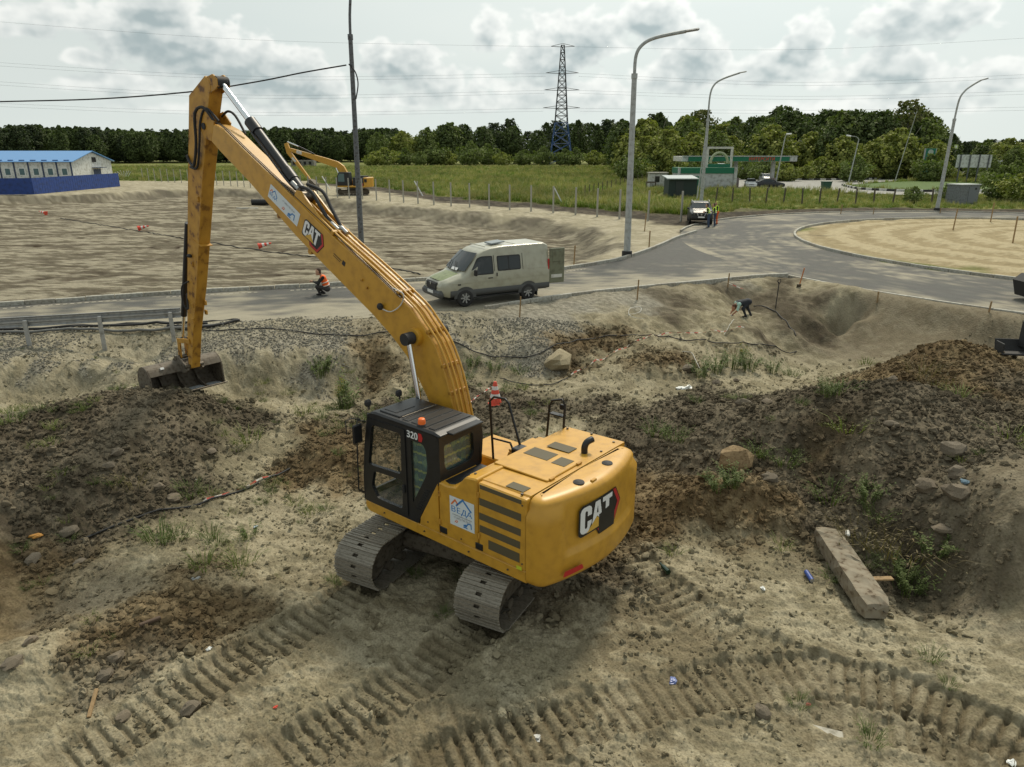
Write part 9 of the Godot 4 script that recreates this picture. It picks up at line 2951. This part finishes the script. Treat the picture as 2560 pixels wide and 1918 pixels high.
func lattice(b: MB, y0: float, y1: float, w0: float, w1: float, panels: int, r: float) -> void:
	var corner := func(s: int, y: float) -> Vector3:
		var w := lerpf(w0, w1, (y - y0) / (y1 - y0)) * 0.5
		return Vector3(w * [1, 1, -1, -1][s], y, w * [1, -1, -1, 1][s])
	for s in 4:
		b.tube([corner.call(s, y0), corner.call(s, y1)], r, 5, false)
	for i in panels:
		var ya := lerpf(y0, y1, float(i) / panels)
		var yb := lerpf(y0, y1, float(i + 1) / panels)
		for s in 4:
			b.tube([corner.call(s, ya), corner.call((s + 1) % 4, yb)], r * 0.6, 4, false)
			b.tube([corner.call((s + 1) % 4, ya), corner.call(s, yb)], r * 0.6, 4, false)
			b.tube([corner.call(s, yb), corner.call((s + 1) % 4, yb)], r * 0.6, 4, false)

func make_pylon() -> void:
	var D := 330.0
	var foot := Vector3(21.5, 1.98, -330)
	var top := Vector3(21.49, 50.18, -330)
	var h := top.y - foot.y
	var py := thing("pylon", "tall lattice power pylon, blue below and dark above, behind the meadow", "pylon", foot)
	var grey := mat(0.05, 0.055, 0.06, 0.7)
	var b := MB.new()
	lattice(b, 0.0, h * 0.36, 10.0, 5.4, 4, 0.2)
	part(py, "lower_tower", b, mat(0.02, 0.07, 0.2, 0.6))
	b = MB.new()
	lattice(b, h * 0.36, h, 5.4, 1.3, 11, 0.17)
	part(py, "upper_tower", b, grey)
	var arms: Array = []
	for q in [[0.985, 5.0], [0.77, 7.0], [0.63, 7.5], [0.48, 8.0]]:
		var y: float = h * q[0]
		for s in [-1.0, 1.0]:
			b = MB.new()
			b.tube([Vector3(0, y, 0), Vector3(s * q[1], y + 0.3, 0)], 0.12, 4)
			b.tube([Vector3(0, y + 1.4, 0), Vector3(s * q[1], y + 0.3, 0)], 0.09, 4)
			part(py, "cross_arm", b, grey)
			arms.append(foot + Vector3(s * q[1], y + 0.1, 0))
	var ends := [[[Vector3(-204.13, 55, -300)], [Vector3(-103.18, 50.13, -315)]], [[Vector3(205.49, 49.19, -300)], [Vector3(116.52, 46.6, -315)]], [[Vector3(-207.5, 40.62, -300)], [Vector3(-104.69, 36.6, -315)]], [[Vector3(208.53, 36.2, -300)], [Vector3(118.07, 34.33, -315)]], [[Vector3(-209.1, 33.76, -300)], [Vector3(-105.49, 29.46, -315)]], [[Vector3(209.95, 30.14, -300)], [Vector3(118.74, 29, -315)]], [[Vector3(-210.97, 25.76, -300)], [Vector3(-106.23, 22.83, -315)]], [[Vector3(211.35, 24.15, -300)], [Vector3(119.41, 23.61, -315)]]]
	for i in 8:
		for k in (1 if i < 2 else 2):
			var off := Vector3(0, -1.2 * k, 0)
			single("power_line", ["top", "second", "third", "lowest"][i / 2] + (" upper" if k == 0 else " lower") + " power wire running from the pylon to the " + ("left" if i % 2 == 0 else "right"), "wire", MB.new().tube(smooth_line([arms[i] + off, ends[i][1][0] + off, ends[i][0][0] + off], 12), 0.026, 4, false), grey, Vector3.ZERO, 0.0, "overhead power wires")

func make_right_side() -> void:
	var green := mat(0.0, 0.13, 0.08, 0.45)
	var mk := thing("metal_kiosk", "grey metal transformer kiosk on the verge beyond the roundabout", "kiosk", flat_at(50.26, -80.66, ROAD), 0.25)
	part(mk, "wall", MB.new().box(Vector3(0, 1.05, -0.9), Vector3(2.6, 2.1, 1.8)), mat(0.17, 0.185, 0.2, 0.6, 0.0, 0.5, 0.5))
	part(mk, "roof", MB.new().box(Vector3(0, 2.14, -0.9), Vector3(2.8, 0.09, 2.0)), mat(0.4, 0.42, 0.42, 0.5))
	part(mk, "door", MB.new().box(Vector3(0.4, 1.0, 0.015), Vector3(1.0, 1.8, 0.05), 0.01), mat(0.15, 0.165, 0.18, 0.6))
	part(mk, "vent", MB.new().box(Vector3(0.75, 1.7, 0.05), Vector3(0.16, 0.22, 0.04)), M.dark)
	# price board
	var p0 := Vector3(82.79, 7.85, -150)
	var p1 := Vector3(85.29, 3.85, -150)
	var ps := thing("price_sign", "tall green fuel price sign between two grey posts", "sign", Vector3((p0.x + p1.x) / 2, ROAD, -150))
	var ph := p0.y - ROAD
	part(ps, "panel", MB.new().box(Vector3(0, ph * 0.55, 0), Vector3(2.0, ph * 0.9, 0.3)), green)
	for s in [-1.0, 1.0]:
		part(ps, "post", MB.new().box(Vector3(s * 1.08, ph * 0.5, 0), Vector3(0.16, ph, 0.3)), M.pole_pale)
	part(ps, "round_logo", MB.new().cyl(Vector3(0, ph * 0.88, 0.14), Vector3(0, ph * 0.88, 0.18), 0.55, 18), mat(0.35, 0.42, 0.36, 0.6))
	for i in 5:
		part(ps, "price_row", MB.new().box(Vector3(0.1, ph * (0.7 - i * 0.1), 0.17), Vector3(1.2, 0.22, 0.03)), mat(0.18, 0.38, 0.3, 0.6))
	# billboard from behind
	var b0 := Vector3(83.78, 6.66, -140)
	var b1 := Vector3(90.34, 4.36, -140)
	var bb := thing("billboard", "large pale blank billboard seen from behind on tall posts", "billboard", Vector3((b0.x + b1.x) / 2, ROAD, -140))
	var bw := b1.x - b0.x
	part(bb, "board", MB.new().box(Vector3(0, (b0.y + b1.y) / 2 - ROAD, -0.2), Vector3(bw, b0.y - b1.y, 0.12)), mat(0.62, 0.65, 0.63, 0.6, 0.0, 0.5, 0.2))
	for i in 4:
		part(bb, "post", MB.new().box(Vector3((i - 1.5) * bw * 0.27, (b0.y - ROAD) / 2, 0), Vector3(0.18, b0.y - ROAD, 0.18)), M.pole_grey)
	# road signs
	for q in [["square yellow-green road sign on an arm left of the leaning lamp post", Vector3(87.78, 8.34, -155), 0], ["square yellow-green road sign right of the leaning lamp post", Vector3(91.95, 8.19, -155), 0], ["triangular road sign at the access road", Vector3(88.76, 5.74, -155), 1], ["triangular road sign beside the billboard", Vector3(98.36, 5.17, -150), 1]]:
		var at: Vector3 = q[1]
		var rs := thing("road_sign", q[0], "road sign", Vector3(at.x, ROAD, at.z), 0.0, "small road signs")
		part(rs, "post", MB.new().cyl(Vector3.ZERO, Vector3(0, at.y - ROAD, 0), 0.06, 6), M.pole_grey)
		if q[2] == 0:
			part(rs, "plate", MB.new().box(Vector3(0, at.y - ROAD, 0.08), Vector3(0.8, 0.8, 0.04)), mat(0.45, 0.55, 0.2, 0.5))
			part(rs, "symbol", MB.new().box(Vector3(0, at.y - ROAD, 0.105), Vector3(0.35, 0.45, 0.02)), M.white)
		else:
			part(rs, "plate", MB.new().prism(poly([[-0.6, at.y - ROAD + 0.4], [0.6, at.y - ROAD + 0.4], [0, at.y - ROAD - 0.6]]), 0.06, 0.1), M.white)
	# lorry at the right edge
	var lo := thing("lorry", "white-cabbed lorry with dark tipper body at the right edge", "lorry", flat_at(116.76, -169.03, ROAD), PI)
	part(lo, "cab", MB.new().prism(rounded([[1.2, 0.8], [2.9, 0.8], [2.9, 1.9], [2.6, 2.9], [1.2, 2.9]], 0.15), -1.2, 1.2, 0.06), M.white_dusty)
	part(lo, "windscreen", MB.new().box(Vector3(2.76, 2.3, 0), Vector3(0.05, 0.8, 2.0), 0.0, Basis(Vector3(0, 0, 1), 0.29)), M.dark_glass)
	part(lo, "tipper_body", MB.new().prism(poly([[0.9, 1.2], [0.9, 2.8], [-3.8, 2.8], [-4.2, 1.2]]), -1.25, 1.25, 0.04), mat(0.03, 0.05, 0.04, 0.7))
	for q in [[2.1, 1.1], [2.1, -1.1], [-1.6, 1.1], [-1.6, -1.1], [-2.9, 1.1], [-2.9, -1.1]]:
		part(lo, "wheel", MB.new().cyl(Vector3(q[0], 0.52, q[1] - 0.15), Vector3(q[0], 0.52, q[1] + 0.15), 0.52, 14), M.rubber)
	# houses beyond
	var hp := [["grey-roofed house behind the billboard at the right edge", Vector3(157.73, 5.39, -235), 13.0, 6.5, mat(0.3, 0.31, 0.31, 0.6), mat(0.45, 0.45, 0.43, 0.8)], ["house with pinkish roof half hidden by trees on the right", Vector3(157.43, 8.25, -260), 10.0, 6.5, mat(0.33, 0.26, 0.25, 0.7), mat(0.4, 0.38, 0.35, 0.8)], ["low white house far behind the wood at the right edge", Vector3(213.23, 10.23, -330), 12.0, 7.5, mat(0.4, 0.41, 0.41, 0.7), M.white_dusty]]
	for q in hp:
		var at: Vector3 = q[1]
		var ho := thing("house", q[0], "house", Vector3(at.x, ROAD, at.z), 0.2, "houses at the right edge")
		var hh: float = at.y - ROAD + 0.5
		part(ho, "wall", MB.new().box(Vector3(0, hh * 0.35, 0), Vector3(q[2], hh * 0.7, 7.0)), q[5])
		var rf := MB.new()
		rf.xf = Transform3D(Basis(Vector3(0, 0, -1), Vector3.UP, Vector3(1, 0, 0)), Vector3.ZERO)
		rf.prism(poly([[-4.0, hh * 0.68], [0, hh * 1.15], [4.0, hh * 0.68]]), -q[2] / 2 - 0.4, q[2] / 2 + 0.4)
		part(ho, "roof", rf, q[4])
		for i in 3:
			part(ho, "window", MB.new().box(Vector3((i - 1) * q[2] * 0.3, hh * 0.4, 3.52), Vector3(1.1, 1.3, 0.06)), M.dark_glass)
	# concrete hut in the trees behind the far excavator
	var rh := thing("ruined_hut", "low ruined concrete hut at the wood edge behind the far excavator", "hut", flat_at(-82.84, -295.59, ROAD))
	part(rh, "wall", MB.new().box(Vector3(0, 1.2, 0), Vector3(9.0, 2.6, 4.0)), mat(0.25, 0.25, 0.23, 0.9, 0.0, 1.0, 0.3))
	for i in 4:
		part(rh, "opening", MB.new().box(Vector3(-3.2 + i * 2.1, 1.4, 2.01), Vector3(1.0, 1.2, 0.06)), M.dark)

const GROUND_STEP := 0.0036
const CLOD_TRIES := 140000
const MEADOW := 60000
func _ready() -> void:
	rng.seed = 7
	var cam := Camera3D.new()
	cam.fov = 56.76
	cam.position = Vector3(0, 7.12, 0)
	cam.rotation_degrees = Vector3(-18.05, 0, 0)
	cam.far = 6000.0
	add_child(cam)
	var env := Environment.new()
	env.background_mode = Environment.BG_SKY
	env.sky = make_sky()
	env.tonemap_mode = Environment.TONE_MAPPER_LINEAR
	env.tonemap_exposure = 0.93
	env.sdfgi_enabled = true
	env.ssao_enabled = true
	env.ssil_enabled = true
	var we := WorldEnvironment.new()
	we.environment = env
	add_child(we)
	var sun := DirectionalLight3D.new()
	sun.light_energy = 1.0
	sun.light_color = Color(1.0, 0.95, 0.86)
	sun.light_angular_distance = 10.0
	sun.shadow_enabled = true
	sun.rotation_degrees = Vector3(-52, 158, 0)
	add_child(sun)
	make_materials()
	make_ground()
	make_roads()
	make_background()
	make_trees()
	make_big_excavator()
	make_far_excavator()
	make_van()
	make_loader()
	make_people()
	make_site()
	make_plants()
	make_clods()
